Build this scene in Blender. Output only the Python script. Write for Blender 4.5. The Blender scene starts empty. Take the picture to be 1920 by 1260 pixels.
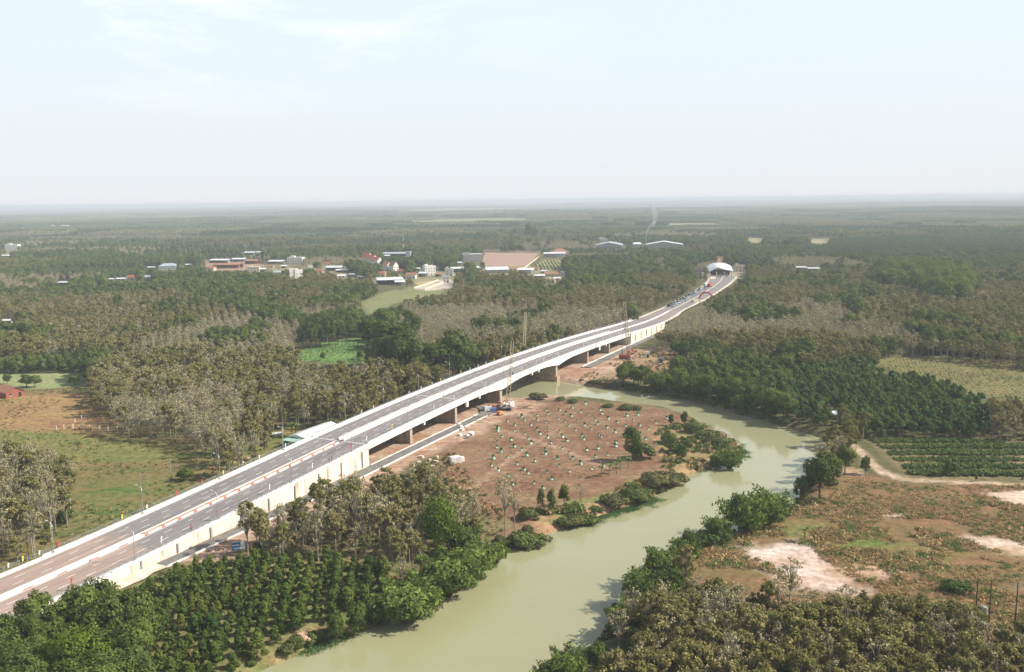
import bpy, math, random
import numpy as np
from mathutils import Vector, Matrix, Euler

# ------------------------------------------------------------------ scene, camera, light
SC = bpy.context.scene
COL = SC.collection
W0, H0, FPX, CAMH, YHOR = 1920.0, 1260.0, 1700.0, 94.0, 375.0
PITCH = math.atan((H0/2-YHOR)/FPX); ROLL = math.atan(.012)
_fw = np.array([0, math.cos(PITCH), -math.sin(PITCH)])
_u0 = np.array([0, math.sin(PITCH), math.cos(PITCH)]); _r0 = np.array([1., 0, 0])
_rt = _r0*math.cos(ROLL)-_u0*math.sin(ROLL); _up = _u0*math.cos(ROLL)+_r0*math.sin(ROLL)
cam_d = bpy.data.cameras.new('camera'); cam = bpy.data.objects.new('camera', cam_d); COL.objects.link(cam)
cam_d.sensor_width = 36; cam_d.lens = FPX/W0*36; cam_d.clip_start = 1; cam_d.clip_end = 90000
m = Matrix(((_rt[0], _up[0], -_fw[0]), (_rt[1], _up[1], -_fw[1]), (_rt[2], _up[2], -_fw[2])))
cam.matrix_world = Matrix.Translation((0, 0, CAMH)) @ m.to_4x4()
SC.camera = cam
SUN_EL, SUN_AZ = math.radians(40), math.radians(90)
sun_d = bpy.data.lights.new('sun', 'SUN'); sun = bpy.data.objects.new('sun', sun_d); COL.objects.link(sun)
sun_d.energy = 5.0; sun_d.angle = math.radians(.5); sun_d.color = (1, .94, .84)
sun.rotation_euler = (0, math.pi/2-SUN_EL, 0); sun.location = (200, 0, 200)
SC.view_settings.view_transform = 'Standard'; SC.view_settings.look = 'None'
SC.view_settings.exposure = 0.55; SC.view_settings.gamma = 1
SC.view_settings.use_curve_mapping = False
cy = SC.cycles
cy.max_bounces = 5; cy.diffuse_bounces = 2; cy.glossy_bounces = 2; cy.transmission_bounces = 2
cy.transparent_max_bounces = 6; cy.volume_bounces = 0; cy.caustics_reflective = False; cy.caustics_refractive = False
cy.use_adaptive_sampling = True; cy.adaptive_threshold = 0.02
wd = bpy.data.worlds.new('World'); SC.world = wd; wd.use_nodes = True
nt = wd.node_tree; nt.nodes.clear()
def N(nt, t, **k):
    n = nt.nodes.new(t)
    for a, b in k.items(): setattr(n, a, b)
    return n
def L(nt, a, b): nt.links.new(a, b)
sky = N(nt, 'ShaderNodeTexSky', sky_type='NISHITA', sun_disc=False, sun_elevation=SUN_EL, sun_rotation=SUN_AZ,
        altitude=50, air_density=1.0, dust_density=3.0, ozone_density=1.0)
bg = N(nt, 'ShaderNodeBackground'); out = N(nt, 'ShaderNodeOutputWorld')
tc = N(nt, 'ShaderNodeTexCoord'); mp = N(nt, 'ShaderNodeMapping'); mp.inputs['Scale'].default_value = (1.6, 1.6, 5.2)
nz = N(nt, 'ShaderNodeTexNoise'); nz.inputs['Scale'].default_value = 1.7; nz.inputs['Detail'].default_value = 9; nz.inputs['Roughness'].default_value = .6
nz.inputs['Distortion'].default_value = .5
rp = N(nt, 'ShaderNodeMapRange'); rp.inputs[1].default_value = .51; rp.inputs[2].default_value = .68
sx = N(nt, 'ShaderNodeSeparateXYZ'); L(nt, tc.outputs['Generated'], sx.inputs[0])
el = N(nt, 'ShaderNodeMapRange'); el.inputs[1].default_value = .085; el.inputs[2].default_value = .17; L(nt, sx.outputs[2], el.inputs[0])
lf = N(nt, 'ShaderNodeMapRange'); lf.inputs[1].default_value = .12; lf.inputs[2].default_value = -.35; L(nt, sx.outputs[0], lf.inputs[0])
mu = N(nt, 'ShaderNodeMath', operation='MULTIPLY'); mu2 = N(nt, 'ShaderNodeMath', operation='MULTIPLY')
L(nt, tc.outputs['Generated'], mp.inputs[0]); L(nt, mp.outputs[0], nz.inputs['Vector']); L(nt, nz.outputs[0], rp.inputs[0])
L(nt, rp.outputs[0], mu.inputs[0]); L(nt, el.outputs[0], mu.inputs[1]); L(nt, mu.outputs[0], mu2.inputs[0]); L(nt, lf.outputs[0], mu2.inputs[1])
# high thin cirrus veil that pales the whole sky, plus brighter wisps of cloud
vr = N(nt, 'ShaderNodeMapRange', interpolation_type='SMOOTHSTEP'); vr.inputs[1].default_value = .20; vr.inputs[2].default_value = .50; vr.inputs[3].default_value = .94; vr.inputs[4].default_value = .10; L(nt, sx.outputs[2], vr.inputs[0])
vg = N(nt, 'ShaderNodeMapRange'); vg.inputs[1].default_value = .0; vg.inputs[2].default_value = .16; L(nt, sx.outputs[2], vg.inputs[0])
vc = N(nt, 'ShaderNodeMixRGB'); vc.inputs['Color1'].default_value = (6.8, 6.95, 7.15, 1); vc.inputs['Color2'].default_value = (6.6, 7.45, 8.0, 1); L(nt, vg.outputs[0], vc.inputs['Fac'])
veil = N(nt, 'ShaderNodeMixRGB'); L(nt, vr.outputs[0], veil.inputs['Fac']); L(nt, vc.outputs[0], veil.inputs['Color2'])
L(nt, sky.outputs[0], veil.inputs['Color1'])
mx = N(nt, 'ShaderNodeMixRGB'); mx.inputs['Color2'].default_value = (9.4, 9.5, 9.7, 1)
L(nt, mu2.outputs[0], mx.inputs['Fac']); L(nt, veil.outputs[0], mx.inputs['Color1']); L(nt, mx.outputs[0], bg.inputs['Color'])
bg.inputs['Strength'].default_value = .09
L(nt, bg.outputs[0], out.inputs['Surface'])

# ------------------------------------------------------------------ pixel <-> place helpers (photo pixels, 1920 x 1260)
def ray(x, y): return _fw*FPX+_rt*(x-960)-_up*(y-630)
def G(x, y, z=0.):
    d = ray(x, y); t = (z-CAMH)/d[2]; return float(d[0]*t), float(d[1]*t)
def PR(X, Y, Z):
    X, Y, Z = np.asarray(X, float), np.asarray(Y, float), np.asarray(Z, float)-CAMH
    X, Y, Z = np.broadcast_arrays(X, Y, Z)
    c = Y*_fw[1]+Z*_fw[2]; c = np.where(c < 1, 1, c)
    return 960+FPX*(X*_rt[0]+Y*_rt[1]+Z*_rt[2])/c, 630-FPX*(X*_up[0]+Y*_up[1]+Z*_up[2])/c
def inpoly(px, py, poly):
    px, py = np.asarray(px, float), np.asarray(py, float)
    r = np.zeros(px.shape, bool); n = len(poly); j = n-1
    for i in range(n):
        xi, yi = poly[i]; xj, yj = poly[j]
        if yi != yj:
            c = ((yi > py) != (yj > py)) & (px < (xj-xi)*(py-yi)/(yj-yi)+xi); r ^= c
        j = i
    return r
def segdist(px, py, pts, closed=True):
    d = np.full(np.shape(px), 1e9); n = len(pts)
    for i in range(n if closed else n-1):
        ax, ay = pts[i]; bx, by = pts[(i+1) % n]; vx, vy = bx-ax, by-ay; l2 = vx*vx+vy*vy+1e-9
        t = np.clip(((px-ax)*vx+(py-ay)*vy)/l2, 0, 1)
        d = np.minimum(d, np.hypot(px-ax-t*vx, py-ay-t*vy))
    return d
def vnoise(x, y, s, seed=0):
    x = np.asarray(x, float)/s+seed*17.13; y = np.asarray(y, float)/s+seed*9.71
    xi = np.floor(x); yi = np.floor(y); fx = x-xi; fy = y-yi; fx = fx*fx*(3-2*fx); fy = fy*fy*(3-2*fy)
    def h(a, b):
        v = np.sin(a*127.1+b*311.7+seed*3.3)*43758.5453; return v-np.floor(v)
    return (h(xi, yi)*(1-fx)+h(xi+1, yi)*fx)*(1-fy)+(h(xi, yi+1)*(1-fx)+h(xi+1, yi+1)*fx)*fy

# ------------------------------------------------------------------ meshes, objects
def tag(o, label=None, cat=None, group=None, kind=None):
    if label: o['label'] = label
    if cat: o['category'] = cat
    if group: o['group'] = group
    if kind: o['kind'] = kind
    return o
class MB:
    def __init__(s): s.v = []; s.f = []; s.m = []; s.n = 0
    def add(s, v, f, mi=0):
        s.v.extend([tuple(map(float, q)) for q in v]); s.f.extend([tuple(i+s.n for i in q) for q in f]); s.m.extend([mi]*len(f)); s.n += len(v)
    def box(s, c, d, rz=0., mi=0, tx=1., ty=1.):
        x, y, z = d[0]/2, d[1]/2, d[2]/2; ca, sa = math.cos(rz), math.sin(rz); v = []
        for kz in (-1, 1):
            for a, b in ((-1, -1), (1, -1), (1, 1), (-1, 1)):
                px, py = a*x*(tx if kz > 0 else 1), b*y*(ty if kz > 0 else 1)
                v.append((c[0]+px*ca-py*sa, c[1]+px*sa+py*ca, c[2]+kz*z))
        s.add(v, [(3, 2, 1, 0), (4, 5, 6, 7), (0, 1, 5, 4), (1, 2, 6, 5), (2, 3, 7, 6), (3, 0, 4, 7)], mi)
    def tube(s, pts, rad, n=6, mi=0, cap=True):
        pts = [Vector(p) for p in pts]; rings = []
        for i, p in enumerate(pts):
            d = (pts[min(i+1, len(pts)-1)]-pts[max(i-1, 0)]).normalized()
            a = d.orthogonal().normalized(); 
            if abs(d.z) > .6: a = (Vector((1, 0, 0))-d*d.x).normalized()
            b = d.cross(a); r = rad[i] if isinstance(rad, (list, tuple)) else rad
            rings.append([p+(a*math.cos(2*math.pi*k/n)+b*math.sin(2*math.pi*k/n))*r for k in range(n)])
        v = [q for r in rings for q in r]; f = []
        for i in range(len(pts)-1):
            for k in range(n): f.append((i*n+k, i*n+(k+1) % n, (i+1)*n+(k+1) % n, (i+1)*n+k))
        if cap: f.append(tuple(range(n))[::-1]); f.append(tuple((len(pts)-1)*n+k for k in range(n)))
        s.add(v, f, mi)
    def prism(s, poly, z0, z1, mi=0):
        n = len(poly); v = [(x, y, z0) for x, y in poly]+[(x, y, z1) for x, y in poly]
        s.add(v, [tuple(range(n))[::-1], tuple(range(n, 2*n))]+[(i, (i+1) % n, n+(i+1) % n, n+i) for i in range(n)], mi)
    def build(s, name, mats, parent=None, loc=(0, 0, 0), rz=0., smooth=False):
        me = bpy.data.meshes.new(name); me.from_pydata(s.v, [], s.f)
        if not isinstance(mats, (list, tuple)): mats = [mats]
        for q in mats: me.materials.append(q)
        if len(mats) > 1: me.polygons.foreach_set('material_index', s.m)
        if smooth: me.polygons.foreach_set('use_smooth', [True]*len(s.f))
        me.update(); o = bpy.data.objects.new(name, me); COL.objects.link(o)
        o.location = loc; o.rotation_euler = (0, 0, rz)
        if parent: o.parent = parent
        return o
def mesh_np(name, V, Fq, mats, smooth=False):
    """V (n,3), Fq (m,4) quads"""
    me = bpy.data.meshes.new(name); me.vertices.add(len(V)); me.vertices.foreach_set('co', np.asarray(V, np.float32).ravel())
    k = Fq.shape[1]; me.loops.add(Fq.size); me.loops.foreach_set('vertex_index', Fq.astype(np.int32).ravel())
    me.polygons.add(len(Fq)); me.polygons.foreach_set('loop_start', (np.arange(len(Fq))*k).astype(np.int32))
    for q in (mats if isinstance(mats, (list, tuple)) else [mats]): me.materials.append(q)
    if smooth: me.polygons.foreach_set('use_smooth', np.ones(len(Fq), bool))
    me.update(calc_edges=True); return me
def empty(name, loc, rz=0., sc=1., **k):
    o = bpy.data.objects.new(name, None); COL.objects.link(o); o.location = loc; o.rotation_euler = (0, 0, rz)
    o.scale = (sc, sc, sc) if not isinstance(sc, tuple) else sc; o.empty_display_size = .5; return tag(o, **k)
def copy_tree(o, parent=None):
    c = o.copy(); COL.objects.link(c); c.parent = parent
    for ch in KIDS.get(o.name, []):
        d = ch.copy(); COL.objects.link(d); d.parent = c
        for g in KIDS.get(ch.name, []):
            e = g.copy(); COL.objects.link(e); e.parent = d
    return c
KIDS = {}
def reg(o):
    """remember the children of a prototype for copy_tree"""
    def r(p):
        KIDS[p.name] = list(p.children)
        for q in p.children: r(q)
    bpy.context.view_layer.update(); r(o); return o

# ------------------------------------------------------------------ materials
def newmat(name):
    mt = bpy.data.materials.new(name); mt.use_nodes = True; t = mt.node_tree; t.nodes.clear()
    return mt, t, N(t, 'ShaderNodeOutputMaterial')
def surf(name, c1, c2=None, scale=1., rough=.7, detail=4, bump=0., metal=0., lo=.35, hi=.65, spec=.3, coords='Object', stretch=None):
    mt, t, o = newmat(name); b = N(t, 'ShaderNodeBsdfPrincipled'); L(t, b.outputs[0], o.inputs[0])
    b.inputs['Roughness'].default_value = rough; b.inputs['Metallic'].default_value = metal; b.inputs['Specular IOR Level'].default_value = spec
    c2 = c2 or tuple(x*.75 for x in c1)
    tcn = N(t, 'ShaderNodeTexCoord'); n = N(t, 'ShaderNodeTexNoise'); n.inputs['Scale'].default_value = scale; n.inputs['Detail'].default_value = detail
    if stretch: mp_ = N(t, 'ShaderNodeMapping'); mp_.inputs['Scale'].default_value = stretch; L(t, tcn.outputs[coords], mp_.inputs[0]); L(t, mp_.outputs[0], n.inputs['Vector'])
    else: L(t, tcn.outputs[coords], n.inputs['Vector'])
    r = N(t, 'ShaderNodeMapRange'); r.inputs[1].default_value = lo; r.inputs[2].default_value = hi; L(t, n.outputs[0], r.inputs[0])
    x = N(t, 'ShaderNodeMixRGB'); x.inputs['Color1'].default_value = (*c1, 1); x.inputs['Color2'].default_value = (*c2, 1)
    L(t, r.outputs[0], x.inputs['Fac']); L(t, x.outputs[0], b.inputs['Base Color'])
    if bump:
        bp = N(t, 'ShaderNodeBump'); bp.inputs['Strength'].default_value = bump; L(t, n.outputs[0], bp.inputs['Height']); L(t, bp.outputs[0], b.inputs['Normal'])
    return mt
def leafmat(name, c1, c2, c3, trans=.25, locscale=.012):
    """foliage: tint changes slowly over the land (noise at the tree's place), from tree to tree and from leaf spray to leaf spray"""
    mt, t, o = newmat(name)
    oi = N(t, 'ShaderNodeObjectInfo'); ge = N(t, 'ShaderNodeNewGeometry')
    n = N(t, 'ShaderNodeTexNoise'); n.inputs['Scale'].default_value = locscale; n.inputs['Detail'].default_value = 2; L(t, oi.outputs['Location'], n.inputs['Vector'])
    n.inputs['Detail'].default_value = 4; n.inputs['Roughness'].default_value = .65
    r = N(t, 'ShaderNodeMapRange'); r.inputs[1].default_value = .40; r.inputs[2].default_value = .60; L(t, n.outputs[0], r.inputs[0])
    x = N(t, 'ShaderNodeMixRGB'); x.inputs['Color1'].default_value = (*c1, 1); x.inputs['Color2'].default_value = (*c2, 1); L(t, r.outputs[0], x.inputs['Fac'])
    x2 = N(t, 'ShaderNodeMixRGB'); x2.inputs['Color2'].default_value = (*c3, 1); L(t, x.outputs[0], x2.inputs['Color1'])
    m1 = N(t, 'ShaderNodeMath', operation='POWER'); m1.inputs[1].default_value = 1.6; L(t, oi.outputs['Random'], m1.inputs[0]); 
    m1b = N(t, 'ShaderNodeMath', operation='MULTIPLY'); m1b.inputs[1].default_value = .7; L(t, m1.outputs[0], m1b.inputs[0]); L(t, m1b.outputs[0], x2.inputs['Fac'])
    m2 = N(t, 'ShaderNodeMapRange'); m2.inputs[3].default_value = .6; m2.inputs[4].default_value = 1.45; L(t, ge.outputs['Random Per Island'], m2.inputs[0])
    x3 = N(t, 'ShaderNodeMixRGB', blend_type='MULTIPLY'); x3.inputs['Fac'].default_value = 1; L(t, x2.outputs[0], x3.inputs['Color1']); L(t, m2.outputs[0], x3.inputs['Color2'])
    d = N(t, 'ShaderNodeBsdfDiffuse'); tr = N(t, 'ShaderNodeBsdfTranslucent'); ms = N(t, 'ShaderNodeMixShader'); ms.inputs[0].default_value = trans
    L(t, x3.outputs[0], d.inputs[0]); L(t, x3.outputs[0], tr.inputs[0]); L(t, d.outputs[0], ms.inputs[1]); L(t, tr.outputs[0], ms.inputs[2]); L(t, ms.outputs[0], o.inputs[0])
    return mt
M = dict(
 white=surf('white_concrete', (.68, .66, .62), (.47, .44, .39), .35, .8, detail=8, lo=.5, hi=.75, stretch=(1, 1, .35)),
 whitep=surf('white_paint', (.80, .78, .74), (.70, .67, .62), 1.5, .6),
 redp=surf('red_paint', (.40, .08, .06), (.48, .22, .18), 2., .6),
 wall=surf('stained_wall', (.66, .60, .50), (.28, .23, .17), .45, .9, detail=9, lo=.50, hi=.74, stretch=(1, 1, .22)),
 pier=surf('pier_concrete', (.44, .37, .30), (.26, .20, .15), .5, .9, detail=8, stretch=(1, 1, .3)),
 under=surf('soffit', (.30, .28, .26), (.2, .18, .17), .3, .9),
 rail=surf('galvanised_rail', (.34, .36, .36), None, 3, .45, metal=.4),
 steel=surf('lamp_steel', (.42, .43, .42), None, 3, .4, metal=.5),
 lampw=surf('lamp_head', (.6, .6, .58), None, 3, .5),
 svc=surf('service_asphalt', (.12, .12, .115), (.19, .175, .155), .25, .9, detail=8),
 apron=surf('beige_gravel', (.62, .56, .46), (.48, .40, .30), .3, .95, detail=8),
 soil=surf('red_soil', (.34, .19, .12), (.45, .33, .24), .5, .95, detail=8, bump=.4),
 bark=surf('pale_bark', (.36, .31, .24), (.20, .17, .13), 2., .9),
 dbark=surf('dark_bark', (.12, .09, .06), (.07, .05, .035), 2., .9),
 culm=surf('bamboo_culm', (.20, .22, .08), (.13, .13, .05), 2., .7),
 hwhite=surf('white_render', (.72, .70, .66), (.60, .57, .52), .6, .8),
 hcream=surf('cream_render', (.62, .54, .40), (.52, .44, .32), .6, .8),
 hgrey=surf('grey_block', (.34, .33, .31), (.25, .24, .22), .6, .9),
 tile=surf('red_roof_tile', (.36, .10, .055), (.26, .08, .05), 1.2, .8),
 tin=surf('pale_tin_roof', (.66, .69, .71), (.50, .50, .49), .35, .45, metal=.1, lo=.4, hi=.75),
 tinb=surf('blue_grey_tin', (.38, .44, .47), (.28, .32, .34), .4, .5),
 rust=surf('rusty_tin', (.34, .17, .10), (.24, .12, .08), .7, .8),
 green=surf('green_sheet', (.07, .22, .17), (.05, .16, .13), .7, .6),
 greenlt=surf('pale_green_sheet', (.33, .47, .38), (.25, .38, .31), .7, .6),
 brick=surf('red_brick', (.33, .11, .07), (.24, .08, .05), 2., .9),
 dark=surf('dark_opening', (.02, .022, .025), (.035, .035, .04), 2., .3),
 glass=surf('window_glass', (.05, .07, .09), (.08, .10, .12), 2., .15, spec=.6),
 tyre=surf('tyre_rubber', (.02, .02, .02), None, 3, .9),
 pole=surf('dark_pole', (.07, .055, .045), None, 2, .8),
 grey=surf('machine_grey', (.30, .31, .32), (.2, .2, .2), 2, .5),
 mred=surf('machine_red', (.50, .11, .05), (.40, .10, .06), 1.5, .5),
 morange=surf('machine_orange', (.58, .24, .08), (.45, .2, .1), 1.5, .5),
 boom=surf('boom_yellow_grey', (.48, .42, .28), (.38, .33, .24), 1.5, .6),
 blue=surf('sign_blue', (.06, .20, .42), (.08, .26, .50), .8, .5),
 skin=surf('skin', (.35, .20, .13), None, 3, .6), hair=surf('hair', (.02, .015, .012), None, 3, .6),
 cdark=surf('dark_cloth', (.03, .035, .05), None, 3, .9), cred=surf('red_cloth', (.55, .04, .03), None, 3, .8), cwhite=surf('white_cloth', (.75, .75, .74), None, 3, .8),
 cyellow=surf('yellow_cloth', (.75, .62, .06), None, 3, .8), cblue=surf('blue_cloth', (.12, .22, .45), None, 3, .8),
 sleeve=surf('green_shade_net', (.18, .42, .29), (.52, .64, .54), 1.5, .8, lo=.4, hi=.6),
 arch=surf('red_arch_fabric', (.60, .05, .03), None, 1, .5),
 redpale=surf('dusty_red_paint', (.42, .09, .07), (.5, .2, .16), 2., .8),
 sand=surf('sand_rubble', (.55, .42, .32), (.36, .24, .17), .8, .95, bump=.6, detail=8),
 wood=surf('timber', (.30, .24, .17), (.16, .12, .09), 1.5, .9),
)
M['ever'] = leafmat('evergreen_leaves', (.090, .128, .032), (.140, .172, .040), (.058, .084, .028), .28)
M['rub'] = leafmat('rubber_leaves', (.215, .198, .072), (.155, .168, .052), (.295, .240, .108), .28)
M['rubk'] = leafmat('thin_rubber_leaves', (.335, .295, .175), (.26, .24, .125), (.37, .32, .205), .2)
M['young'] = leafmat('young_leaves', (.072, .125, .038), (.105, .150, .045), (.058, .095, .034), .25)
M['orch'] = leafmat('orchard_leaves', (.042, .080, .022), (.080, .118, .025), (.15, .17, .035), .2, .05)
M['bam'] = leafmat('bamboo_leaves', (.125, .178, .042), (.165, .210, .052), (.095, .135, .036), .3, .03)
M['lime'] = leafmat('bright_leaves', (.115, .165, .024), (.135, .185, .028), (.09, .135, .024), .3)
M['bush'] = leafmat('bush_leaves', (.080, .120, .034), (.12, .145, .045), (.15, .13, .065), .25, .04)
M['banana'] = leafmat('banana_leaves', (.09, .15, .045), (.12, .18, .05), (.17, .18, .07), .3)
M['weed'] = leafmat('water_weed', (.07, .15, .045), (.10, .18, .06), (.12, .16, .06), .25, .05)
M['dry'] = leafmat('dry_grass', (.47, .34, .18), (.38, .25, .13), (.27, .24, .10), .3, .03)
M['crop'] = leafmat('crop_leaves', (.11, .17, .05), (.15, .20, .06), (.20, .22, .08), .3, .03)
M['far'] = leafmat('distant_canopy', (.095, .125, .052), (.130, .150, .062), (.070, .10, .045), .1, .0016)
M['farb'] = leafmat('distant_olive_canopy', (.185, .168, .082), (.160, .158, .072), (.21, .18, .095), .1, .0016)
M['farc'] = leafmat('distant_dark_canopy', (.045, .070, .032), (.060, .085, .036), (.04, .06, .03), .1, .0016)

# ------------------------------------------------------------------ road alignment: s along the road, u across it
AZ = math.radians(26); TS = np.array([math.sin(AZ), math.cos(AZ)]); TN = np.array([math.cos(AZ), -math.sin(AZ)])
_cs = [(0, -198.5), (600, -198.5), (660, -201), (738, -210), (870, -218), (988, -230), (1066, -243), (1200, -270)]
_zs = [(-60, 1.6), (60, 1.7), (137, 2.2), (163, 2.8), (191, 4.0), (236, 6.1), (261, 7.5), (305, 9.0), (333, 9.7), (370, 10.3), (410, 10.55), (435, 10.45), (488, 9.7), (567, 7.3), (623, 5.0), (706, 2.6), (760, 1.4), (1200, 1.0)]
def _smooth(tab, s, w=14):
    s = np.asarray(s, float); a = np.array(tab)
    return sum(np.interp(s+d, a[:, 0], a[:, 1]) for d in (-w, -w/2, 0, w/2, w))/5
def cc(s): return _smooth(_cs, s, 25)
def zr(s): return _smooth(_zs, s)
def XY(s, u=0.):
    c = cc(s)+u; return TS[0]*s+TN[0]*c, TS[1]*s+TN[1]*c
def P3(s, u, dz=0.):
    x, y = XY(s, u); return (float(x), float(y), float(zr(s))+dz)
def SU(x, y):
    s = x*TS[0]+y*TS[1]; c = x*TN[0]+y*TN[1]; return s, c-cc(s)
ROT = -AZ   # z rotation that turns +y onto the road direction
def sweep(mb, prof, s0, s1, step=4., mi=0, closed=True, absz=None):
    n = max(1, int(round((s1-s0)/step))); ss = np.linspace(s0, s1, n+1); k = len(prof); v = []
    for s in ss:
        for u, z in prof:
            x, y = XY(s, u); v.append((float(x), float(y), (float(zr(s))+z) if absz is None or z > -90 else absz))
    f = []
    for i in range(n):
        for j in range(k if closed else k-1):
            a, b = i*k+j, i*k+(j+1) % k; f.append((a, b, b+k, a+k))
    if closed: f.append(tuple(range(k))[::-1]); f.append(tuple(n*k+j for j in range(k)))
    mb.add(v, f, mi)
def s_at_px(px, u, dz=0., lo=100, hi=1000):
    ss = np.linspace(lo, hi, 3600); x, y = XY(ss, u); qx, _ = PR(x, y, zr(ss)+dz); return float(ss[np.argmin(np.abs(qx-px))])

# ------------------------------------------------------------------ land: river, field zones
WZ = -2.0
RIV_PX = [(200, 1500), (380, 1330), (480, 1262), (545, 1235), (622, 1192), (690, 1182), (745, 1150), (812, 1110), (862, 1085), (908, 1058), (950, 1026), (1012, 1006), (1110, 976), (1182, 950),
          (1228, 930), (1292, 893), (1340, 874), (1378, 868), (1392, 852), (1385, 835), (1350, 812), (1300, 783), (1250, 766), (1195, 761), (1140, 752), (1090, 747), (1050, 745), (1000, 744), (975, 750), (930, 745),
          (870, 728), (800, 706), (790, 694), (850, 700), (930, 712), (1000, 716), (1040, 713), (1068, 719), (1100, 724), (1150, 730), (1220, 740), (1290, 752), (1350, 767), (1410, 783), (1470, 800), (1542, 823),
          (1548, 848), (1530, 872), (1508, 905), (1497, 940), (1475, 965), (1400, 1000), (1310, 1012), (1275, 1035), (1225, 1075), (1180, 1105), (1140, 1150), (1140, 1190), (1095, 1218), (1030, 1246), (985, 1266), (960, 1330), (1000, 1500)]
RIV = [G(x, y, WZ) for x, y in RIV_PX]
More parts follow.
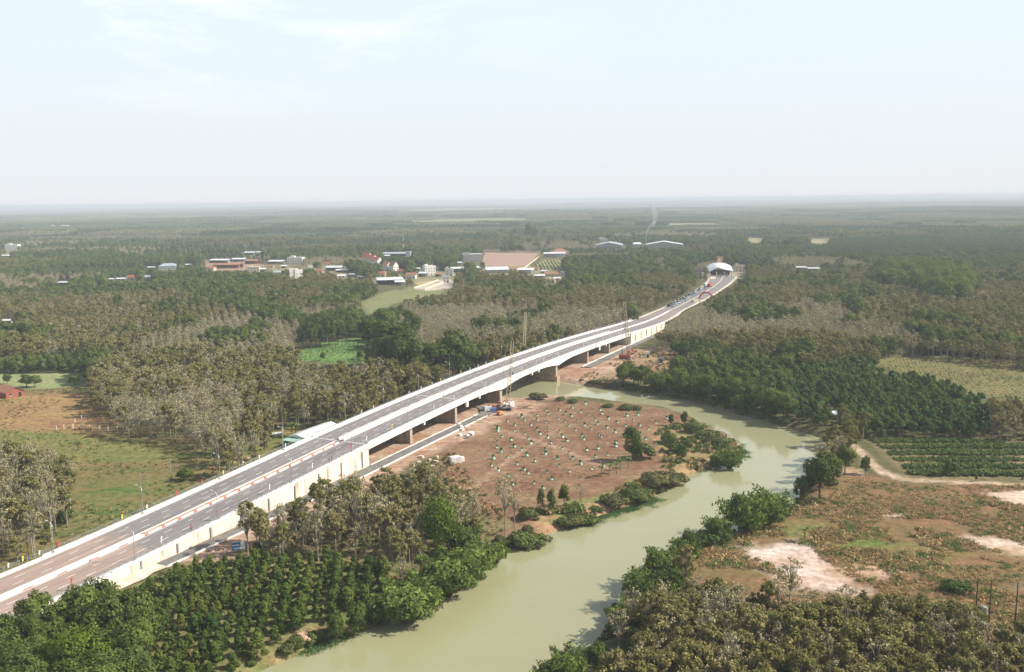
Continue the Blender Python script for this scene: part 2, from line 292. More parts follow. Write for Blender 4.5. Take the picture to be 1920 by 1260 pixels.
# (name, polygon in photo pixels on the ground, colour a, colour b, edge softness in metres)
def C(*a): return a
SANDY = [(1408, 1022), (1470, 1014), (1520, 1024), (1545, 1050), (1575, 1075), (1650, 1108), (1680, 1130), (1590, 1120), (1500, 1100), (1470, 1070), (1400, 1040)]
ZONES = [
 ('leftfield', [(-300, 730), (100, 712), (200, 730), (560, 800), (700, 770), (640, 820), (-100, 1120), (-700, 1200)], (.185, .130, .056), (.115, .125, .044), 4),
 ('brownpatch', [(-200, 745), (150, 735), (220, 790), (160, 830), (-200, 820)], (.22, .125, .062), (.29, .20, .085), 8),
 ('greenpatch', [(150, 925), (330, 890), (350, 930), (240, 975), (130, 990)], (.085, .125, .035), (.19, .145, .065), 6),
 ('greenpatch2', [(300, 845), (560, 800), (560, 835), (440, 870), (330, 870)], (.10, .14, .038), (.21, .155, .06), 6),
 ('yellowpatch', [(-200, 800), (160, 812), (300, 830), (330, 860), (200, 870), (-200, 860)], (.18, .165, .055), (.13, .14, .046), 8),
 ('meadowleft', [(-200, 705), (180, 698), (180, 722), (70, 730), (-200, 738)], (.20, .24, .10), (.25, .26, .12), 3),
 ('meadow', [(540, 655), (600, 645), (700, 622), (700, 684), (620, 680), (566, 676)], (.10, .19, .05), (.15, .22, .07), 3),
 ('meadow2', [(670, 565), (730, 545), (790, 535), (860, 520), (860, 548), (760, 562), (690, 590)], (.15, .18, .07), (.20, .20, .095), 4),
 ('peninsula', [(800, 885), (860, 800), (935, 768), (1000, 748), (1200, 757), (1260, 770), (1350, 820), (1395, 850), (1340, 880), (1230, 925), (1110, 970), (1010, 1010), (930, 1020), (880, 930)], (.170, .088, .054), (.225, .150, .085), 3),
 ('fieldpath', [(866, 925), (950, 860), (1040, 806), (1047, 806), (958, 864), (874, 931)], (.36, .24, .165), (.30, .19, .12), 1.2),
 ('fieldpath2', [(930, 800), (1050, 838), (1150, 880), (1150, 886), (1046, 843), (926, 804)], (.33, .22, .15), (.27, .17, .11), 1.2),
 ('spit', [(1225, 800), (1300, 790), (1390, 830), (1395, 860), (1290, 895), (1100, 975), (1010, 1005), (1000, 960), (1150, 920), (1240, 880)], (.13, .16, .05), (.32, .19, .11), 4),
 ('rightfield', [(1290, 1010), (1340, 1000), (1500, 942), (1560, 890), (1640, 890), (1700, 905), (2100, 915), (2200, 1200), (1500, 1250), (1300, 1150)], (.205, .115, .062), (.150, .115, .050), 4),
 ('rightgreen', [(1400, 985), (1520, 975), (1640, 1000), (1800, 1030), (1800, 1075), (1640, 1065), (1500, 1010), (1400, 1005)], (.10, .14, .038), (.20, .145, .06), 7),
 ('sandpatch', SANDY, (.43, .30, .225), (.56, .46, .405), 7),
 ('sandpatch2', [(1840, 925), (1990, 915), (1990, 950), (1900, 945)], (.62, .50, .40), (.45, .33, .23), 3),
 ('sandpatch3', [(1810, 1005), (1860, 1003), (1940, 1030), (1990, 1045), (1900, 1040), (1830, 1022)], (.58, .46, .38), (.35, .24, .15), 3),
 ('sandpatch4', [(1650, 965), (1700, 962), (1695, 970), (1660, 971)], (.60, .50, .42), (.35, .24, .15), 2),
 ('sandpatch5', [(1560, 1065), (1640, 1055), (1700, 1070), (1660, 1085), (1570, 1085)], (.52, .36, .26), (.30, .2, .12), 4),
 ('crops', [(1625, 818), (1760, 822), (2100, 835), (2100, 912), (1700, 898)], (.12, .11, .05), (.20, .15, .08), 2),
 ('path', [(1585, 826), (1600, 824), (1625, 850), (1655, 880), (1700, 898), (1960, 908), (1960, 912), (1700, 903), (1646, 888), (1606, 848)], (.50, .38, .28), (.34, .25, .16), 1.2),
 ('pathb', [(1570, 872), (1620, 880), (1620, 892), (1575, 890)], (.50, .36, .26), (.30, .2, .12), 2),
 ('strip', [(1610, 672), (1690, 664), (2100, 680), (2100, 780), (1900, 760), (1760, 718)], (.185, .155, .065), (.145, .145, .055), 4),
 ('northsoil', [(1050, 712), (1180, 655), (1250, 650), (1290, 690), (1200, 712), (1120, 722), (1080, 722)], (.33, .21, .13), (.22, .16, .085), 3),
 ('lot', [(905, 470), (1014, 472), (988, 501), (903, 502)], (.34, .23, .18), (.30, .20, .15), 3),
 ('croplot', [(986, 505), (1020, 488), (1066, 486), (1066, 506)], (.24, .25, .10), (.34, .27, .15), 3),
 ('yard', [(380, 488), (490, 486), (500, 508), (380, 508)], (.25, .16, .11), (.32, .23, .16), 3),
 ('vroad', [(775, 540), (845, 516), (850, 540), (800, 546)], (.46, .42, .37), (.36, .30, .24), 2),
 ('vdirt', [(775, 512), (835, 505), (832, 522), (780, 535)], (.42, .30, .18), (.36, .27, .14), 3),
 ('village', [(500, 492), (620, 495), (720, 500), (860, 500), (1060, 498), (1060, 530), (980, 515), (860, 522), (700, 535), (500, 520)], (.26, .22, .14), (.16, .17, .07), 6),
 ('farmeadow', [(1396, 445), (1432, 446), (1432, 455), (1410, 456)], (.27, .25, .14), (.24, .22, .12), 10),
 ('farmeadow2', [(1512, 447), (1556, 446), (1556, 455), (1520, 457)], (.27, .25, .14), (.24, .22, .12), 10),
 ('gateyard', [(1302, 510), (1396, 510), (1382, 528), (1334, 530)], (.36, .29, .22), (.30, .25, .19), 4),
 ('orangesoil', [(1336, 480), (1362, 480), (1362, 492), (1336, 492)], (.50, .28, .18), (.42, .24, .14), 4),
 ('centremeadow', [(700, 750), (745, 735), (780, 738), (730, 762)], (.30, .27, .10), (.24, .24, .08), 3),
 ('orchardfloor', [(200, 1110), (330, 1060), (450, 1040), (740, 1045), (780, 1090), (690, 1175), (480, 1275), (200, 1300)], (.20, .165, .075), (.13, .15, .05), 3),
 ('groveflo', [(430, 1035), (560, 970), (760, 900), (960, 985), (860, 1045)], (.20, .15, .08), (.12, .13, .05), 3),
]
for z in ZONES: assert len(z) == 5
def terrain(x, y):
    """gentle swells of the land far out; flat near the bridge"""
    r = np.hypot(x, y); a = np.clip((r-2300)/3500, 0, 1)
    return a*(26*(vnoise(x, y, 2600, 3)-.5)+16*(vnoise(x, y, 1100, 5)-.5))
def ax(fine0, fine1, step, mids, end, g):
    a = list(np.arange(fine0, fine1+.01, step)); 
    for lim, st in mids:
        while a[-1] < lim: a.append(a[-1]+st)
    st = a[-1]-a[-2]
    while a[-1] < end: st *= g; a.append(a[-1]+st)
    return a
ys = ax(100, 760, 2.0, [(1000, 4), (1750, 6)], 34000, 1.10); ys = [-30000, -4000, -500, -50, 40, 80]+ys
xr = ax(0, 420, 2.0, [(950, 6)], 34000, 1.15); xl = ax(0, 330, 2.0, [(950, 6)], 34000, 1.15)
xs = [-q for q in xl[:0:-1]]+xr
gx, gy = np.meshgrid(np.array(xs), np.array(ys)); sh = gx.shape
X, Y = gx.ravel(), gy.ravel(); Zg = terrain(X, Y)
# field quilt far away
def voro(x, y, s, seed=1):
    """jittered cell id and distance to the nearest cell edge"""
    x = x/s; y = y/(s*.8); xi, yi = np.floor(x), np.floor(y); d1 = np.full(x.shape, 9.); d2 = np.full(x.shape, 9.); cid = np.zeros(x.shape)
    for a in (-1, 0, 1):
        for b in (-1, 0, 1):
            cx, cy_ = xi+a, yi+b; h = np.sin(cx*12.9898+cy_*78.233+seed)*43758.5453; h -= np.floor(h); h2 = np.sin(cx*39.34+cy_*11.13+seed)*24634.63; h2 -= np.floor(h2)
            d = np.maximum(np.abs(cx+.2+.6*h-x), np.abs(cy_+.2+.6*h2-y)*1.0)
            nb = d < d1; d2 = np.where(nb, d1, np.minimum(d2, d)); cid = np.where(nb, h*.5+h2*.5+np.abs(np.sin(cx*3.1+cy_*7.7+seed)), cid); d1 = np.minimum(d1, d)
    return cid % 1.0, (d2-d1)*s
fid, _fe = voro(X, Y, 230)
A = np.tile(np.array([.115, .095, .045]), (len(X), 1)); B = np.tile(np.array([.085, .095, .038]), (len(X), 1))
near = (np.abs(X) < 1500) & (Y > 90) & (Y < 3600)
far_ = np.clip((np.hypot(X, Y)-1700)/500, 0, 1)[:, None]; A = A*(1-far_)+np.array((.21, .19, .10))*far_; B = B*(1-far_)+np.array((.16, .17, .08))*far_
idx = np.where(near)[0]; nx, ny = X[idx], Y[idx]
wob = 5*(vnoise(nx, ny, 9, 2)-.5)+3*(vnoise(nx, ny, 3.5, 4)-.5)
for nm, poly, ca, cb, soft in ZONES:
    wp = [G(*q) for q in poly]; xs_, ys_ = [q[0] for q in wp], [q[1] for q in wp]; pad = 10
    k = np.where((nx > min(xs_)-pad) & (nx < max(xs_)+pad) & (ny > min(ys_)-pad) & (ny < max(ys_)+pad))[0]
    if not len(k): continue
    d = segdist(nx[k], ny[k], wp); d = np.where(inpoly(nx[k], ny[k], wp), d, -d)+wob[k]*soft/4
    w = np.clip(d/soft+.5, 0, 1)[:, None]; ii = idx[k]
    A[ii] = A[ii]*(1-w)+np.array(ca)*w; B[ii] = B[ii]*(1-w)+np.array(cb)*w
# earth disturbed by the bridge works, reddish
s_, u_ = SU(nx, ny)
w = np.clip((17-np.abs(u_-1)+wob)/4, 0, 1)*(s_ > 160)*(s_ < 640); w = np.maximum(w, np.clip((30-np.abs(u_-4)+wob*2)/6, 0, 1)*(s_ > 335)*(s_ < 400)); w = np.maximum(w, np.clip((26-np.abs(u_-8)+wob*2)/6, 0, 1)*(s_ > 425)*(s_ < 520))
w = np.maximum(w, np.clip((9-np.abs(u_-20)+wob)/4, 0, 1)*(s_ > 168)*(s_ < 345))
w = w[:, None]; A[idx] = A[idx]*(1-w)+np.array((.29, .17, .11))*w; B[idx] = B[idx]*(1-w)+np.array((.42, .31, .225))*w
k = np.where((X > -420) & (X < 520) & (Y > 50) & (Y < 900))[0]
dr = segdist(X[k], Y[k], RIV); ins = inpoly(X[k], Y[k], RIV)
jag = 1.2*(vnoise(X[k], Y[k], 6, 8)-.5)
zz = np.where(ins, WZ-.1-np.minimum(dr*.6, 2.2), np.minimum(0, WZ+.15+(dr+jag)*.42)); Zg[k] = zz+.25*(vnoise(X[k], Y[k], 7, 6)-.5)*(dr > 5)
w = np.clip((3.2-dr)/2.5, 0, 1)*(~ins); w = w[:, None]; A[k] = A[k]*(1-w)+np.array((.30, .19, .11))*w
nr, ncl = sh; ii = np.arange(nr*ncl).reshape(sh)
Fq = np.stack([ii[:-1, :-1], ii[:-1, 1:], ii[1:, 1:], ii[1:, :-1]], -1).reshape(-1, 4)
gm, t, o = newmat('ground_earth_and_grass'); b = N(t, 'ShaderNodeBsdfPrincipled'); b.inputs['Roughness'].default_value = .95; b.inputs['Specular IOR Level'].default_value = .1; L(t, b.outputs[0], o.inputs[0])
aa = N(t, 'ShaderNodeAttribute', attribute_name='tone_a'); ab = N(t, 'ShaderNodeAttribute', attribute_name='tone_b'); geo = N(t, 'ShaderNodeNewGeometry')
def tn(scale, det, rough=.6, sc3=(1, 1, 1)):
    mpn = N(t, 'ShaderNodeMapping'); mpn.inputs['Scale'].default_value = sc3; L(t, geo.outputs['Position'], mpn.inputs[0])
    n = N(t, 'ShaderNodeTexNoise'); n.inputs['Scale'].default_value = scale; n.inputs['Detail'].default_value = det; n.inputs['Roughness'].default_value = rough; L(t, mpn.outputs[0], n.inputs['Vector']); return n
n1 = tn(.055, 9, .68, (.8, 1.6, 1)); r1 = N(t, 'ShaderNodeMapRange'); r1.inputs[1].default_value = .40; r1.inputs[2].default_value = .60; L(t, n1.outputs[0], r1.inputs[0])
mxa = N(t, 'ShaderNodeMixRGB'); L(t, r1.outputs[0], mxa.inputs['Fac']); L(t, aa.outputs[0], mxa.inputs['Color1']); L(t, ab.outputs[0], mxa.inputs['Color2'])
n2 = tn(.42, 6, .7); r2 = N(t, 'ShaderNodeMapRange'); r2.inputs[1].default_value = .3; r2.inputs[2].default_value = .7; r2.inputs[3].default_value = .55; r2.inputs[4].default_value = 1.4; L(t, n2.outputs[0], r2.inputs[0])
mxb = N(t, 'ShaderNodeMixRGB', blend_type='MULTIPLY'); mxb.inputs['Fac'].default_value = 1; L(t, mxa.outputs[0], mxb.inputs['Color1']); L(t, r2.outputs[0], mxb.inputs['Color2']); L(t, mxb.outputs[0], b.inputs['Base Color'])
bp = N(t, 'ShaderNodeBump'); bp.inputs['Strength'].default_value = .7; bp.inputs['Distance'].default_value = .5; L(t, n2.outputs[0], bp.inputs['Height']); L(t, bp.outputs[0], b.inputs['Normal'])
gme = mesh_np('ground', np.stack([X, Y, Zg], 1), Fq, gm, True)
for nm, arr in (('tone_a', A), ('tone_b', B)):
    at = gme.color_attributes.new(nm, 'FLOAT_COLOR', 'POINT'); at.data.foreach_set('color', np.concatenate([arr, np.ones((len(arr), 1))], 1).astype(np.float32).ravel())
go = bpy.data.objects.new('ground', gme); COL.objects.link(go); tag(go, kind='structure')
# river water: milky, silty, nearly still
wm, t, o = newmat('silty_river_water'); b = N(t, 'ShaderNodeBsdfPrincipled'); L(t, b.outputs[0], o.inputs[0]); b.inputs['Roughness'].default_value = .07; b.inputs['IOR'].default_value = 1.45
geo = N(t, 'ShaderNodeNewGeometry'); n1 = tn(.03, 8, .7, (1, 2.2, 1)); x = N(t, 'ShaderNodeMixRGB'); x.inputs['Color1'].default_value = (.255, .252, .135, 1); x.inputs['Color2'].default_value = (.30, .295, .175, 1); L(t, n1.outputs[0], x.inputs['Fac']); L(t, x.outputs[0], b.inputs['Base Color'])
n3 = tn(.9, 4, .5, (1, 2.2, 1)); bp = N(t, 'ShaderNodeBump'); bp.inputs['Strength'].default_value = .06; bp.inputs['Distance'].default_value = .2; L(t, n3.outputs[0], bp.inputs['Height']); L(t, bp.outputs[0], b.inputs['Normal'])
mb = MB(); mb.add([(-330, 100, WZ), (400, 100, WZ), (400, 760, WZ), (-330, 760, WZ)], [(0, 1, 2, 3)]); tag(mb.build('river_water', wm), kind='structure')

# ------------------------------------------------------------------ road, markings, service road
am, t, o = newmat('asphalt'); b = N(t, 'ShaderNodeBsdfPrincipled'); b.inputs['Roughness'].default_value = .9; b.inputs['Specular IOR Level'].default_value = .2; L(t, b.outputs[0], o.inputs[0])
geo = N(t, 'ShaderNodeNewGeometry')
dt = N(t, 'ShaderNodeVectorMath', operation='DOT_PRODUCT'); dt.inputs[1].default_value = (TS[0], TS[1], 0); L(t, geo.outputs['Position'], dt.inputs[0])
n1 = tn(.10, 6, .65, (1, 1, 1)); ad = N(t, 'ShaderNodeMath', operation='MULTIPLY_ADD'); ad.inputs[1].default_value = 34; L(t, n1.outputs[0], ad.inputs[0]); L(t, dt.outputs['Value'], ad.inputs[2])
def ramp(a, b_):
    r = N(t, 'ShaderNodeMapRange'); r.inputs[1].default_value = a; r.inputs[2].default_value = b_; L(t, ad.outputs[0], r.inputs[0]); return r
fine = tn(.5, 8, .7); basec = N(t, 'ShaderNodeMixRGB'); basec.inputs['Color1'].default_value = (.165, .152, .150, 1); basec.inputs['Color2'].default_value = (.235, .215, .208, 1); L(t, fine.outputs[0], basec.inputs['Fac'])
m1 = N(t, 'ShaderNodeMixRGB'); m1.inputs['Color2'].default_value = (.31, .235, .195, 1); L(t, basec.outputs[0], m1.inputs['Color1']); L(t, ramp(187, 178).outputs[0], m1.inputs['Fac'])
m2 = N(t, 'ShaderNodeMixRGB'); m2.inputs['Color2'].default_value = (.245, .20, .19, 1); L(t, m1.outputs[0], m2.inputs['Color1'])
ra, rb = ramp(655, 668), ramp(760, 745); mm = N(t, 'ShaderNodeMath', operation='MULTIPLY'); L(t, ra.outputs[0], mm.inputs[0]); L(t, rb.outputs[0], mm.inputs[1]); L(t, mm.outputs[0], m2.inputs['Fac'])
st = tn(.035, 6, .75); rs = N(t, 'ShaderNodeMapRange'); rs.inputs[1].default_value = .60; rs.inputs[2].default_value = .74; L(t, st.outputs[0], rs.inputs[0])
rg = ramp(285, 262); mg = N(t, 'ShaderNodeMath', operation='MULTIPLY'); L(t, rs.outputs[0], mg.inputs[0]); L(t, rg.outputs[0], mg.inputs[1])
du = N(t, 'ShaderNodeVectorMath', operation='DOT_PRODUCT'); du.inputs[1].default_value = (TN[0], TN[1], 0); L(t, geo.outputs['Position'], du.inputs[0])
cv = N(t, 'ShaderNodeCombineXYZ'); sa_ = N(t, 'ShaderNodeMath', operation='MULTIPLY'); sa_.inputs[1].default_value = .02; L(t, dt.outputs['Value'], sa_.inputs[0]); L(t, sa_.outputs[0], cv.inputs[0]); L(t, du.outputs['Value'], cv.inputs[1])
tw = N(t, 'ShaderNodeTexNoise'); tw.inputs['Scale'].default_value = 1.1; tw.inputs['Detail'].default_value = 6; L(t, cv.outputs[0], tw.inputs['Vector']); tr_ = N(t, 'ShaderNodeMapRange'); tr_.inputs[1].default_value = .35; tr_.inputs[2].default_value = .65; tr_.inputs[3].default_value = .74; tr_.inputs[4].default_value = 1.22; L(t, tw.outputs[0], tr_.inputs[0])
ml = N(t, 'ShaderNodeMixRGB', blend_type='MULTIPLY'); ml.inputs['Fac'].default_value = 1; L(t, m2.outputs[0], ml.inputs['Color1']); L(t, tr_.outputs[0], ml.inputs['Color2'])
m3 = N(t, 'ShaderNodeMixRGB'); m3.inputs['Color2'].default_value = (.46, .41, .37, 1); L(t, ml.outputs[0], m3.inputs['Color1']); L(t, mg.outputs[0], m3.inputs['Fac']); L(t, m3.outputs[0], b.inputs['Base Color'])
S_A, S_B = 262.0, 556.0    # bridge ends
mb = MB()
sweep(mb, [(-11.3, 0), (11.3, 0)], 30, S_A, closed=False); sweep(mb, [(-11.3, 0), (11.3, 0)], S_B, 640, closed=False)
def far_w(s): return float(np.interp(s, [640, 740, 990, 1080], [11.3, 8.8, 11.5, 15]))
ss = np.linspace(640, 1080, 90); v = []
for s in ss: v += [P3(s, -far_w(s)), P3(s, far_w(s))]
mb.add(v, [(2*i, 2*i+1, 2*i+3, 2*i+2) for i in range(len(ss)-1)])
tag(mb.build('road', am), kind='structure')
mb = MB()   # pale verges and shoulders of the far road
for sd in (-1, 1):
    v = []
    for s in ss: w_ = far_w(s); v += [P3(s, sd*w_, .03), P3(s, sd*(w_+(1.8+1.5*vnoise(np.array([s*1.]), np.array([sd*9.]), 25, 2)[0])), .03)]
    f = [(2*i, 2*i+1, 2*i+3, 2*i+2) for i in range(len(ss)-1)]; mb.add(v, f if sd > 0 else [q[::-1] for q in f])
v = []
for s in ss[3:]: v += [P3(s, -.5, .03), P3(s, .5, .03)]
mb.add(v, [(2*i, 2*i+1, 2*i+3, 2*i+2) for i in range(len(ss)-4)])
sweep(mb, [(-19, .03), (-far_w(1055)-2, .03), (-8, .03)], 1040, 1072, closed=False)
tag(mb.build('road_shoulder', M['apron']), kind='structure')
mb = MB(); rr = random.Random(4)
for u in (-8, -4.4, 4.4, 8):
    k = 0
    while True:
        s = 96+k*7.9+(3 if abs(u) > 5 else 0); k += 1
        if s > 640: break
        sweep(mb, [(u-.09, .016), (u+.09, .016)], s, s+2.9, 2.9, closed=False)
for a, b_ in ((30, S_A), (S_B, 640)):
    for u in (-11.0, -1.7, 1.7, 11.0): sweep(mb, [(u-.08, .016), (u+.08, .016)], a, b_, 8, closed=False)
tag(mb.build('road_markings', M['whitep']), kind='structure')
mb = MB()   # service road beside the right-hand wall, then its bend under the bridge
def svc_edge(s): return (float(np.interp(s, [160, 250, 345], [14.0, 14.6, 13.2])), float(np.interp(s, [160, 250, 345], [17.8, 19.6, 17.6])))
v = []; sl = np.linspace(163, 345, 40)
for s in sl:
    a, b_ = svc_edge(s)
    for u in (a, b_): x, y = XY(s, u); v.append((float(x), float(y), .45))
mb.add(v, [(2*i, 2*i+1, 2*i+3, 2*i+2) for i in range(len(sl)-1)])
pts = [(345, 13.2, 17.6), (350, 11.5, 17.4), (356, 7.5, 16), (360, 0, 13)]; v = []
for s, a, b_ in pts:
    for u in (a, b_): x, y = XY(s, u); v.append((float(x), float(y), .45))
mb.add(v, [(2*i, 2*i+1, 2*i+3, 2*i+2) for i in range(3)])
v = []; sl2 = np.linspace(470, 600, 20)
for s in sl2:
    for u in (13.6, 18.2): x, y = XY(s, u); v.append((float(x), float(y), .40))
mb.add(v, [(2*i, 2*i+1, 2*i+3, 2*i+2) for i in range(len(sl2)-1)])
tag(mb.build('service_road', M['svc']), kind='structure')
mb = MB()   # kerbs of the service road
for side in (0, 1):
    for i in range(len(sl)-1):
        if side == 0 and sl[i] < 258: continue
        q = []
        for s in (sl[i], sl[i+1]):
            u = svc_edge(s)[side]; w_ = .5 if side == 0 else .22
            for uu in ((u-w_, u-.02) if side == 0 else (u+.02, u+w_)): x, y = XY(s, uu); q.append((float(x), float(y)))
        mb.prism([q[0], q[1], q[3], q[2]], .1, .62)
for i in range(len(sl2)-1):
    q = []
    for s in (sl2[i], sl2[i+1]):
        for uu in (12.7, 13.5): x, y = XY(s, uu); q.append((float(x), float(y)))
    mb.prism([q[0], q[1], q[3], q[2]], .1, .75)
tag(mb.build('service_road_kerb', M['white']), kind='structure')
mb = MB(); v = []; sl3 = np.linspace(40, 163, 30)   # beige gravel apron below the wall
for s in sl3:
    b_ = float(np.interp(s, [60, 150, 163], [22, 18.6, 18.2]))+.5*math.sin(s*.9)
    for u in (13.1, b_): x, y = XY(s, u); v.append((float(x), float(y), .42))
mb.add(v, [(2*i, 2*i+1, 2*i+3, 2*i+2) for i in range(len(sl3)-1)])
tag(mb.build('gravel_apron', M['apron']), kind='structure')

# approach footways, fences and median kerbs
def approach(s0, s1, lab, side_txt):
    mb = MB()
    for sd in (-1, 1):
        prof = [(sd*11.35, 0), (sd*11.35, .28), (sd*12.95, .28), (sd*12.95, 0)]; sweep(mb, prof if sd > 0 else prof[::-1], s0, s1, 6)
    tag(mb.build('footway', M['white']), kind='structure')
approach(30, S_A, '', ''); approach(S_B, 640, '', '')
def wall_thing(s0, s1, zlab, clab, end_s):
    r = empty('retaining_wall', P3((s0+s1)/2, 0, -4), label=zlab, cat='wall', group='concrete walls carrying the road approaches')
    inv = r.location
    def mk(name, mb, mat):
        mb.v = [(a-inv[0], b_-inv[1], c-inv[2]) for a, b_, c in mb.v]; return mb.build(name, mat, r)
    for sd in (-1, 1):
        mb = MB(); n = int((s1-s0)/4); sq = np.linspace(s0, s1, n+1); v = []
        for s in sq:
            for u, top in ((13.0, 0), (13.0, 1), (12.6, 1), (12.6, 0)):
                x, y = XY(s, sd*u); z = float(zr(s))+.30 if top else -1.0
                v.append((float(x), float(y), z))
        f = []
        for i in range(n):
            for j in range(4): a, b_ = i*4+j, i*4+(j+1) % 4; f.append((a, b_, b_+4, a+4))
        f += [(0, 1, 2, 3), tuple(n*4+j for j in (3, 2, 1, 0))]; mb.add(v, f); mk('wall_panel', mb, M['wall'])
        mb = MB(); sweep(mb, [(sd*12.75, .30), (sd*12.75, .62), (sd*13.12, .62), (sd*13.12, -.1), (sd*13.0, -.1), (sd*13.0, .30)], s0, s1, 6); mk('coping', mb, M['white'])
    mb = MB(); u0 = 12.6
    a, b_ = XY(end_s, -u0), XY(end_s, u0); d = TS*(.5 if end_s == s1 else -.5)
    mb.prism([(float(a[0]), float(a[1])), (float(b_[0]), float(b_[1])), (float(b_[0]-d[0]), float(b_[1]-d[1])), (float(a[0]-d[0]), float(a[1]-d[1]))], -1, float(zr(end_s))-1.9); mk('abutment_wall', mb, M['white'])
    s = s0+9
    while s < s1-4:     # rain-water pipes down the outer face, as on the right side in the photo
        z = float(zr(s)); mb = MB(); x, y = XY(s, 13.2); h = z*.80; mb.box((float(x), float(y), h/2+.3), (.25, .45, h), ROT); mk('downpipe', mb, M['grey']); s += 12.3
    return r
wall_thing(150, S_A-.3, 'long stained pale retaining wall with dark downpipes carrying the near road approach', '', S_A-.3)
wall_thing(S_B+.3, 640, 'pale panelled retaining wall carrying the far road approach, past the last pier', '', S_B+.3)
mb = MB()
for sd in (-1, 1): sweep(mb, [(sd*13.0, -3.6), (sd*13.0, .25), (sd*12.5, .25), (sd*12.5, -3.6)], 30, 149.8, 6)
tag(mb.build('edge_kerb', M['white']), kind='structure')
def fence(s0, s1, u, label):
    r = empty('railing', P3(s0, u, .6), label=label, cat='railing', group='steel railings along the road approaches'); lo = r.location
    rail = MB(); k = 0; rad = .045
    for h in (.35, .75, 1.12):
        v = [P3(s, u, .6+h) for s in np.linspace(s0, s1, int((s1-s0)/6)+1)]; rail.tube([(a-lo[0], b_-lo[1], c-lo[2]) for a, b_, c in v], .055 if h > 1 else .035, 4)
    rail.build('handrail', M['rail'], r)
    posts = MB(); s = s0
    while s <= s1: p = P3(s, u, .6); posts.box((p[0]-lo[0], p[1]-lo[1], p[2]-lo[2]+.55), (.10, .10, 1.15), ROT); s += 2.2
    q = posts.build('railing_posts', M['rail'], r); q['kind'] = 'stuff'
fence(60, S_A-1, -12.93, 'grey steel railing along the field side of the near approach road')
fence(60, S_A-1, 12.93, 'grey steel railing above the stained retaining wall of the near approach')
fence(S_B+1, 700, -12.93, 'grey steel railing beside the plantation at the far approach road')
fence(S_B+1, 640, 12.93, 'grey steel railing on the panelled wall of the far approach road')
# median of the near approach: two kerb walls, white with red blocks, soil between
def kerbwall(s0, s1, u, step, redlen, label, inner, red=True, thin=False):
    r = empty('median_kerb', P3(s0, u), label=label, cat='kerb', group='red and white median kerbs'); lo = r.location
    w_ = MB(); rd = MB(); s = s0; prof = lambda g: [(u-.2-g, 0), (u-.12-g, .46+g), (u+.12+g, .46+g), (u+.2+g, 0)]
    sweep(w_, prof(0), s0, s1, 3); 
    while s+redlen < s1 and red:
        if thin: sweep(rd, [(u+.202, .06), (u+.155, .34), (u+.175, .34), (u+.222, .06)], s+.1, s+redlen, 1)
        else: sweep(rd, prof(.012), s+.1, s+redlen, 1)
        s += step
    for q, nm, mt in ((w_, 'kerb_wall', M['whitep']), (rd, 'red_block', M['redpale' if thin else 'redp'])):
        if not q.v: continue
        q.v = [(a-lo[0], b_-lo[1], c-lo[2]) for a, b_, c in q.v]; q.build(nm, mt, r)
kerbwall(171, S_A-2, .95, 6.1, 1.4, 'red and white painted median kerb, the one facing the river', 1)
kerbwall(171, S_A-2, -.95, 6.1, 1.6, 'thin red and white painted median kerb, the one facing the left-hand field', -1, thin=True)
kerbwall(40, 171, .95, 9.4, 3.1, 'pale dusty median kerb with faded red blocks on the reddish road, nearest to the river', 1, thin=True)
kerbwall(40, 171, -.95, 9.4, 3.1, 'pale dusty median kerb with faded red blocks on the reddish road, nearest to the fields', -1, thin=True)
mb = MB(); sweep(mb, [(-.72, .0), (-.72, .30), (.72, .30), (.72, 0)], 171, S_A-2, 6); tag(mb.build('median_soil', M['soil']), kind='structure')
mb = MB(); sweep(mb, [(-.72, .0), (-.72, .42), (.72, .42), (.72, 0)], 40, 170.8, 6); sweep(mb, [(-.5, .0), (-.5, .45), (.5, .45), (.5, 0)], S_B+1, 720, 6); tag(mb.build('median_slab', M['whitep']), kind='structure')

# ------------------------------------------------------------------ the bridge
PIERS = [293, 328.7, 371.5, 438.0, 484, 520.5]
br = empty('bridge', (0, 0, 0), label='long white concrete road bridge arching over the river on wall piers', cat='bridge')
def bpart(name, mb, mat): return mb.build(name, mat, br)
mb = MB(); sweep(mb, [(-11.3, 0), (11.3, 0)], S_A, S_B, 4, closed=False); bpart('road_surface', mb, am)
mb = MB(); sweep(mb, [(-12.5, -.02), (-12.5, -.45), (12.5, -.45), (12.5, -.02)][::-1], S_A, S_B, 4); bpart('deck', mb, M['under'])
for sd in (-1, 1):
    mb = MB(); pr = [(sd*11.35, -.02), (sd*11.35, .28), (sd*12.15, .28), (sd*12.2, .95), (sd*12.62, .95), (sd*12.62, -.55), (sd*12.5, -.55), (sd*12.5, -.02)]
    sweep(mb, pr if sd < 0 else pr[::-1], S_A, S_B, 4); bpart('parapet', mb, M['white'])
    mb = MB()
    for h in (1.2, 1.42): mb.tube([P3(s, sd*12.4, h) for s in np.linspace(S_A, S_B, 60)], .06, 4)
    s = S_A+.5
    while s < S_B: mb.box(tuple(np.array(P3(s, sd*12.4, 1.18))), (.12, .12, .5), ROT); s += 2.0
    bpart('handrail', mb, M['rail'])
def depth(s):
    d = 1.85
    for p in (371.5, 438.0): d += 1.9*max(0, 1-abs(s-p)/26)**2
    return d
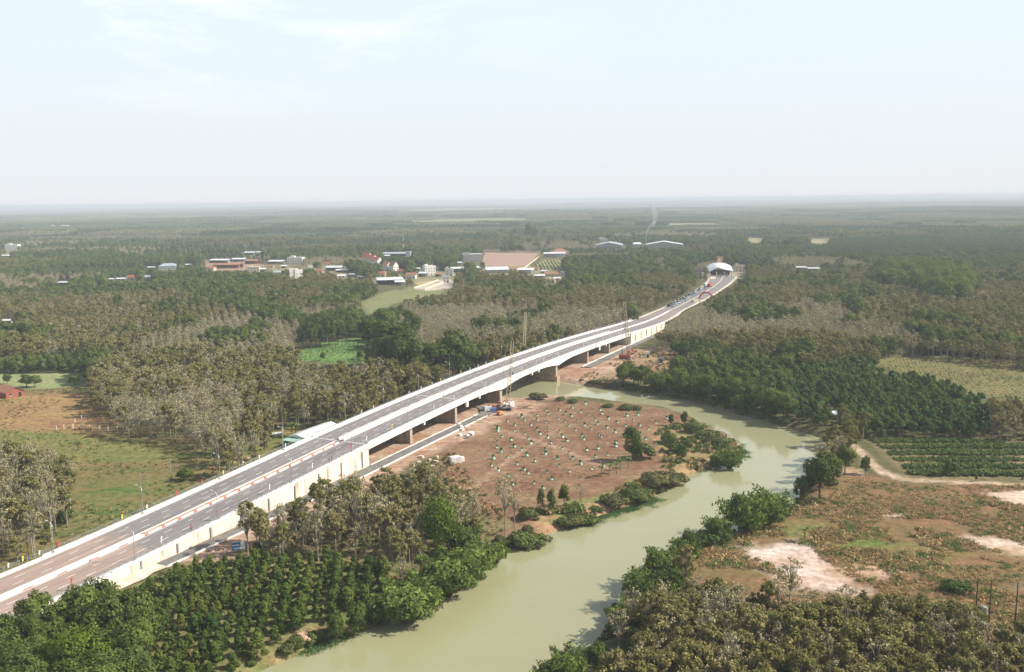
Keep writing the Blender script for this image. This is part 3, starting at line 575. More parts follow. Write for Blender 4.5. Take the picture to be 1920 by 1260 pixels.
for gi, (ua, ub) in enumerate(((-12.4, -11.9), (-7.6, -7.0), (-3.6, -3.0), (3.0, 3.6), (7.0, 7.6), (11.9, 12.4))):
    mb = MB(); v = []; sq = np.linspace(S_A, S_B, 110)
    for s in sq:
        for u, tp in ((ua, 1), (ub, 1), (ub, 0), (ua, 0)): v.append(P3(s, u, -.45 if tp else -depth(s)))
    f = []
    for i in range(len(sq)-1):
        for j in range(4): a, b_ = i*4+j, i*4+(j+1) % 4; f.append((a+4, b_+4, b_, a))
    f += [(0, 1, 2, 3), tuple((len(sq)-1)*4+j for j in (3, 2, 1, 0))]; mb.add(v, f); bpart('girder', mb, M['white'])
mb = MB()   # slab between the webs: the soffit
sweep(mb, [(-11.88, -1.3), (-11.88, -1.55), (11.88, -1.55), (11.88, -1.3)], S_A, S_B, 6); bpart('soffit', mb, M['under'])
mb = MB()   # median on the bridge: twin low walls with pickets and a white slab
sweep(mb, [(-1.25, 0), (-1.2, .55), (-1.0, .55), (-.95, .30), (.95, .30), (1.0, .55), (1.2, .55), (1.25, 0)], S_A+1, S_B-1, 4); med = bpart('median_barrier', mb, M['white'])
mb = MB(); s = S_A+1.5
while s < S_B-2:
    for u in (-1.1, 1.1): mb.box(tuple(np.array(P3(s, u, .78))), (.16, .75, .48), ROT)
    s += 1.55
for u in (-1.1, 1.1): mb.tube([P3(s, u, 1.06) for s in np.linspace(S_A+1.5, S_B-2, 60)], .09, 4)
q = mb.build('median_railing', M['white'], br)
for s in (S_A+.4, 332.5, 505, S_B-.6):
    for u0, u1 in ((-11.3, -1.3), (1.3, 11.3)):
        mb = MB(); sweep(mb, [(u0, .02), (u1, .02)], s-.22, s+.22, .5, closed=False); bpart('expansion_joint', mb, M['white'])
for p in PIERS:
    z = float(zr(p)); dp = depth(p); mb = MB(); x0, y0 = XY(p, -10.6); x1, y1 = XY(p, 11.2); t_ = TS*.85; big = p in (371.5, 438.0)
    if big: t_ = TS*1.15
    bot = -3.5 if 380 < p < 470 or p == 371.5 else -.8
    mb.prism([(float(x0-t_[0]), float(y0-t_[1])), (float(x1-t_[0]), float(y1-t_[1])), (float(x1+t_[0]), float(y1+t_[1])), (float(x0+t_[0]), float(y0+t_[1]))], bot, z-dp-.05)
    bpart('pier', mb, M['pier'])
    if big:
        mb = MB(); t2 = TS*2.0; x0, y0 = XY(p, -12); x1, y1 = XY(p, 12.2)
        mb.prism([(float(x0-t2[0]), float(y0-t2[1])), (float(x1-t2[0]), float(y1-t2[1])), (float(x1+t2[0]), float(y1+t2[1])), (float(x0+t2[0]), float(y0+t2[1]))], -4, .9); bpart('pile_cap', mb, M['soil'])
for s in (301, 336.5, 348, 404, 412, 500, 511):
    w_ = 1.7 if s in (336.5, 500) else .9
    mb = MB(); x, y = XY(s, 12.2); z = float(zr(s))-1.85; mb.box((float(x), float(y), z-w_*.6), (.8, w_, w_*1.4), ROT); bpart('drain_box', mb, M['white'])
# ------------------------------------------------------------------ street lamps
def lamp_proto(h, double=False):
    r = empty('street_lamp', (0, 0, 0), label='x', cat='street lamp', group='street lamps along both road edges')
    mb = MB(); mb.tube([(0, 0, 0), (0, 0, h*.55), (0, 0, h)], [.11, .085, .055], 6); mb.build('pole', M['steel'], r)
    mb = MB(); mb.box((0, 0, .18), (.5, .5, .36)); mb.build('base', M['steel'], r)
    mb = MB(); mb.tube([(0, 0, h*.62), (.5, 0, h*.62+.7), (1.7, 0, h*.62+1.0)], .05, 5); arm_ = mb.build('arm', M['steel'], r)
    mb = MB(); mb.box((2.05, 0, h*.62+1.02), (.8, .34, .16)); mb.build('lamp_head', M['lampw'], arm_)
    mb = MB(); mb.box((0, 0, h*.62-.1), (.24, .3, .7)); mb.build('bracket', M['lampw'], r)
    mb = MB(); mb.box((0, 0, h+.05), (.3, .16, .12)); mb.build('cap', M['lampw'], r)
    return reg(r)
lp = lamp_proto(12.0)
ords = ['nearest', 'second', 'third', 'fourth', 'fifth', 'sixth', 'seventh', 'eighth', 'ninth', 'tenth', 'eleventh', 'twelfth', 'thirteenth', 'fourteenth', 'fifteenth', 'sixteenth', 'seventeenth', 'eighteenth']
first = True
for u, pxs, nm in ((-12.3, [37-70, 102, 268, 413, 532, 648, 720, 785, 843, 941, 1022, 1056, 1088, 1128, 1158, 1185, 1221], 'along the left field-side edge of the road'), (12.35, [37, 254, 409, 547, 660, 765, 832, 891, 944, 1005, 1050], 'along the right river-side edge of the road')):
    for i, px in enumerate(pxs):
        s = 120+33*i if px < 0 else s_at_px(px, u)
        if px < 0 or (u > 0 and i == 0): s = 120
        o = lp if first else copy_tree(lp); first = False
        o.location = P3(s, u, .28); o.rotation_euler = (0, 0, ROT+(math.pi if u < 0 else 0)+(math.pi if u > 0 else 0))
        o['label'] = ('%s grey street lamp from the near end, ' % ords[i]).replace('nearest grey street lamp from the near end', 'nearest grey street lamp') + nm
        if u < 0: o.rotation_euler = (0, 0, ROT+math.pi)
# ------------------------------------------------------------------ flags on the parapets
def flag(s, u, col, h, label):
    r = empty('flag', P3(s, u, .9), ROT, label=label, cat='flag', group='small flags and banners along the road edges')
    mb = MB(); mb.tube([(0, 0, -.5), (0, 0, h)], .05, 5); mb.build('pole', M['rail'], r)
    mb = MB(); w_ = .55; n = 5; v = []
    for i in range(n+1):
        z = h-.08-(h*.75)*i/n
        for a, xx in ((0, .05), (1, .05+w_*(1-.12*i)), ): v.append((.07*math.sin(i*1.7+a), xx, z))
    f = [(2*i, 2*i+1, 2*i+3, 2*i+2) for i in range(n)]; k = len(v); v += [(x+.03, y, z) for x, y, z in v]; f += [tuple(q+k for q in g)[::-1] for g in f]
    f += [(2*i, 2*i+2, 2*i+2+k, 2*i+k) for i in range(n)]+[(2*i+1, 2*i+1+k, 2*i+3+k, 2*i+3) for i in range(n)]
    mb.add(v, f); mb.build('cloth', M[col], r)
cn = dict(cred='red', cyellow='yellow', cwhite='white', cblue='blue')
lf_ = [(16, 'cwhite'), (42, 'cyellow'), (73, 'cwhite'), (109, 'cred'), (228, 'cyellow'), (275, 'cwhite'), (330, 'cred'), (378, 'cred'), (418, 'cyellow'), (486, 'cwhite'), (535, 'cwhite'),
       (678, 'cyellow'), (700, 'cwhite'), (767, 'cwhite'), (789, 'cwhite'), (810, 'cwhite'), (826, 'cyellow'), (864, 'cyellow'), (881, 'cwhite'), (896, 'cwhite'), (911, 'cwhite'), (926, 'cyellow'), (958, 'cwhite'), (971, 'cwhite'), (999, 'cwhite'),
       (1011, 'cyellow'), (1035, 'cwhite'), (1046, 'cwhite'), (1068, 'cwhite'), (1080, 'cblue'), (1104, 'cwhite'), (1118, 'cwhite'), (1142, 'cyellow'), (1151, 'cwhite'), (1172, 'cwhite'), (1180, 'cwhite'), (1193, 'cwhite'), (1205, 'cyellow')]
ordc = {}
def ordlab(col, side):
    k = (col, side); ordc[k] = ordc.get(k, 0)+1; i = ordc[k]
    w = (ords+['nineteenth', 'twentieth', 'twenty-first', 'twenty-second', 'twenty-third', 'twenty-fourth', 'twenty-fifth', 'twenty-sixth', 'twenty-seventh', 'twenty-eighth', 'twenty-ninth', 'thirtieth'])[i-1]
    return '%s %s flag from the near end, on the %s' % (w, cn[col], side)
for px, c_ in lf_: flag(s_at_px(px, -12.5), -12.5, c_, 1.8 if c_ != 'cwhite' else 1.5, ordlab(c_, 'left parapet'))
rt_ = [(134, 'cred'), (303, 'cwhite'), (407, 'cred'), (505, 'cwhite'), (585, 'cwhite'), (657, 'cred'), (687, 'cwhite'), (735, 'cyellow'), (813, 'cwhite'), (851, 'cwhite'), (911, 'cwhite'), (978, 'cwhite'), (1005, 'cwhite'), (1019, 'cwhite'), (1047, 'cwhite'), (1083, 'cyellow'), (1094, 'cwhite'), (1120, 'cblue'), (1130, 'cwhite'), (1143, 'cwhite'), (1160, 'cwhite')]
for px, c_ in rt_: flag(s_at_px(px, 12.0), 12.0, c_, 2.3, ordlab(c_, 'right parapet'))

# ------------------------------------------------------------------ buildings
KEEP = []    # (photo polygon, distance): trees nearer than that may not stand in front
def ppm(y, x=960): return FPX/max(1., G(x, y)[1])      # photo pixels per metre at a ground pixel
def bld(px, py, wpx, hpx, kind, wall, roof, label, cat='house', rot=None, deep=None, group=None, name='house', keep=True, z0=0., ridge=None):
    x, y = G(px, py, z0); k = FPX/y; w = wpx/k; h = hpx/k; d = deep or max(6, w*.6)
    rt = random.Random(int(px*7+py)); rz = rt.uniform(-.25, .25) if rot is None else rot
    y += d/2*math.cos(rz); r = empty(name, (x, y, z0), rz, label=label, cat=cat, group=group or 'village buildings among the trees')
    if keep: KEEP.append(([(px-wpx/2-3, py-hpx-8), (px+wpx/2+3, py-hpx-8), (px+wpx/2+3, py+1), (px-wpx/2-3, py+1)], y-d/2-2))
    CLR.append((x, y, max(w, d)*.62+3))
    def openings(hh, front=True):
        n = max(1, int(w/3.6)); fl = max(1, int(hh/3.3))
        for f_ in range(fl):
            for i in range(n):
                xx = -w/2+(i+.5)*w/n; zc = f_*3.3+1.7
                if zc > hh-.6: continue
                if f_ == 0 and i == n//2:
                    m_ = MB(); m_.box((xx, -d/2-.03, 1.15), (1.3, .08, 2.3)); m_.build('door', M['dark'], r)
                else:
                    m_ = MB(); m_.box((xx, -d/2-.03, zc), (1.3, .08, 1.3)); wi = m_.build('window', M['glass'], r)
                    if y < 1300: m_ = MB(); m_.box((xx, -d/2-.09, zc-.74), (1.7, .2, .14)); m_.build('sill', M['white'], wi)
            m_ = MB(); m_.box((w/2+.03, 0, f_*3.3+1.7), (.08, min(2.4, d*.3), 1.2)); 
            if f_*3.3+1.7 < hh-.6: m_.build('window', M['glass'], r)
    if kind == 'flat':
        m_ = MB(); m_.box((0, 0, h/2), (w, d, h)); m_.build('wall', M[wall], r)
        m_ = MB()
        for c, dd in (((0, -d/2, h+.25), (w+.3, .25, .55)), ((0, d/2, h+.25), (w+.3, .25, .55)), ((-w/2, 0, h+.24), (.25, d-.3, .5)), ((w/2, 0, h+.24), (.25, d-.3, .5))): m_.box(c, dd)
        m_.box((0, 0, h+.06), (w-.3, d-.3, .1)); m_.build('roof', M[roof], r)
        if w > 9:
            m_ = MB(); m_.box((-w*.25, d*.1, h+1.2), (w*.28, d*.4, 2.2)); m_.build('stair_tower', M[wall], r)
        openings(h)
    elif kind in ('gable', 'hip'):
        m_ = MB(); m_.box((0, 0, h*.3), (w, d, h*.6)); m_.build('wall', M[wall], r)
        e = .5; z1 = h*.6+.02; z2 = h; m_ = MB(); hip = d*.45 if kind == 'hip' else 0
        v = [(-w/2-e, -d/2-e, z1), (w/2+e, -d/2-e, z1), (w/2+e, d/2+e, z1), (-w/2-e, d/2+e, z1), (-w/2-e+hip, 0, z2), (w/2+e-hip, 0, z2)]
        m_.add(v, [(0, 1, 5, 4), (2, 3, 4, 5), (1, 2, 5), (3, 0, 4), (3, 2, 1, 0)]); m_.build('roof', M[roof], r); openings(h*.6)
    elif kind == 'gablefront':
        m_ = MB(); hw = h*.55; v = [(-w/2, -d/2, 0), (w/2, -d/2, 0), (w/2, -d/2, hw), (0, -d/2, h-.3), (-w/2, -d/2, hw)]; v += [(a, -b_, c) for a, b_, c in v]
        m_.add(v, [(0, 1, 2, 3, 4), (9, 8, 7, 6, 5), (1, 6, 7, 2), (0, 4, 9, 5)]); m_.build('wall', M[wall], r)
        m_ = MB(); e = .6
        for sd in (-1, 1):
            v = [(0, -d/2-e, h), (sd*(w/2+e), -d/2-e, hw-.2), (sd*(w/2+e), d/2+e, hw-.2), (0, d/2+e, h)]; v += [(a, b_, c+.2) for a, b_, c in v]
            m_.add(v, [(0, 1, 2, 3), (7, 6, 5, 4), (0, 4, 5, 1), (1, 5, 6, 2), (2, 6, 7, 3)])
        m_.build('roof', M[roof], r); openings(hw)
    elif kind == 'shed':     # open-fronted tin shed
        m_ = MB(); v = [(-w/2, -d/2-.6, h*.72), (w/2, -d/2-.6, h*.72), (w/2, d*.1, h), (-w/2, d*.1, h), (w/2, d/2+.4, h*.8), (-w/2, d/2+.4, h*.8)]
        v += [(a, b_, c-.18) for a, b_, c in v]; m_.add(v, [(0, 1, 2, 3), (3, 2, 4, 5), (9, 8, 7, 6), (11, 10, 8, 9), (0, 6, 7, 1), (1, 7, 8, 2), (2, 8, 10, 4), (0, 3, 9, 6), (3, 5, 11, 9), (4, 10, 11, 5)]); m_.build('roof', M[roof], r)
        m_ = MB(); m_.box((0, d/2-.2, h*.36), (w-.6, .2, h*.72)); m_.box((-w/2+.4, 0, h*.34), (.2, d-.8, h*.68)); m_.box((w*.2, d*.1, h*.25), (w*.4, d*.4, h*.5)); m_.build('wall', M[wall], r)
        for i in range(max(2, int(w/5))+1):
            m_ = MB(); n = max(2, int(w/5)); m_.box((-w/2+.3+(w-.6)*i/n, -d/2, h*.36), (.22, .22, h*.72)); m_.build('post', M['grey'], r)
    return r
CLR = []
bld(554, 496, 29, 13, 'flat', 'hwhite', 'hwhite', 'white two-storey block with a row of windows, behind the plain white box', deep=12)
bld(518, 496, 32, 8, 'shed', 'hcream', 'tin', 'long low white-roofed shed left of the white two-storey block', 'shed', name='shed')
bld(560, 521, 19, 14, 'flat', 'hwhite', 'hwhite', 'plain white box house standing forward of the other village houses', deep=9, rot=.5)
bld(546, 519, 10, 15, 'flat', 'hwhite', 'hwhite', 'narrow white tower house touching the plain white box', deep=6, rot=.5)
bld(522, 515, 17, 7, 'gable', 'hgrey', 'tinb', 'low grey-roofed house left of the plain white box')
bld(411, 493, 37, 7, 'shed', 'hgrey', 'tin', 'long white tin-roofed shed at the left end of the brown yard', 'shed', name='shed')
bld(447, 491, 25, 7, 'shed', 'hgrey', 'tin', 'white tin-roofed shed in the middle behind the brown yard', 'shed', name='shed')
bld(471, 495, 24, 8, 'shed', 'brick', 'rust', 'orange-brown roofed shed at the right end behind the yard', 'shed', name='shed')
bld(425, 503, 52, 9, 'shed', 'brick', 'rust', 'wide rusty-roofed open shed on the brown yard', 'shed', name='shed', deep=14)
bld(393, 507, 18, 8, 'gable', 'hcream', 'rust', 'small cream house with brown roof left of the rusty shed')
bld(474, 510, 22, 9, 'flat', 'hcream', 'hwhite', 'cream flat-roofed shop at the right edge of the brown yard')
bld(492, 509, 13, 6, 'shed', 'hgrey', 'tin', 'small white lean-to beside the cream flat-roofed shop', 'shed', name='shed')
bld(626, 508, 31, 9, 'shed', 'hcream', 'tin', 'open shed with a bright tin roof between the white box and the palms', 'shed', name='shed')
bld(641, 511, 24, 6, 'shed', 'hgrey', 'tin', 'low tin lean-to just right of the open bright-roofed shed', 'shed', name='shed')
for i, (a, b_, t_) in enumerate(((688, 492, 'leftmost and tallest gable of the red-roofed villa group'), (697, 494, 'middle gable of the red-roofed villa group'), (706, 496, 'right-hand white gable of the red-roofed villa group'))):
    bld(a, b_, 15, 18-i*2, 'gablefront', 'hwhite', 'tile', 'white house with steep red tiled roof, '+t_, rot=.95, deep=14)
bld(726, 507, 17, 16, 'gablefront', 'hwhite', 'rust', 'white villa with dull pink roof, left gable, right of the red-roofed group', rot=.8, deep=10)
bld(738, 508, 13, 18, 'gablefront', 'hwhite', 'rust', 'white villa gable with arched front, right of the dull pink roof', rot=.8, deep=10)
bld(714, 519, 16, 10, 'hip', 'hcream', 'tile', 'small house with orange tiled hip roof in front of the villas')
bld(729, 534, 50, 13, 'shed', 'dark', 'tin', 'long white-roofed open shed, dark inside, nearest to the pale meadow', 'shed', name='shed', deep=16)
bld(749, 535, 20, 9, 'shed', 'hgrey', 'tin', 'small white sloping roof at the right end of the long open shed', 'shed', name='shed')
bld(804, 516, 22, 17, 'flat', 'hwhite', 'hwhite', 'white modern cube house with a grey glazed front', rot=.5, deep=9)
bld(793, 519, 16, 9, 'shed', 'hgrey', 'tin', 'low annex in front of the white modern cube', 'shed', name='shed')
bld(771, 523, 18, 12, 'gable', 'hwhite', 'rust', 'small white house with pinkish roof left of the white modern cube')
bld(842, 517, 15, 13, 'flat', 'hwhite', 'hwhite', 'white flat house at the upper end of the village lane')
bld(836, 530, 12, 12, 'flat', 'hwhite', 'hwhite', 'white and grey block at the corner of the village lane')
bld(822, 519, 14, 7, 'shed', 'hgrey', 'rust', 'rusty little shed left of the white house on the lane', 'shed', name='shed')
bld(858, 511, 27, 10, 'shed', 'hgrey', 'tin', 'white tin shed above the lane, beside a round tree', 'shed', name='shed')
bld(931, 513, 42, 12, 'gable', 'hgrey', 'tin', 'big grey-walled barn with broad pale roof below the brown lot', 'barn', name='barn', rot=.12)
bld(899, 507, 12, 8, 'gable', 'hwhite', 'tin', 'tiny white house left of the big grey barn')
bld(987, 514, 30, 11, 'shed', 'hwhite', 'tin', 'bright white tin roofs right of the big grey barn', 'shed', name='shed')
bld(1012, 522, 20, 7, 'shed', 'hgrey', 'tin', 'low white shed left of the pinkish roof', 'shed', name='shed')
bld(1034, 519, 26, 9, 'gable', 'hcream', 'rust', 'house with faded pinkish roof at the right end of the village')
bld(1044, 526, 14, 6, 'shed', 'hgrey', 'tin', 'small tin roof below the faded pinkish roof', 'shed', name='shed')
bld(1033, 530, 16, 6, 'flat', 'hcream', 'hcream', 'cream low wall building in the clearing right of the village')
bld(885, 490, 38, 13, 'flat', 'hgrey', 'tin', 'long grey warehouse with white end beside the brown lot', 'warehouse', name='warehouse', deep=18, rot=.2)
bld(1040, 482, 42, 9, 'shed', 'hwhite', 'tin', 'long low white-roofed wing at the far corner of the brown lot', 'shed', name='shed', deep=8)
bld(1050, 481, 32, 14, 'hip', 'hcream', 'rust', 'hip-roofed brown hall at the far corner of the brown lot', 'hall', name='hall', deep=26)
bld(742, 482, 50, 9, 'shed', 'dark', 'tinb', 'dark blue-grey long shed beyond the villas under the mast', 'shed', name='shed', deep=14)
bld(766, 483, 9, 11, 'flat', 'hwhite', 'hwhite', 'slim white block at the end of the blue-grey shed')
bld(724, 483, 14, 5, 'shed', 'hgrey', 'tin', 'short white roof left of the blue-grey shed', 'shed', name='shed')
bld(467, 478, 20, 6, 'shed', 'hgrey', 'tin', 'pale roof beyond the trees above the brown yard', 'shed', name='shed')
bld(485, 476, 9, 5, 'gable', 'hwhite', 'tin', 'tiny white roof right of the pale roof above the brown yard')
bld(313, 506, 32, 12, 'hip', 'hwhite', 'tinb', 'villa with blue-grey hip roof alone among dark trees')
bld(283, 505, 15, 5, 'shed', 'hgrey', 'tin', 'small pale roof left of the blue-grey villa', 'shed', name='shed')
bld(248, 525, 21, 9, 'gable', 'hcream', 'tile', 'house with red roof in the left row of roadside houses')
bld(277, 526, 19, 10, 'gable', 'hgrey', 'tinb', 'house with mauve-grey roof right of the red roof')
bld(226, 527, 18, 6, 'shed', 'hcream', 'tin', 'low cream house left of the red roof', 'shed', name='shed')
bld(206, 527, 14, 5, 'shed', 'hgrey', 'tin', 'small pale roof left end of the roadside houses', 'shed', name='shed')
bld(119, 534, 23, 6, 'shed', 'hgrey', 'tin', 'lone white-roofed shed left of the roadside houses', 'shed', name='shed')
bld(21, 470, 23, 11, 'flat', 'hwhite', 'hwhite', 'white block house near the left edge far off')
bld(11, 483, 20, 5, 'shed', 'hgrey', 'tin', 'white flat shed below the far white block', 'shed', name='shed')
bld(20, 441, 12, 5, 'flat', 'hwhite', 'hwhite', 'tiny white house farther off at the left edge')
bld(119, 427, 13, 4, 'flat', 'hwhite', 'hwhite', 'tiny long white house in the hazy distance at left')
bld(77, 421, 9, 4, 'flat', 'hwhite', 'hwhite', 'tiny white house in the haze nearest the left horizon')
bld(154, 423, 6, 4, 'flat', 'hwhite', 'hwhite', 'tiny white speck house in the left haze')
bld(129, 434, 5, 4, 'flat', 'hwhite', 'hwhite', 'very small white hut in the left distance')
bld(352, 419, 5, 5, 'flat', 'hwhite', 'hwhite', 'small white tower house in the middle-left haze')
bld(11, 607, 19, 8, 'shed', 'hgrey', 'tin', 'white roof among dark trees by the left edge, upper of two', 'shed', name='shed')
bld(20, 621, 14, 5, 'shed', 'hgrey', 'tin', 'white roof among dark trees by the left edge, lower of two', 'shed', name='shed')
bld(10, 745, 34, 20, 'gablefront', 'brick', 'rust', 'red brick house at the left picture edge by the dry field', rot=.9, deep=13)
bld(1146, 466, 50, 11, 'gablefront', 'hgrey', 'tinb', 'wide pale blue-grey factory roof among trees', 'factory', name='factory', deep=60)
bld(1194, 462, 16, 7, 'gable', 'hgrey', 'tin', 'short white factory roof left of the chimney', 'factory', name='factory', deep=30)
bld(1248, 466, 70, 13, 'gablefront', 'hgrey', 'tin', 'longest white factory roof, right of the chimney', 'factory', name='factory', deep=40)
bld(1131, 452, 14, 5, 'flat', 'hwhite', 'tin', 'small white building beyond the factories')
bld(1388, 510, 20, 12, 'flat', 'hcream', 'hcream', 'cream box building right of the arched gate hall')
bld(1310, 522, 13, 18, 'flat', 'hgrey', 'hgrey', 'grey windowless tower block left of the gate hall', name='tower_block', cat='tower')
bld(1503, 505, 21, 5, 'shed', 'hgrey', 'tin', 'left one of two white tin roofs behind the rubber wood', 'shed', name='shed')
bld(1526, 507, 23, 5, 'shed', 'hgrey', 'tin', 'right one of two white tin roofs behind the rubber wood', 'shed', name='shed')
bld(1568, 786, 18, 14, 'shed', 'hgrey', 'tin', 'small grey hut with bright white roof on the river bank', 'hut', name='hut', deep=4.5, rot=.3)
bld(1214, 671, 6, 10, 'flat', 'hwhite', 'hwhite', 'small white cabin box on the bare soil past the red crane', 'cabin', name='cabin', deep=2)
bld(1239, 681, 9, 8, 'flat', 'hgrey', 'hgrey', 'small dark grey block near the bank thicket', 'cabin', name='cabin', deep=2.5)
for i, (px, py, w_, h_, kd, wl, rf, lb) in enumerate((
 (640, 521, 15, 6, 'gable', 'hwhite', 'tin', 'small pale roof half hidden by palms below the villas'), (660, 519, 13, 6, 'shed', 'hgrey', 'tinb', 'little blue-grey roof between palms and the orange hip roof'), (676, 523, 12, 5, 'shed', 'hgrey', 'tin', 'flat pale shed left of the orange hip roof'),
 (598, 512, 13, 6, 'gable', 'hcream', 'tile', 'tiny red-roofed house right of the plain white box house'), (583, 505, 11, 7, 'flat', 'hwhite', 'hwhite', 'slender white house right of the white two-storey block'), (506, 502, 12, 6, 'gable', 'hcream', 'rust', 'small rust-roofed house below the long low white-roofed shed'),
 (532, 503, 11, 6, 'shed', 'hgrey', 'tin', 'tin canopy just below the white two-storey block'), (753, 512, 14, 7, 'gable', 'hcream', 'tile', 'small red roof right of the dull pink villa'), (783, 508, 12, 6, 'shed', 'hgrey', 'tin', 'pale canopy behind the white modern cube'), (816, 507, 12, 7, 'gable', 'hwhite', 'tin', 'small white gable beyond the village lane'),
 (962, 508, 14, 6, 'gable', 'hcream', 'rust', 'brownish roof between the big grey barn and the bright tin roofs'), (1002, 507, 12, 6, 'gable', 'hwhite', 'tile', 'little red roof above the low white shed'), (1058, 517, 12, 7, 'flat', 'hwhite', 'hwhite', 'white cube house at the far right end of the village'), (1020, 512, 10, 5, 'shed', 'hgrey', 'tin', 'thin tin roof above the faded pinkish roof'),
 (860, 497, 13, 6, 'shed', 'hgrey', 'tin', 'small tin roof below the long grey warehouse'), (612, 497, 12, 6, 'gable', 'hcream', 'tile', 'tiny red roof among trees behind the open bright-roofed shed'), (352, 500, 13, 5, 'shed', 'hgrey', 'tin', 'small pale roof between the blue-grey villa and the brown yard'), (180, 532, 12, 5, 'gable', 'hcream', 'rust', 'tiny brown roof left of the roadside houses'),
 (98, 427, 8, 4, 'flat', 'hwhite', 'hwhite', 'tiny white house left of the long one in the hazy left distance'), (44, 432, 7, 4, 'flat', 'hwhite', 'hwhite', 'faint white house in the far left haze'), (186, 421, 6, 3, 'flat', 'hwhite', 'hwhite', 'faintest white speck right of the far left houses'), (735, 404, 6, 4, 'flat', 'hwhite', 'hwhite', 'tiny white house high in the hazy middle distance'))):
    bld(px, py, w_, h_, kd, wl, rf, lb, 'house' if kd != 'shed' else 'shed', name='house' if kd != 'shed' else 'shed')
# gate hall with a waved white vault over the far end of the road
def gatehall():
    s0 = 1074; x, y = G(1353, 521); r = empty('gate_hall', (x, y+6, .6), -.12, label='white vaulted gate hall across the far end of the road', cat='hall')
    k = FPX/y; w = 44/k; KEEP.append(([(1326, 490), (1402, 490), (1402, 524), (1326, 524)], y)); CLR.append((x, y+8, w*.7))
    mb = MB(); nx_, ny_ = 16, 10; v = []; D = 24
    for j in range(ny_+1):
        for i in range(nx_+1):
            a = i/nx_; b_ = j/ny_; xx = (a-.5)*w*1.08; yy = b_*D; front = 1-b_
            z = 7.2+4.6*math.sin(math.pi*a)**.7+1.2*b_*3-front*2.2*abs(math.cos(math.pi*a*1.5-.25))*1.1
            v.append((xx, yy, z))
    n = len(v); f = [(j*(nx_+1)+i, j*(nx_+1)+i+1, (j+1)*(nx_+1)+i+1, (j+1)*(nx_+1)+i) for j in range(ny_) for i in range(nx_)]
    v += [(a, b_, c-.5) for a, b_, c in v]; f += [tuple(q+n for q in g)[::-1] for g in f[:]]
    for i in range(nx_): f += [(i, i+n, i+1+n, i+1)]
    for j in range(ny_): a = j*(nx_+1); f += [(a, a+nx_+1, a+nx_+1+n, a+n)]; a += nx_; f += [(a, a+n, a+n+nx_+1, a+nx_+1)]
    mb.add(v, f); mb.build('roof', M['tin'], r, smooth=True)
    for xx in (-w*.48, -w*.16, w*.16, w*.46):
        mb = MB(); mb.box((xx, 1, 3.0), (.9, .9, 6.2)); mb.build('column', M['white'], r)
    mb = MB(); mb.box((0, D-1, 3.5), (w*.95, .6, 7)); mb.build('back_wall', M['dark'], r)
    mb = MB(); mb.box((-w*.52, 3, 2.2), (6, 7, 4.4)); mb.build('booth', M['white'], r)
    for xx in (0, w*.3):
        mb = MB(); mb.box((xx, 4, 1.5), (2.2, 4, 3)); mb.build('toll_booth', M['tinb'], r)
gatehall()
# red inflatable arch
x, y = G(1324, 562); r = empty('arch_gate', (x, y, .8), -.5, label='red inflatable arch over the edge of the far road', cat='arch'); mb = MB()
R_ = 13/(FPX/y); mb.tube([(R_*math.cos(a), 0, R_*.95*math.sin(a)) for a in np.linspace(math.pi, 0, 18)], 1.15/(FPX/y)*1.4, 8); mb.build('tube', M['arch'], r, smooth=True)
for sd in (-1, 1): mb = MB(); mb.box((sd*R_, 0, .3), (1.6, 1.6, .6)); mb.build('foot', M['arch'], r)
x, y = G(1303, 569); mb = MB(); mb.box((0, 0, 1.6), (5.5, 4, 3.2), .3, tx=.8, ty=.8); mb.box((4, 1, 1), (4, 3, 2), 0, tx=.7, ty=.7); mb.build('heap_cover', M['hcream'], loc=(x, y, .3)); bpy.data.objects['heap_cover'].name = 'covered_heap'
tag(bpy.data.objects['covered_heap'], 'cream sheeted heap at the right road edge before the red arch', 'heap')
# white shed with green end, annexes, beside the left edge of the road
def shack():
    x, y = G(575, 832); r = empty('long_shed', (x, y+4, 0), -AZ+.02, label='white tin-roofed site shed with dark green end wall beside the road', cat='shed')
    KEEP.append(([(522, 786), (640, 786), (640, 800), (560, 838), (522, 838)], y+4)); CLR.append((x, y+8, 15)); k = FPX/y
    w, d, h = 7.5, 22, 3.4
    mb = MB(); mb.box((0, 4, h/2), (w, d, h)); mb.build('wall', M['hwhite'], r)
    mb = MB(); z1 = h; v = [(-w/2-.5, -d/2+3.5, z1), (w/2+.6, -d/2+3.5, z1-.1), (w/2+.6, d/2+4.5, z1-.1), (-w/2-.5, d/2+4.5, z1), (-.3, -d/2+3.5, z1+1.1), (-.3, d/2+4.5, z1+1.1)]; mb.add(v, [(0, 4, 5, 3), (4, 1, 2, 5), (0, 1, 4), (2, 3, 5), (0, 3, 2, 1)]); mb.build('roof', M['tin'], r)
    mb = MB(); mb.box((-.1, -d/2+4-2.2, 1.35), (w-.4, 4.2, 2.7)); mb.build('green_annex', M['green'], r)
    mb = MB(); mb.box((-.1, -d/2+4-2.5, 2.9), (w+.4, 5.2, .14)); mb.build('annex_roof', M['greenlt'], r)
    mb = MB(); mb.box((-5.5, 9, 1.9), (5, 10, .2)); mb.build('lean_to_roof', M['tin'], r)
    mb = MB(); mb.box((-5.5, 9, .9), (4.4, 9, 1.7)); mb.build('lean_to_wall', M['hgrey'], r)
    for yy in (-3, 1.5, 6): mb = MB(); mb.box((w/2+.03, yy, 1.9), (.08, 1.1, 1.0)); mb.build('window', M['glass'], r)
    mb = MB(); mb.box((w/2+.03, -5.3, 1.2), (.08, 1.0, 2.2)); mb.build('door', M['dark'], r)
shack()
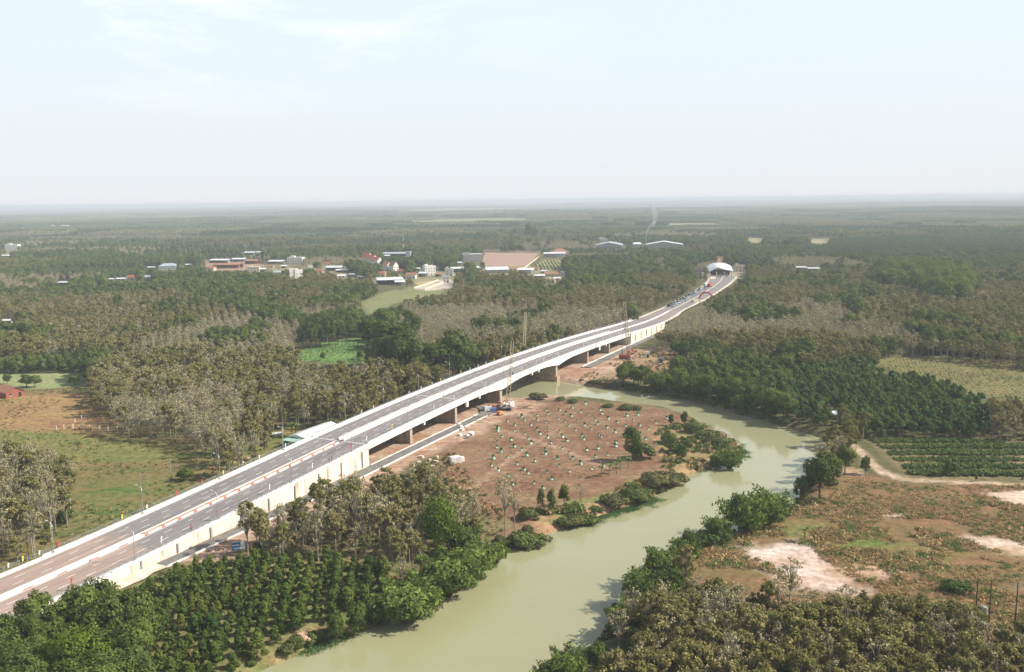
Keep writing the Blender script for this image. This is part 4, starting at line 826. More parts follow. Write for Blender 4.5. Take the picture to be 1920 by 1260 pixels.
x, y = G(521, 817); mb = MB(); mb.box((0, 0, 1.1), (4.2, 3, .15), .3); mb.box((0, 0, .5), (3.4, 2.2, 1.0), .3); o = mb.build('low_shed', M['tin'], loc=(x, y, 0)); tag(o, 'small grey-white sheet-roofed low shed left of the green end wall', 'shed')
# blue site board behind the grove edge
x, y = G(449, 1036); r = empty('site_board', (x, y, 0), .35, label='blue and white site board below the service road', cat='sign board')
KEEP.append(([(436, 1012), (464, 1012), (464, 1034), (436, 1034)], y-2))
mb = MB(); mb.box((0, 0, 2.0), (3.9, .12, 2.5)); mb.build('panel', M['blue'], r)
mb = MB(); mb.box((1.0, -.07, 2.0), (1.2, .03, 2.2)); mb.box((-.9, -.07, 2.2), (1.8, .03, .35)); mb.box((-.2, -.07, 3.1), (3.2, .03, .22)); mb.box((-.6, -.07, 1.3), (2.0, .03, .2)); mb.build('white_bands', M['whitep'], r)
for sd in (-1.6, 1.6): mb = MB(); mb.box((sd, .1, .5), (.12, .1, 1.2)); mb.build('leg', M['grey'], r)

# ------------------------------------------------------------------ mast, chimney, utility poles
x, y = G(757, 478); k = FPX/y; h = 41/k; r = empty('radio_mast', (x, y, 0), label='red and white lattice radio mast beyond the villas', cat='mast')
for i in range(6):
    mb = MB(); a, b_ = i*h/6, (i+1)*h/6; wa, wb = 1.6-.2*i, 1.4-.2*i
    for sx_ in (-1, 1):
        for sy_ in (-1, 1): mb.tube([(sx_*wa/2, sy_*wa/2, a), (sx_*wb/2, sy_*wb/2, b_)], .11, 4)
    for q in range(3):
        za, zb = a+(b_-a)*q/3, a+(b_-a)*(q+1)/3
        for sy_ in (-1, 1): mb.tube([(-wa/2, sy_*wa/2, za), (wb/2, sy_*wb/2, zb)], .07, 3); mb.tube([(sy_*wa/2, -wa/2, za), (sy_*wb/2, wb/2, zb)], .07, 3)
    mb.build('mast_section', M['redp'] if i % 2 else M['whitep'], r)
for q in range(3): mb = MB(); mb.box((math.cos(q*2.1)*.9, math.sin(q*2.1)*.9, h-1.4), (.35, .35, 2.4)); mb.build('antenna', M['whitep'], r)
x, y = G(1211, 466); k = FPX/y; h = 28/k; r = empty('chimney', (x, y, 0), label='thin dark factory chimney giving off white smoke', cat='chimney'); mb = MB(); mb.tube([(0, 0, 0), (0, 0, h)], [1.1, .8], 8); mb.build('stack', M['grey'], r)
mb = MB(); mb.tube([(0, 0, h-.6), (0, 0, h+.3)], 1.05, 8); mb.build('rim', M['grey'], r)
def smoke(x, y, z, pts, rad, dens, nm):
    sm, t, o = newmat('smoke_vapour'); pv = N(t, 'ShaderNodeVolumePrincipled'); pv.inputs['Color'].default_value = (.96, .96, .97, 1); pv.inputs['Density'].default_value = dens; pv.inputs['Anisotropy'].default_value = .2; L(t, pv.outputs[0], o.inputs['Volume'])
    mb = MB(); mb.tube([(x+a, y+b_, z+c) for a, b_, c in pts], rad, 10); q = mb.build('smoke', sm, smooth=True); tag(q, nm, 'smoke', kind='stuff')
smoke(x, y, h+.5, [(0, 0, 0), (2, 0, 5), (6, 2, 11), (14, 3, 17), (19, 3, 22)], [1, 2, 3.5, 4, 1.5], .16, 'thin white smoke rising from the factory chimney')
smoke(x, y, h+14, [(14, 4, 4), (18, 4, 16), (16, 4, 28), (14, 4, 42)], [3, 5, 6, 2], .03, 'faint grey smoke drifting above the factory chimney')
x, y = G(463, 474); smoke(x, y, 2, [(2, 0, 0), (0, 0, 6), (-5, 2, 13), (-12, 3, 20)], [1.5, 2.2, 3, 1], .03, 'faint smoke rising behind the brown village yard')
def upole(px, py, h, arms, label, extra=None):
    x, y = G(px, py); r = empty('utility_pole', (x, y, 0), .3, label=label, cat='utility pole', group='utility poles'); mb = MB(); mb.tube([(0, 0, 0), (0, 0, h)], [.17, .11], 7); mb.build('pole', M['pole'], r)
    for a in arms: mb = MB(); mb.box((0, 0, a), (1.9, .1, .1)); mb.build('crossarm', M['grey'], r); [mb2(x_, a, r) for x_ in (-.8, 0, .8)]
    return r
def mb2(x_, a, r): mb = MB(); mb.tube([(x_, 0, a), (x_, 0, a+.3)], .06, 5); mb.build('insulator', M['whitep'], r)
p1 = upole(1828, 1172, 11, [], 'left dark pole of the pair carrying the transformer'); p2 = upole(1853, 1178, 11, [], 'right dark pole of the pair carrying the transformer')
p3 = upole(1902, 1185, 11.3, [10.8, 10.2], 'single dark pole with white insulators nearest the right edge')
KEEP.append(([(1822, 1066), (1870, 1070), (1862, 1150), (1820, 1150)], 230)); KEEP.append(([(1895, 1075), (1920, 1075), (1912, 1160), (1893, 1160)], 230))
a = np.array(p1.location); b_ = np.array(p2.location); c = (a+b_)/2; ang = math.atan2(b_[1]-a[1], b_[0]-a[0]); ln = float(np.linalg.norm(b_-a))
r = empty('transformer', (c[0], c[1], 3.3), ang, label='grey transformer on a platform between the two dark poles', cat='transformer'); KEEPX = None
mb = MB(); mb.box((0, 0, 0), (ln, .8, .15)); mb.build('platform', M['grey'], r)
mb = MB(); mb.box((.1, 0, .75), (1.2, .9, 1.3)); mb.build('tank', M['tinb'], r)
for i in range(3): mb = MB(); mb.tube([(-.3+i*.4, 0, 1.4), (-.3+i*.4, 0, 1.85)], .07, 6); mb.build('bushing', M['whitep'], r)
for i in range(5): mb = MB(); mb.box((.78, -.36+i*.18, .7), (.16, .04, 1.0)); mb.build('cooling_fin', M['whitep'], r)
for px, py, h, lb in ((963//1, 0, 0, ''),)[:0]: pass
vp = [(320, 888, 7, 'thin concrete pole on the dry left field above the dark bush'), (530, 842, 9, 'thin pole by the green end wall of the white shed'), (141, 712, 5, 'short white post by the round bush on the left meadow'),
      (282, 524, 12, 'village pole by the mauve-grey roof'), (220, 524, 12, 'village pole left of the red roof'), (572, 520, 13, 'white pole right of the plain white box house'), (564, 492, 12, 'pole behind the white two-storey block')]
for px, py, h, lb in vp:
    x, y = G(px, py); r = empty('utility_pole', (x, y, 0), label=lb, cat='utility pole', group='utility poles'); mb = MB(); mb.tube([(0, 0, 0), (0, 0, h)], [.16, .1], 6); mb.build('pole', M['hgrey'] if px != 572 else M['whitep'], r); mb = MB(); mb.box((0, 0, h-.5), (1.4, .1, .1)); mb.build('crossarm', M['grey'], r)
# white plot stakes along the left field
po = None; rng = random.Random(8)
for i, (px, py) in enumerate([(120, 804), (137, 803), (152, 804), (168, 805), (187, 806), (203, 807), (220, 807), (238, 807), (252, 808), (141, 792), (153, 786), (472, 803), (497, 792), (508, 790), (480, 790), (106, 806)]):
    x, y = G(px, py)
    if po is None: mb = MB(); mb.box((0, 0, .9), (.28, .28, 1.8)); mb.box((0, 0, 1.83), (.34, .34, .08)); po = mb.build('boundary_post', M['white']); tag(po, 'short white boundary post in the row across the dry left field', 'post', 'white posts on the left field'); o = po
    else: o = po.copy(); COL.objects.link(o)
    o.location = (x, y, 0); o.rotation_euler = (0, 0, rng.uniform(0, 1))

# ------------------------------------------------------------------ vehicles
def car_proto(col, nm, suv):
    r = empty('parked_car', (0, 0, 0), label=nm, cat='car', group='cars parked in a double row on the far road')
    Lc, Wc, h1, h2 = (4.7, 1.85, .95, 1.75) if suv else (4.5, 1.75, .80, 1.42)
    def sec(y, w, z0, z1): return [(-w/2, y, z0), (w/2, y, z0), (w/2*.97, y, z1), (-w/2*.97, y, z1)]
    def loft(S):
        m_ = MB(); v = [p for s_ in S for p in s_]; f = []
        for i in range(len(S)-1):
            for j in range(4): f.append((i*4+j, i*4+(j+1) % 4, (i+1)*4+(j+1) % 4, (i+1)*4+j))
        f += [(3, 2, 1, 0), tuple((len(S)-1)*4+j for j in range(4))]; m_.add(v, f); return m_
    loft([sec(-Lc/2, Wc*.8, .35, .55), sec(-Lc/2+.25, Wc, .25, h1*.85), sec(-Lc/2+1.2, Wc, .22, h1), sec(Lc/2-.9, Wc, .22, h1), sec(Lc/2-.15, Wc*.97, .25, h1*.95), sec(Lc/2, Wc*.85, .4, h1*.7)]).build('body', col, r, smooth=False)
    loft([sec(-Lc/2+1.15, Wc*.9, h1, h1+.02), sec(-Lc/2+1.8, Wc*.80, h1, h2-.05), sec(.9 if not suv else 1.6, Wc*.78, h1, h2-.03), sec(Lc/2-.55, Wc*.86, h1-.02, h1+.05)]).build('windows', M['glass'], r)
    m_ = MB(); m_.box((0, -.05 if not suv else .25, h2-.01), (Wc*.76, 1.7 if not suv else 2.5, .07)); m_.build('roof', col, r)
    for sx_ in (-1, 1):
        for yy in (-Lc/2+.85, Lc/2-.9):
            m_ = MB(); m_.tube([(sx_*(Wc/2-.2), yy, .32), (sx_*(Wc/2+.02), yy, .32)], .32, 10); m_.build('wheel', M['tyre'], r)
        m_ = MB(); m_.box((sx_*Wc*.32, -Lc/2+.06, .62), (.35, .1, .14)); m_.build('headlight', M['glass'], r)
    return reg(r)
carc = {n: surf('car_paint_'+n, c_, None, 3, .25, spec=.5) for n, c_ in dict(white=(.75, .76, .76), silver=(.45, .48, .50), black=(.015, .017, .02), grey=(.14, .15, .17), teal=(.10, .22, .23), blue=(.06, .10, .20)).items()}
protos = {}
slots = []
for i in range(14): slots.append((757+i*12.6, -6.9)); slots.append((761+i*12.6, -3.6))
cols_ = ['black', 'silver', 'grey', 'white', 'teal', 'white', 'black', 'white', 'blue', 'silver', 'black', 'white', 'grey', 'white', 'black', 'silver', 'teal', 'silver', 'black', 'white', 'white', 'silver', 'grey', 'white', 'black', 'silver', 'white', 'teal']
for i, ((s, u), c_) in enumerate(zip(slots, cols_)):
    suv = i % 3 != 1; key = (c_, suv); row = 'outer row by the trees' if u < -5 else 'inner row of the parked queue'
    lb = '%s %s, %s in the %s' % (c_, 'off-road car' if suv else 'saloon car', ords[i//2]+(' from the bridge' if i//2 else ' to the bridge'), row)
    if key not in protos: o = protos[key] = car_proto(carc[c_], lb, suv)
    else: o = copy_tree(protos[key])
    o['label'] = lb; w_ = far_w(s); o.location = P3(s, u*w_/9.2-1.0, .02); o.rotation_euler = (0, 0, ROT+.12+(.1 if i % 2 else .06)+.1*math.sin(i*5.)); o.scale = (1.3, 1.35, 1.35)
def truck(px, py, lb, body, cabc, rz, sc=1.):
    x, y = G(px, py, 1.); r = empty('truck', (x, y, .9 if py < 620 else .3), rz, sc, label=lb, cat='truck')
    mb = MB(); mb.box((0, -2.6, 1.6), (2.3, 1.7, 2.2), tx=.92, ty=.85); cb_ = mb.build('cab', cabc, r); mb = MB(); mb.box((0, -3.42, 1.95), (1.9, .08, .8)); mb.build('windscreen', M['glass'], cb_)
    mb = MB(); mb.box((0, .9, 1.75), (2.4, 4.8, 1.9)); mb.build('cargo_box', body, r); mb = MB(); mb.box((0, 0, .62), (1.1, 6.6, .3)); mb.build('chassis', M['dark'], r)
    for sx_ in (-1, 1):
        for yy in (-2.5, 1.4, 2.6): mb = MB(); mb.tube([(sx_*.8, yy, .48), (sx_*1.15, yy, .48)], .48, 10); mb.build('wheel', M['tyre'], r)
truck(1330.5, 538, 'dark red truck standing past the parked cars', M['mred'], M['mred'], ROT, 1.4)
truck(1322, 536, 'white covered truck left of the dark red truck', M['tin'], M['white'], ROT, 1.1)

# ------------------------------------------------------------------ cranes and plant under the bridge
def lattice(mb, a, b_, w0_, w1_, n, r0=.09):
    a, b_ = Vector(a), Vector(b_); d = (b_-a); q = d.normalized(); s_1 = q.cross(Vector((0, 1, 0))).normalized(); s_2 = q.cross(s_1)
    def c(i, k): w_ = w0_+(w1_-w0_)*i/n; return a+d*(i/n)+s_1*(w_/2*(1 if k in (0, 3) else -1))+s_2*(w_/2*(1 if k < 2 else -1))
    for k in range(4): mb.tube([c(0, k), c(n, k)], r0, 4)
    for i in range(n):
        for k in range(4): mb.tube([c(i, k), c(i+1, (k+1) % 4)], r0*.6, 3)
def crane(px, py, rz, reach, hgt, body, lb, group='crawler cranes at the bridge', loc=None, sc=1.):
    x, y = G(px, py) if loc is None else loc; r = empty('crawler_crane', (x, y, .1), rz, sc, label=lb, cat='crane', group=group)
    for sx_ in (-1, 1):
        mb = MB(); mb.prism([(sx_*1.7-.45, -2.7), (sx_*1.7+.45, -2.7), (sx_*1.7+.45, 2.7), (sx_*1.7-.45, 2.7)], .12, 1.0); mb.tube([(sx_*1.7-.44, -2.7, .56), (sx_*1.7+.44, -2.7, .56)], .5, 10); mb.tube([(sx_*1.7-.44, 2.7, .56), (sx_*1.7+.44, 2.7, .56)], .5, 10); mb.build('track', M['dark'], r)
    mb = MB(); mb.box((0, .4, 1.9), (3.0, 5.4, 1.5), tx=.95); mb.box((0, 3.0, 1.75), (3.1, 1.0, 1.4)); mb.build('machine_house', body, r)
    mb = MB(); mb.box((-1.0, -2.3, 2.1), (1.1, 1.5, 1.9), tx=.85); cb_ = mb.build('cab', body, r); mb = MB(); mb.box((-1.0, -3.07, 2.3), (.85, .06, 1.0)); mb.build('cab_window', M['glass'], cb_)
    mb = MB(); tip = (reach[0], reach[1], hgt); lattice(mb, (.3, -2.3, 1.6), tip, 1.7, 1.0, 14, .13); mb.build('boom', M['boom'], r)
    mb = MB()
    for q in (.0, .5): mb.tube([(q, 2.2, 3.0), tip], .05, 3)
    mb.tube([(-.5, 1.5, 2.5), (0, 1.6, 5)], .12, 4); mb.tube([(.5, 1.5, 2.5), (0, 1.6, 5)], .12, 4); mb.build('stay', M['pole'], r)
    mb = MB(); mb.tube([tip, (tip[0], tip[1]-.3, hgt*.55)], .05, 3); mb.box((tip[0], tip[1]-.3, hgt*.55-.5), (.5, .5, .9)); mb.build('hook_line', M['pole'], r)
    return r
crane(950, 768, 0, (3.0, 1.0), 31, M['white'], 'crane with tall pale lattice boom rising in front of the bridge beside the main pier')
KEEP.append(([(890, 600), (1000, 600), (1000, 700), (980, 740), (1000, 790), (960, 800), (880, 790)], 400))
sx2 = s_at_px(979, -26); x2 = XY(sx2, -26); crane(0, 0, .2, (2.5, 1.5), 29, M['morange'], 'crane behind the bridge, only its pale boom showing above the deck', loc=(float(x2[0]), float(x2[1])))
KEEP.append(([(968, 596), (992, 596), (990, 655), (966, 655)], 500))
crane(1172, 673, 1.2, (-6.5, -1.0), 35, M['mred'], 'red crawler crane with dark boom near the far end of the bridge')
def excavator(px, py, rz, col, lb, nm='excavator', cat='excavator', z=.1):
    x, y = G(px, py); r = empty(nm, (x, y, z), rz, label=lb, cat=cat)
    for sx_ in (-1, 1): mb = MB(); mb.prism([(sx_*1.2-.3, -1.9), (sx_*1.2+.3, -1.9), (sx_*1.2+.3, 1.9), (sx_*1.2-.3, 1.9)], .1, .8); mb.build('track', M['dark'], r)
    mb = MB(); mb.box((0, .5, 1.6), (2.6, 3.2, 1.3), tx=.93); mb.build('engine_house', col, r); mb = MB(); mb.box((-.8, -1.2, 2.1), (1.0, 1.4, 1.7), tx=.85); mb.build('cab', M['glass'], r)
    mb = MB(); mb.tube([(.4, -1.2, 1.8), (.4, -3.6, 4.6), (.4, -5.8, 3.6)], [.28, .3, .2], 5); mb.build('boom', col, r); mb = MB(); mb.tube([(.4, -5.8, 3.6), (.4, -6.4, 1.2)], [.22, .16], 5); mb.build('stick', col, r); mb = MB(); mb.box((.4, -6.2, .8), (1.1, .9, .9), tx=.6); mb.build('bucket', M['dark'], r)
excavator(931, 770, 1.3, M['mred'], 'orange-red excavator left of the pale crane at the near main pier')
excavator(1182, 664, 2.4, M['mred'], 'red excavator close behind the red crawler crane')
def plantbox(px, py, d, rz, m1, m2, lb, nm, cat):
    x, y = G(px, py); r = empty(nm, (x, y, .1), rz, label=lb, cat=cat)
    mb = MB(); mb.box((0, 0, d[2]/2+.25), d, tx=.97); mb.build('housing', m1, r); mb = MB(); mb.box((0, 0, .12), (d[0]+.3, d[1]+.3, .22)); mb.build('skid', m2, r); mb = MB(); mb.box((d[0]*.2, 0, d[2]+.5), (.4, .5, .6)); mb.build('exhaust', m2, r)
plantbox(914, 771, (3.4, 2.2, 2), .4, M['tin'], M['dark'], 'pale generator box left of the orange-red excavator', 'generator', 'generator')
plantbox(925, 773, (2.6, 2.0, 1.7), .1, M['cblue'], M['grey'], 'dark blue compressor between generator and excavator', 'compressor', 'compressor')
plantbox(957, 764, (3.2, 2.4, 2.4), .6, M['white'], M['grey'], 'white machine box right of the crane tracks', 'machine_box', 'machine')
plantbox(937, 778, (2.4, 1.8, 1.4), .9, M['morange'], M['dark'], 'small orange winch in front of the excavator', 'winch', 'winch')
truck(921, 766, 'small white flatbed truck at the near main pier', M['morange'], M['white'], 1.7, .75)
def pile(px, py, n, spread, kind, mat, lb, grp, cat, seed):
    """loose things each on its own: concrete pipes, blocks, planks"""
    rg = random.Random(seed)
    for i in range(n):
        x, y = G(px+rg.uniform(-1, 1)*spread[0], py+rg.uniform(-1, 1)*spread[1]); mb = MB()
        if kind == 'pipe':
            a_ = rg.uniform(0, 6.3); L_, R_ = rg.uniform(1.2, 2.2), rg.uniform(.5, .75); n_ = 12; v = []
            for q in (0, 1):
                for rr_ in (R_, R_*.82):
                    for k_ in range(n_): v.append(((q-.5)*L_, rr_*math.cos(k_*6.283/n_), R_+rr_*math.sin(k_*6.283/n_)))
            f = []
            for k_ in range(n_):
                k2 = (k_+1) % n_; f += [(k_, k2, 2*n_+k2, 2*n_+k_), (n_+k2, n_+k_, 3*n_+k_, 3*n_+k2), (k2, k_, n_+k_, n_+k2), (2*n_+k_, 2*n_+k2, 3*n_+k2, 3*n_+k_)]
            mb.add(v, f); o = mb.build('concrete_pipe', M[mat], loc=(x, y, .05), rz=a_)
        elif kind == 'block':
            d = (rg.uniform(.9, 2.2), rg.uniform(.7, 1.4), rg.uniform(.4, 1.0)); mb.box((0, 0, d[2]/2), d, tx=.93, ty=.95); o = mb.build('concrete_block', M[mat], loc=(x, y, .05), rz=rg.uniform(0, 3))
        elif kind == 'rock':
            v = []; n_ = 7; s_x = rg.uniform(.45, .95)
            for zz_, q in ((0, 1.), (.35, 1.05), (.75, .6)):
                for k_ in range(n_): rr_ = s_x*q*rg.uniform(.8, 1.15); v.append((rr_*math.cos(k_*6.283/n_), rr_*math.sin(k_*6.283/n_)*.8, zz_*s_x))
            f = [(j*n_+k_, j*n_+(k_+1) % n_, (j+1)*n_+(k_+1) % n_, (j+1)*n_+k_) for j in range(2) for k_ in range(n_)]+[tuple(2*n_+k_ for k_ in range(n_))]
            mb.add(v, f); o = mb.build('rubble_heap', M[mat], loc=(x, y, 0), rz=rg.uniform(0, 3))
        else:
            mb.box((0, 0, .1), (rg.uniform(3, 6), .22, .16)); o = mb.build('timber_plank', M[mat], loc=(x, y, .05+.1*i), rz=rg.uniform(-.5, .7))
        tag(o, lb, cat, grp)
pile(880, 818, 5, (5, 6), 'pipe', 'white', 'pale concrete pipe lying below the service road near the turn', 'concrete pipes lying near the service road turn', 'pipe', 1)
pile(868, 806, 9, (20, 12), 'block', 'white', 'pale concrete block dumped beside the service road', 'concrete blocks dumped beside the service road', 'block', 2)
pile(800, 868, 8, (26, 10), 'block', 'hcream', 'broken concrete lump among the brush at the grove end', 'broken concrete among the brush at the grove end', 'block', 3)
pile(895, 790, 8, (16, 8), 'plank', 'wood', 'loose timber plank on the red soil by the crane', 'timber planks on the red soil by the crane', 'plank', 4)
pile(1028, 757, 9, (16, 5), 'plank', 'wood', 'grey timber plank stacked on the bank by the field corner', 'timber planks on the bank by the field corner', 'plank', 5)
pile(985, 764, 5, (8, 4), 'plank', 'dbark', 'dark log lying at the top corner of the red field', 'dark logs at the top corner of the red field', 'log', 6)
pile(403, 880, 5, (9, 3), 'rock', 'rust', 'heap of reddish rubble beside the left railing near the lamp', 'rubble heaps left of the road near the third lamp', 'rubble heap', 7)
pile(448, 863, 6, (16, 5), 'rock', 'sand', 'pinkish rubble heap at the left road edge below the bare grove', 'pinkish rubble heaps below the bare grove', 'rubble heap', 8)
pile(480, 832, 5, (14, 4), 'rock', 'white', 'whitish sand heap on the grass left of the white shed', 'whitish heaps left of the white shed', 'sand heap', 9)
pile(393, 1036, 13, (32, 13), 'rock', 'sand', 'pinkish spoil heap between service road and orchard', 'pinkish spoil heaps between service road and orchard', 'spoil heap', 10)
pile(572, 1198, 7, (10, 9), 'rock', 'soil', 'bare reddish earth lump on the eroded bank by the orchard', 'reddish earth lumps on the eroded bank by the orchard', 'earth lump', 11)
pile(1200, 668, 6, (24, 8), 'block', 'wood', 'brown rubble block on the soil by the red crane', 'brown blocks on the soil by the red crane', 'block', 12)
x, y = G(854, 868); mb = MB(); mb.box((0, 0, 1.2), (3.6, 2.6, 2.4)); mb.box((2.6, 1.2, .8), (2.2, 2.0, 1.6)); o = mb.build('concrete_chamber', M['white'], loc=(x, y, 0), rz=.4); tag(o, 'white concrete chamber at the left corner of the red field', 'chamber'); KEEP.append(([(835, 848), (872, 848), (872, 872), (835, 872)], y-1))

# ------------------------------------------------------------------ people on the road
def person(px, py, shirt, rz, lb, stride):
    s = s_at_px(px, 8); best = None
    for u in np.linspace(2, 12, 41):
        for ds in np.linspace(-14, 14, 57):
            p = P3(s+ds, u); qx, qy = PR(*p); e = (qx-px)**2+(qy-py)**2
            if best is None or e < best[0]: best = (e, p)
    r = empty('person', best[1], rz, label=lb, cat='person', group='people standing on the right carriageway')
    def skin(nm, pts, edges, rad, mat, par):
        me = bpy.data.meshes.new(nm); me.from_pydata(pts, edges, []); me.update(); o = bpy.data.objects.new(nm, me); COL.objects.link(o); o.parent = par
        md = o.modifiers.new('skin', 'SKIN'); 
        if not me.skin_vertices: 
            bpy.context.view_layer.objects.active = o; me.attributes
        for i, q in enumerate(me.skin_vertices[0].data): q.radius = rad[i]; q.use_root = i == 0
        o.modifiers.new('sub', 'SUBSURF').levels = 1; me.materials.append(mat); return o
    st = stride
    P = [(0, 0, .95), (0, 0, 1.2), (0, 0, 1.42), (0, 0, 1.52), (0, -.02, 1.63), (0, -.02, 1.72),
         (-.19, 0, 1.42), (-.26, -.03, 1.14), (-.26, -.12, .90), (.19, 0, 1.42), (.26, .03, 1.14), (.27, -.06, .90),
         (-.10, -st*.2, .50), (-.10, 0+st*.1, .08), (-.10, -.14+st*.1, .04), (.10, st*.2, .50), (.10, st*.3, .08), (.10, -.14+st*.3, .04), (-.27, -.15, .82), (.28, -.08, .82)]
    E_ = [(0, 1), (1, 2), (2, 3), (3, 4), (4, 5), (2, 6), (6, 7), (7, 8), (2, 9), (9, 10), (10, 11), (0, 12), (12, 13), (13, 14), (0, 15), (15, 16), (16, 17), (8, 18), (11, 19)]
    R_ = [(.15, .11), (.13, .10), (.14, .10), (.055, .055), (.085, .10), (.06, .07), (.06, .06), (.045, .045), (.035, .035), (.06, .06), (.045, .045), (.035, .035), (.075, .075), (.05, .05), (.045, .04), (.075, .075), (.05, .05), (.045, .04), (.035, .02), (.035, .02)]
    skin('body', P, E_, R_, M['skin'], r)
    skin('shirt', [P[0], P[1], P[2], P[6], P[7], P[9], P[10]], [(0, 1), (1, 2), (2, 3), (3, 4), (2, 5), (5, 6)], [(.175, .135), (.16, .125), (.165, .12), (.085, .085), (.065, .065), (.085, .085), (.065, .065)], M[shirt], r)
    skin('trousers', [P[0], P[12], P[13], P[15], P[16]], [(0, 1), (1, 2), (0, 3), (3, 4)], [(.17, .13), (.10, .10), (.07, .07), (.10, .10), (.07, .07)], M['cdark'], r)
    mb = MB(); mb.tube([(0, .0, 1.66), (0, .01, 1.74), (0, .01, 1.80)], [.115, .115, .05], 8); mb.build('hair', M['hair'], r, smooth=True)
try:
    person(359, 994, 'cred', .5, 'person in a red top standing on the road beside the right kerb', .5)
    person(460, 946, 'cdark', 2.5, 'person in dark clothes standing alone on the road near the wall trees', .1)
    person(618, 868, 'cdark', 1.0, 'person in dark clothes bending beside another one near the wall', .8)
    person(622, 862, 'cblue', 4.0, 'person in dark blue standing behind the first of the pair', .2)
except Exception as ex:
    print('PERSON FAIL', ex)

# ------------------------------------------------------------------ tree shapes
def quads(c, size, rg, elong=1., droop=0., flat=.0, out=None, jit=.42):
    """leaf sprays: one small quad each, random facing, biased upward; returns verts (4n,3)"""
    n = len(c); a = rg.normal(size=(n, 3)); a[:, 2] *= (1-flat); a[:, 2] -= droop*1.5; a /= np.linalg.norm(a, axis=1)[:, None]+1e-9
    b_ = rg.normal(size=(n, 3))
    if out is not None:      # face the spray outward from its clump, so that the sunny side of a crown is bright
        o_ = out+rg.normal(size=(n, 3))*jit; o_ /= np.linalg.norm(o_, axis=1)[:, None]+1e-9; a = a-o_*(a*o_).sum(1)[:, None]; a /= np.linalg.norm(a, axis=1)[:, None]+1e-9; b_ = np.cross(o_, a)
    b_ -= a*(a*b_).sum(1)[:, None]; b_ /= np.linalg.norm(b_, axis=1)[:, None]+1e-9
    s_ = (size*rg.uniform(.6, 1.3, n))[:, None]/2; A_, B_ = a*s_*elong, b_*s_
    return np.stack([c-A_-B_*.55, c+A_*.2-B_, c+A_, c-A_*.1+B_], 1).reshape(-1, 3)
def blobs(rg, cl, n, shell=.55, nrm=None, dome=.55):
    cl = np.array(cl, float); w = cl[:, 3]**2; k = rg.choice(len(cl), n, p=w/w.sum()); d = rg.normal(size=(n, 3)); d /= np.linalg.norm(d, axis=1)[:, None]
    d[:, 2] = np.where(d[:, 2] < -.3, d[:, 2]*.5, d[:, 2]); r_ = cl[k, 3]*(shell+(1-shell)*rg.random(n)**.5)*rg.uniform(.85, 1.15, n)
    if nrm is not None: c_ = cl[:, :3].mean(0); q = cl[k, :3]-c_; q /= np.linalg.norm(q, axis=1)[:, None]+1e-9; nrm.append(d+q*dome)
    return cl[k, :3]+d*r_[:, None]
def leafy(rg, cl, n, shell, size, elong=1., droop=0., dome=.55, jit=.42):
    nn = []; c = blobs(rg, cl, n, shell, nn, dome); return quads(c, size, rg, elong, droop, out=nn[0], jit=jit)
def trunk_mb(h, r0, limbs, n=6):
    mb = MB(); mb.tube([(0, 0, -.5), (.05*h*.1, 0, h*.35), (0, .03, h)], [r0, r0*.8, r0*.45], n)
    for (x, y, z, zs) in limbs: mb.tube([(0, 0, zs), (x*.45, y*.45, zs+(z-zs)*.6), (x, y, z)], [r0*.5, r0*.35, r0*.14], 4, cap=False)
    return mb
TREES = {}
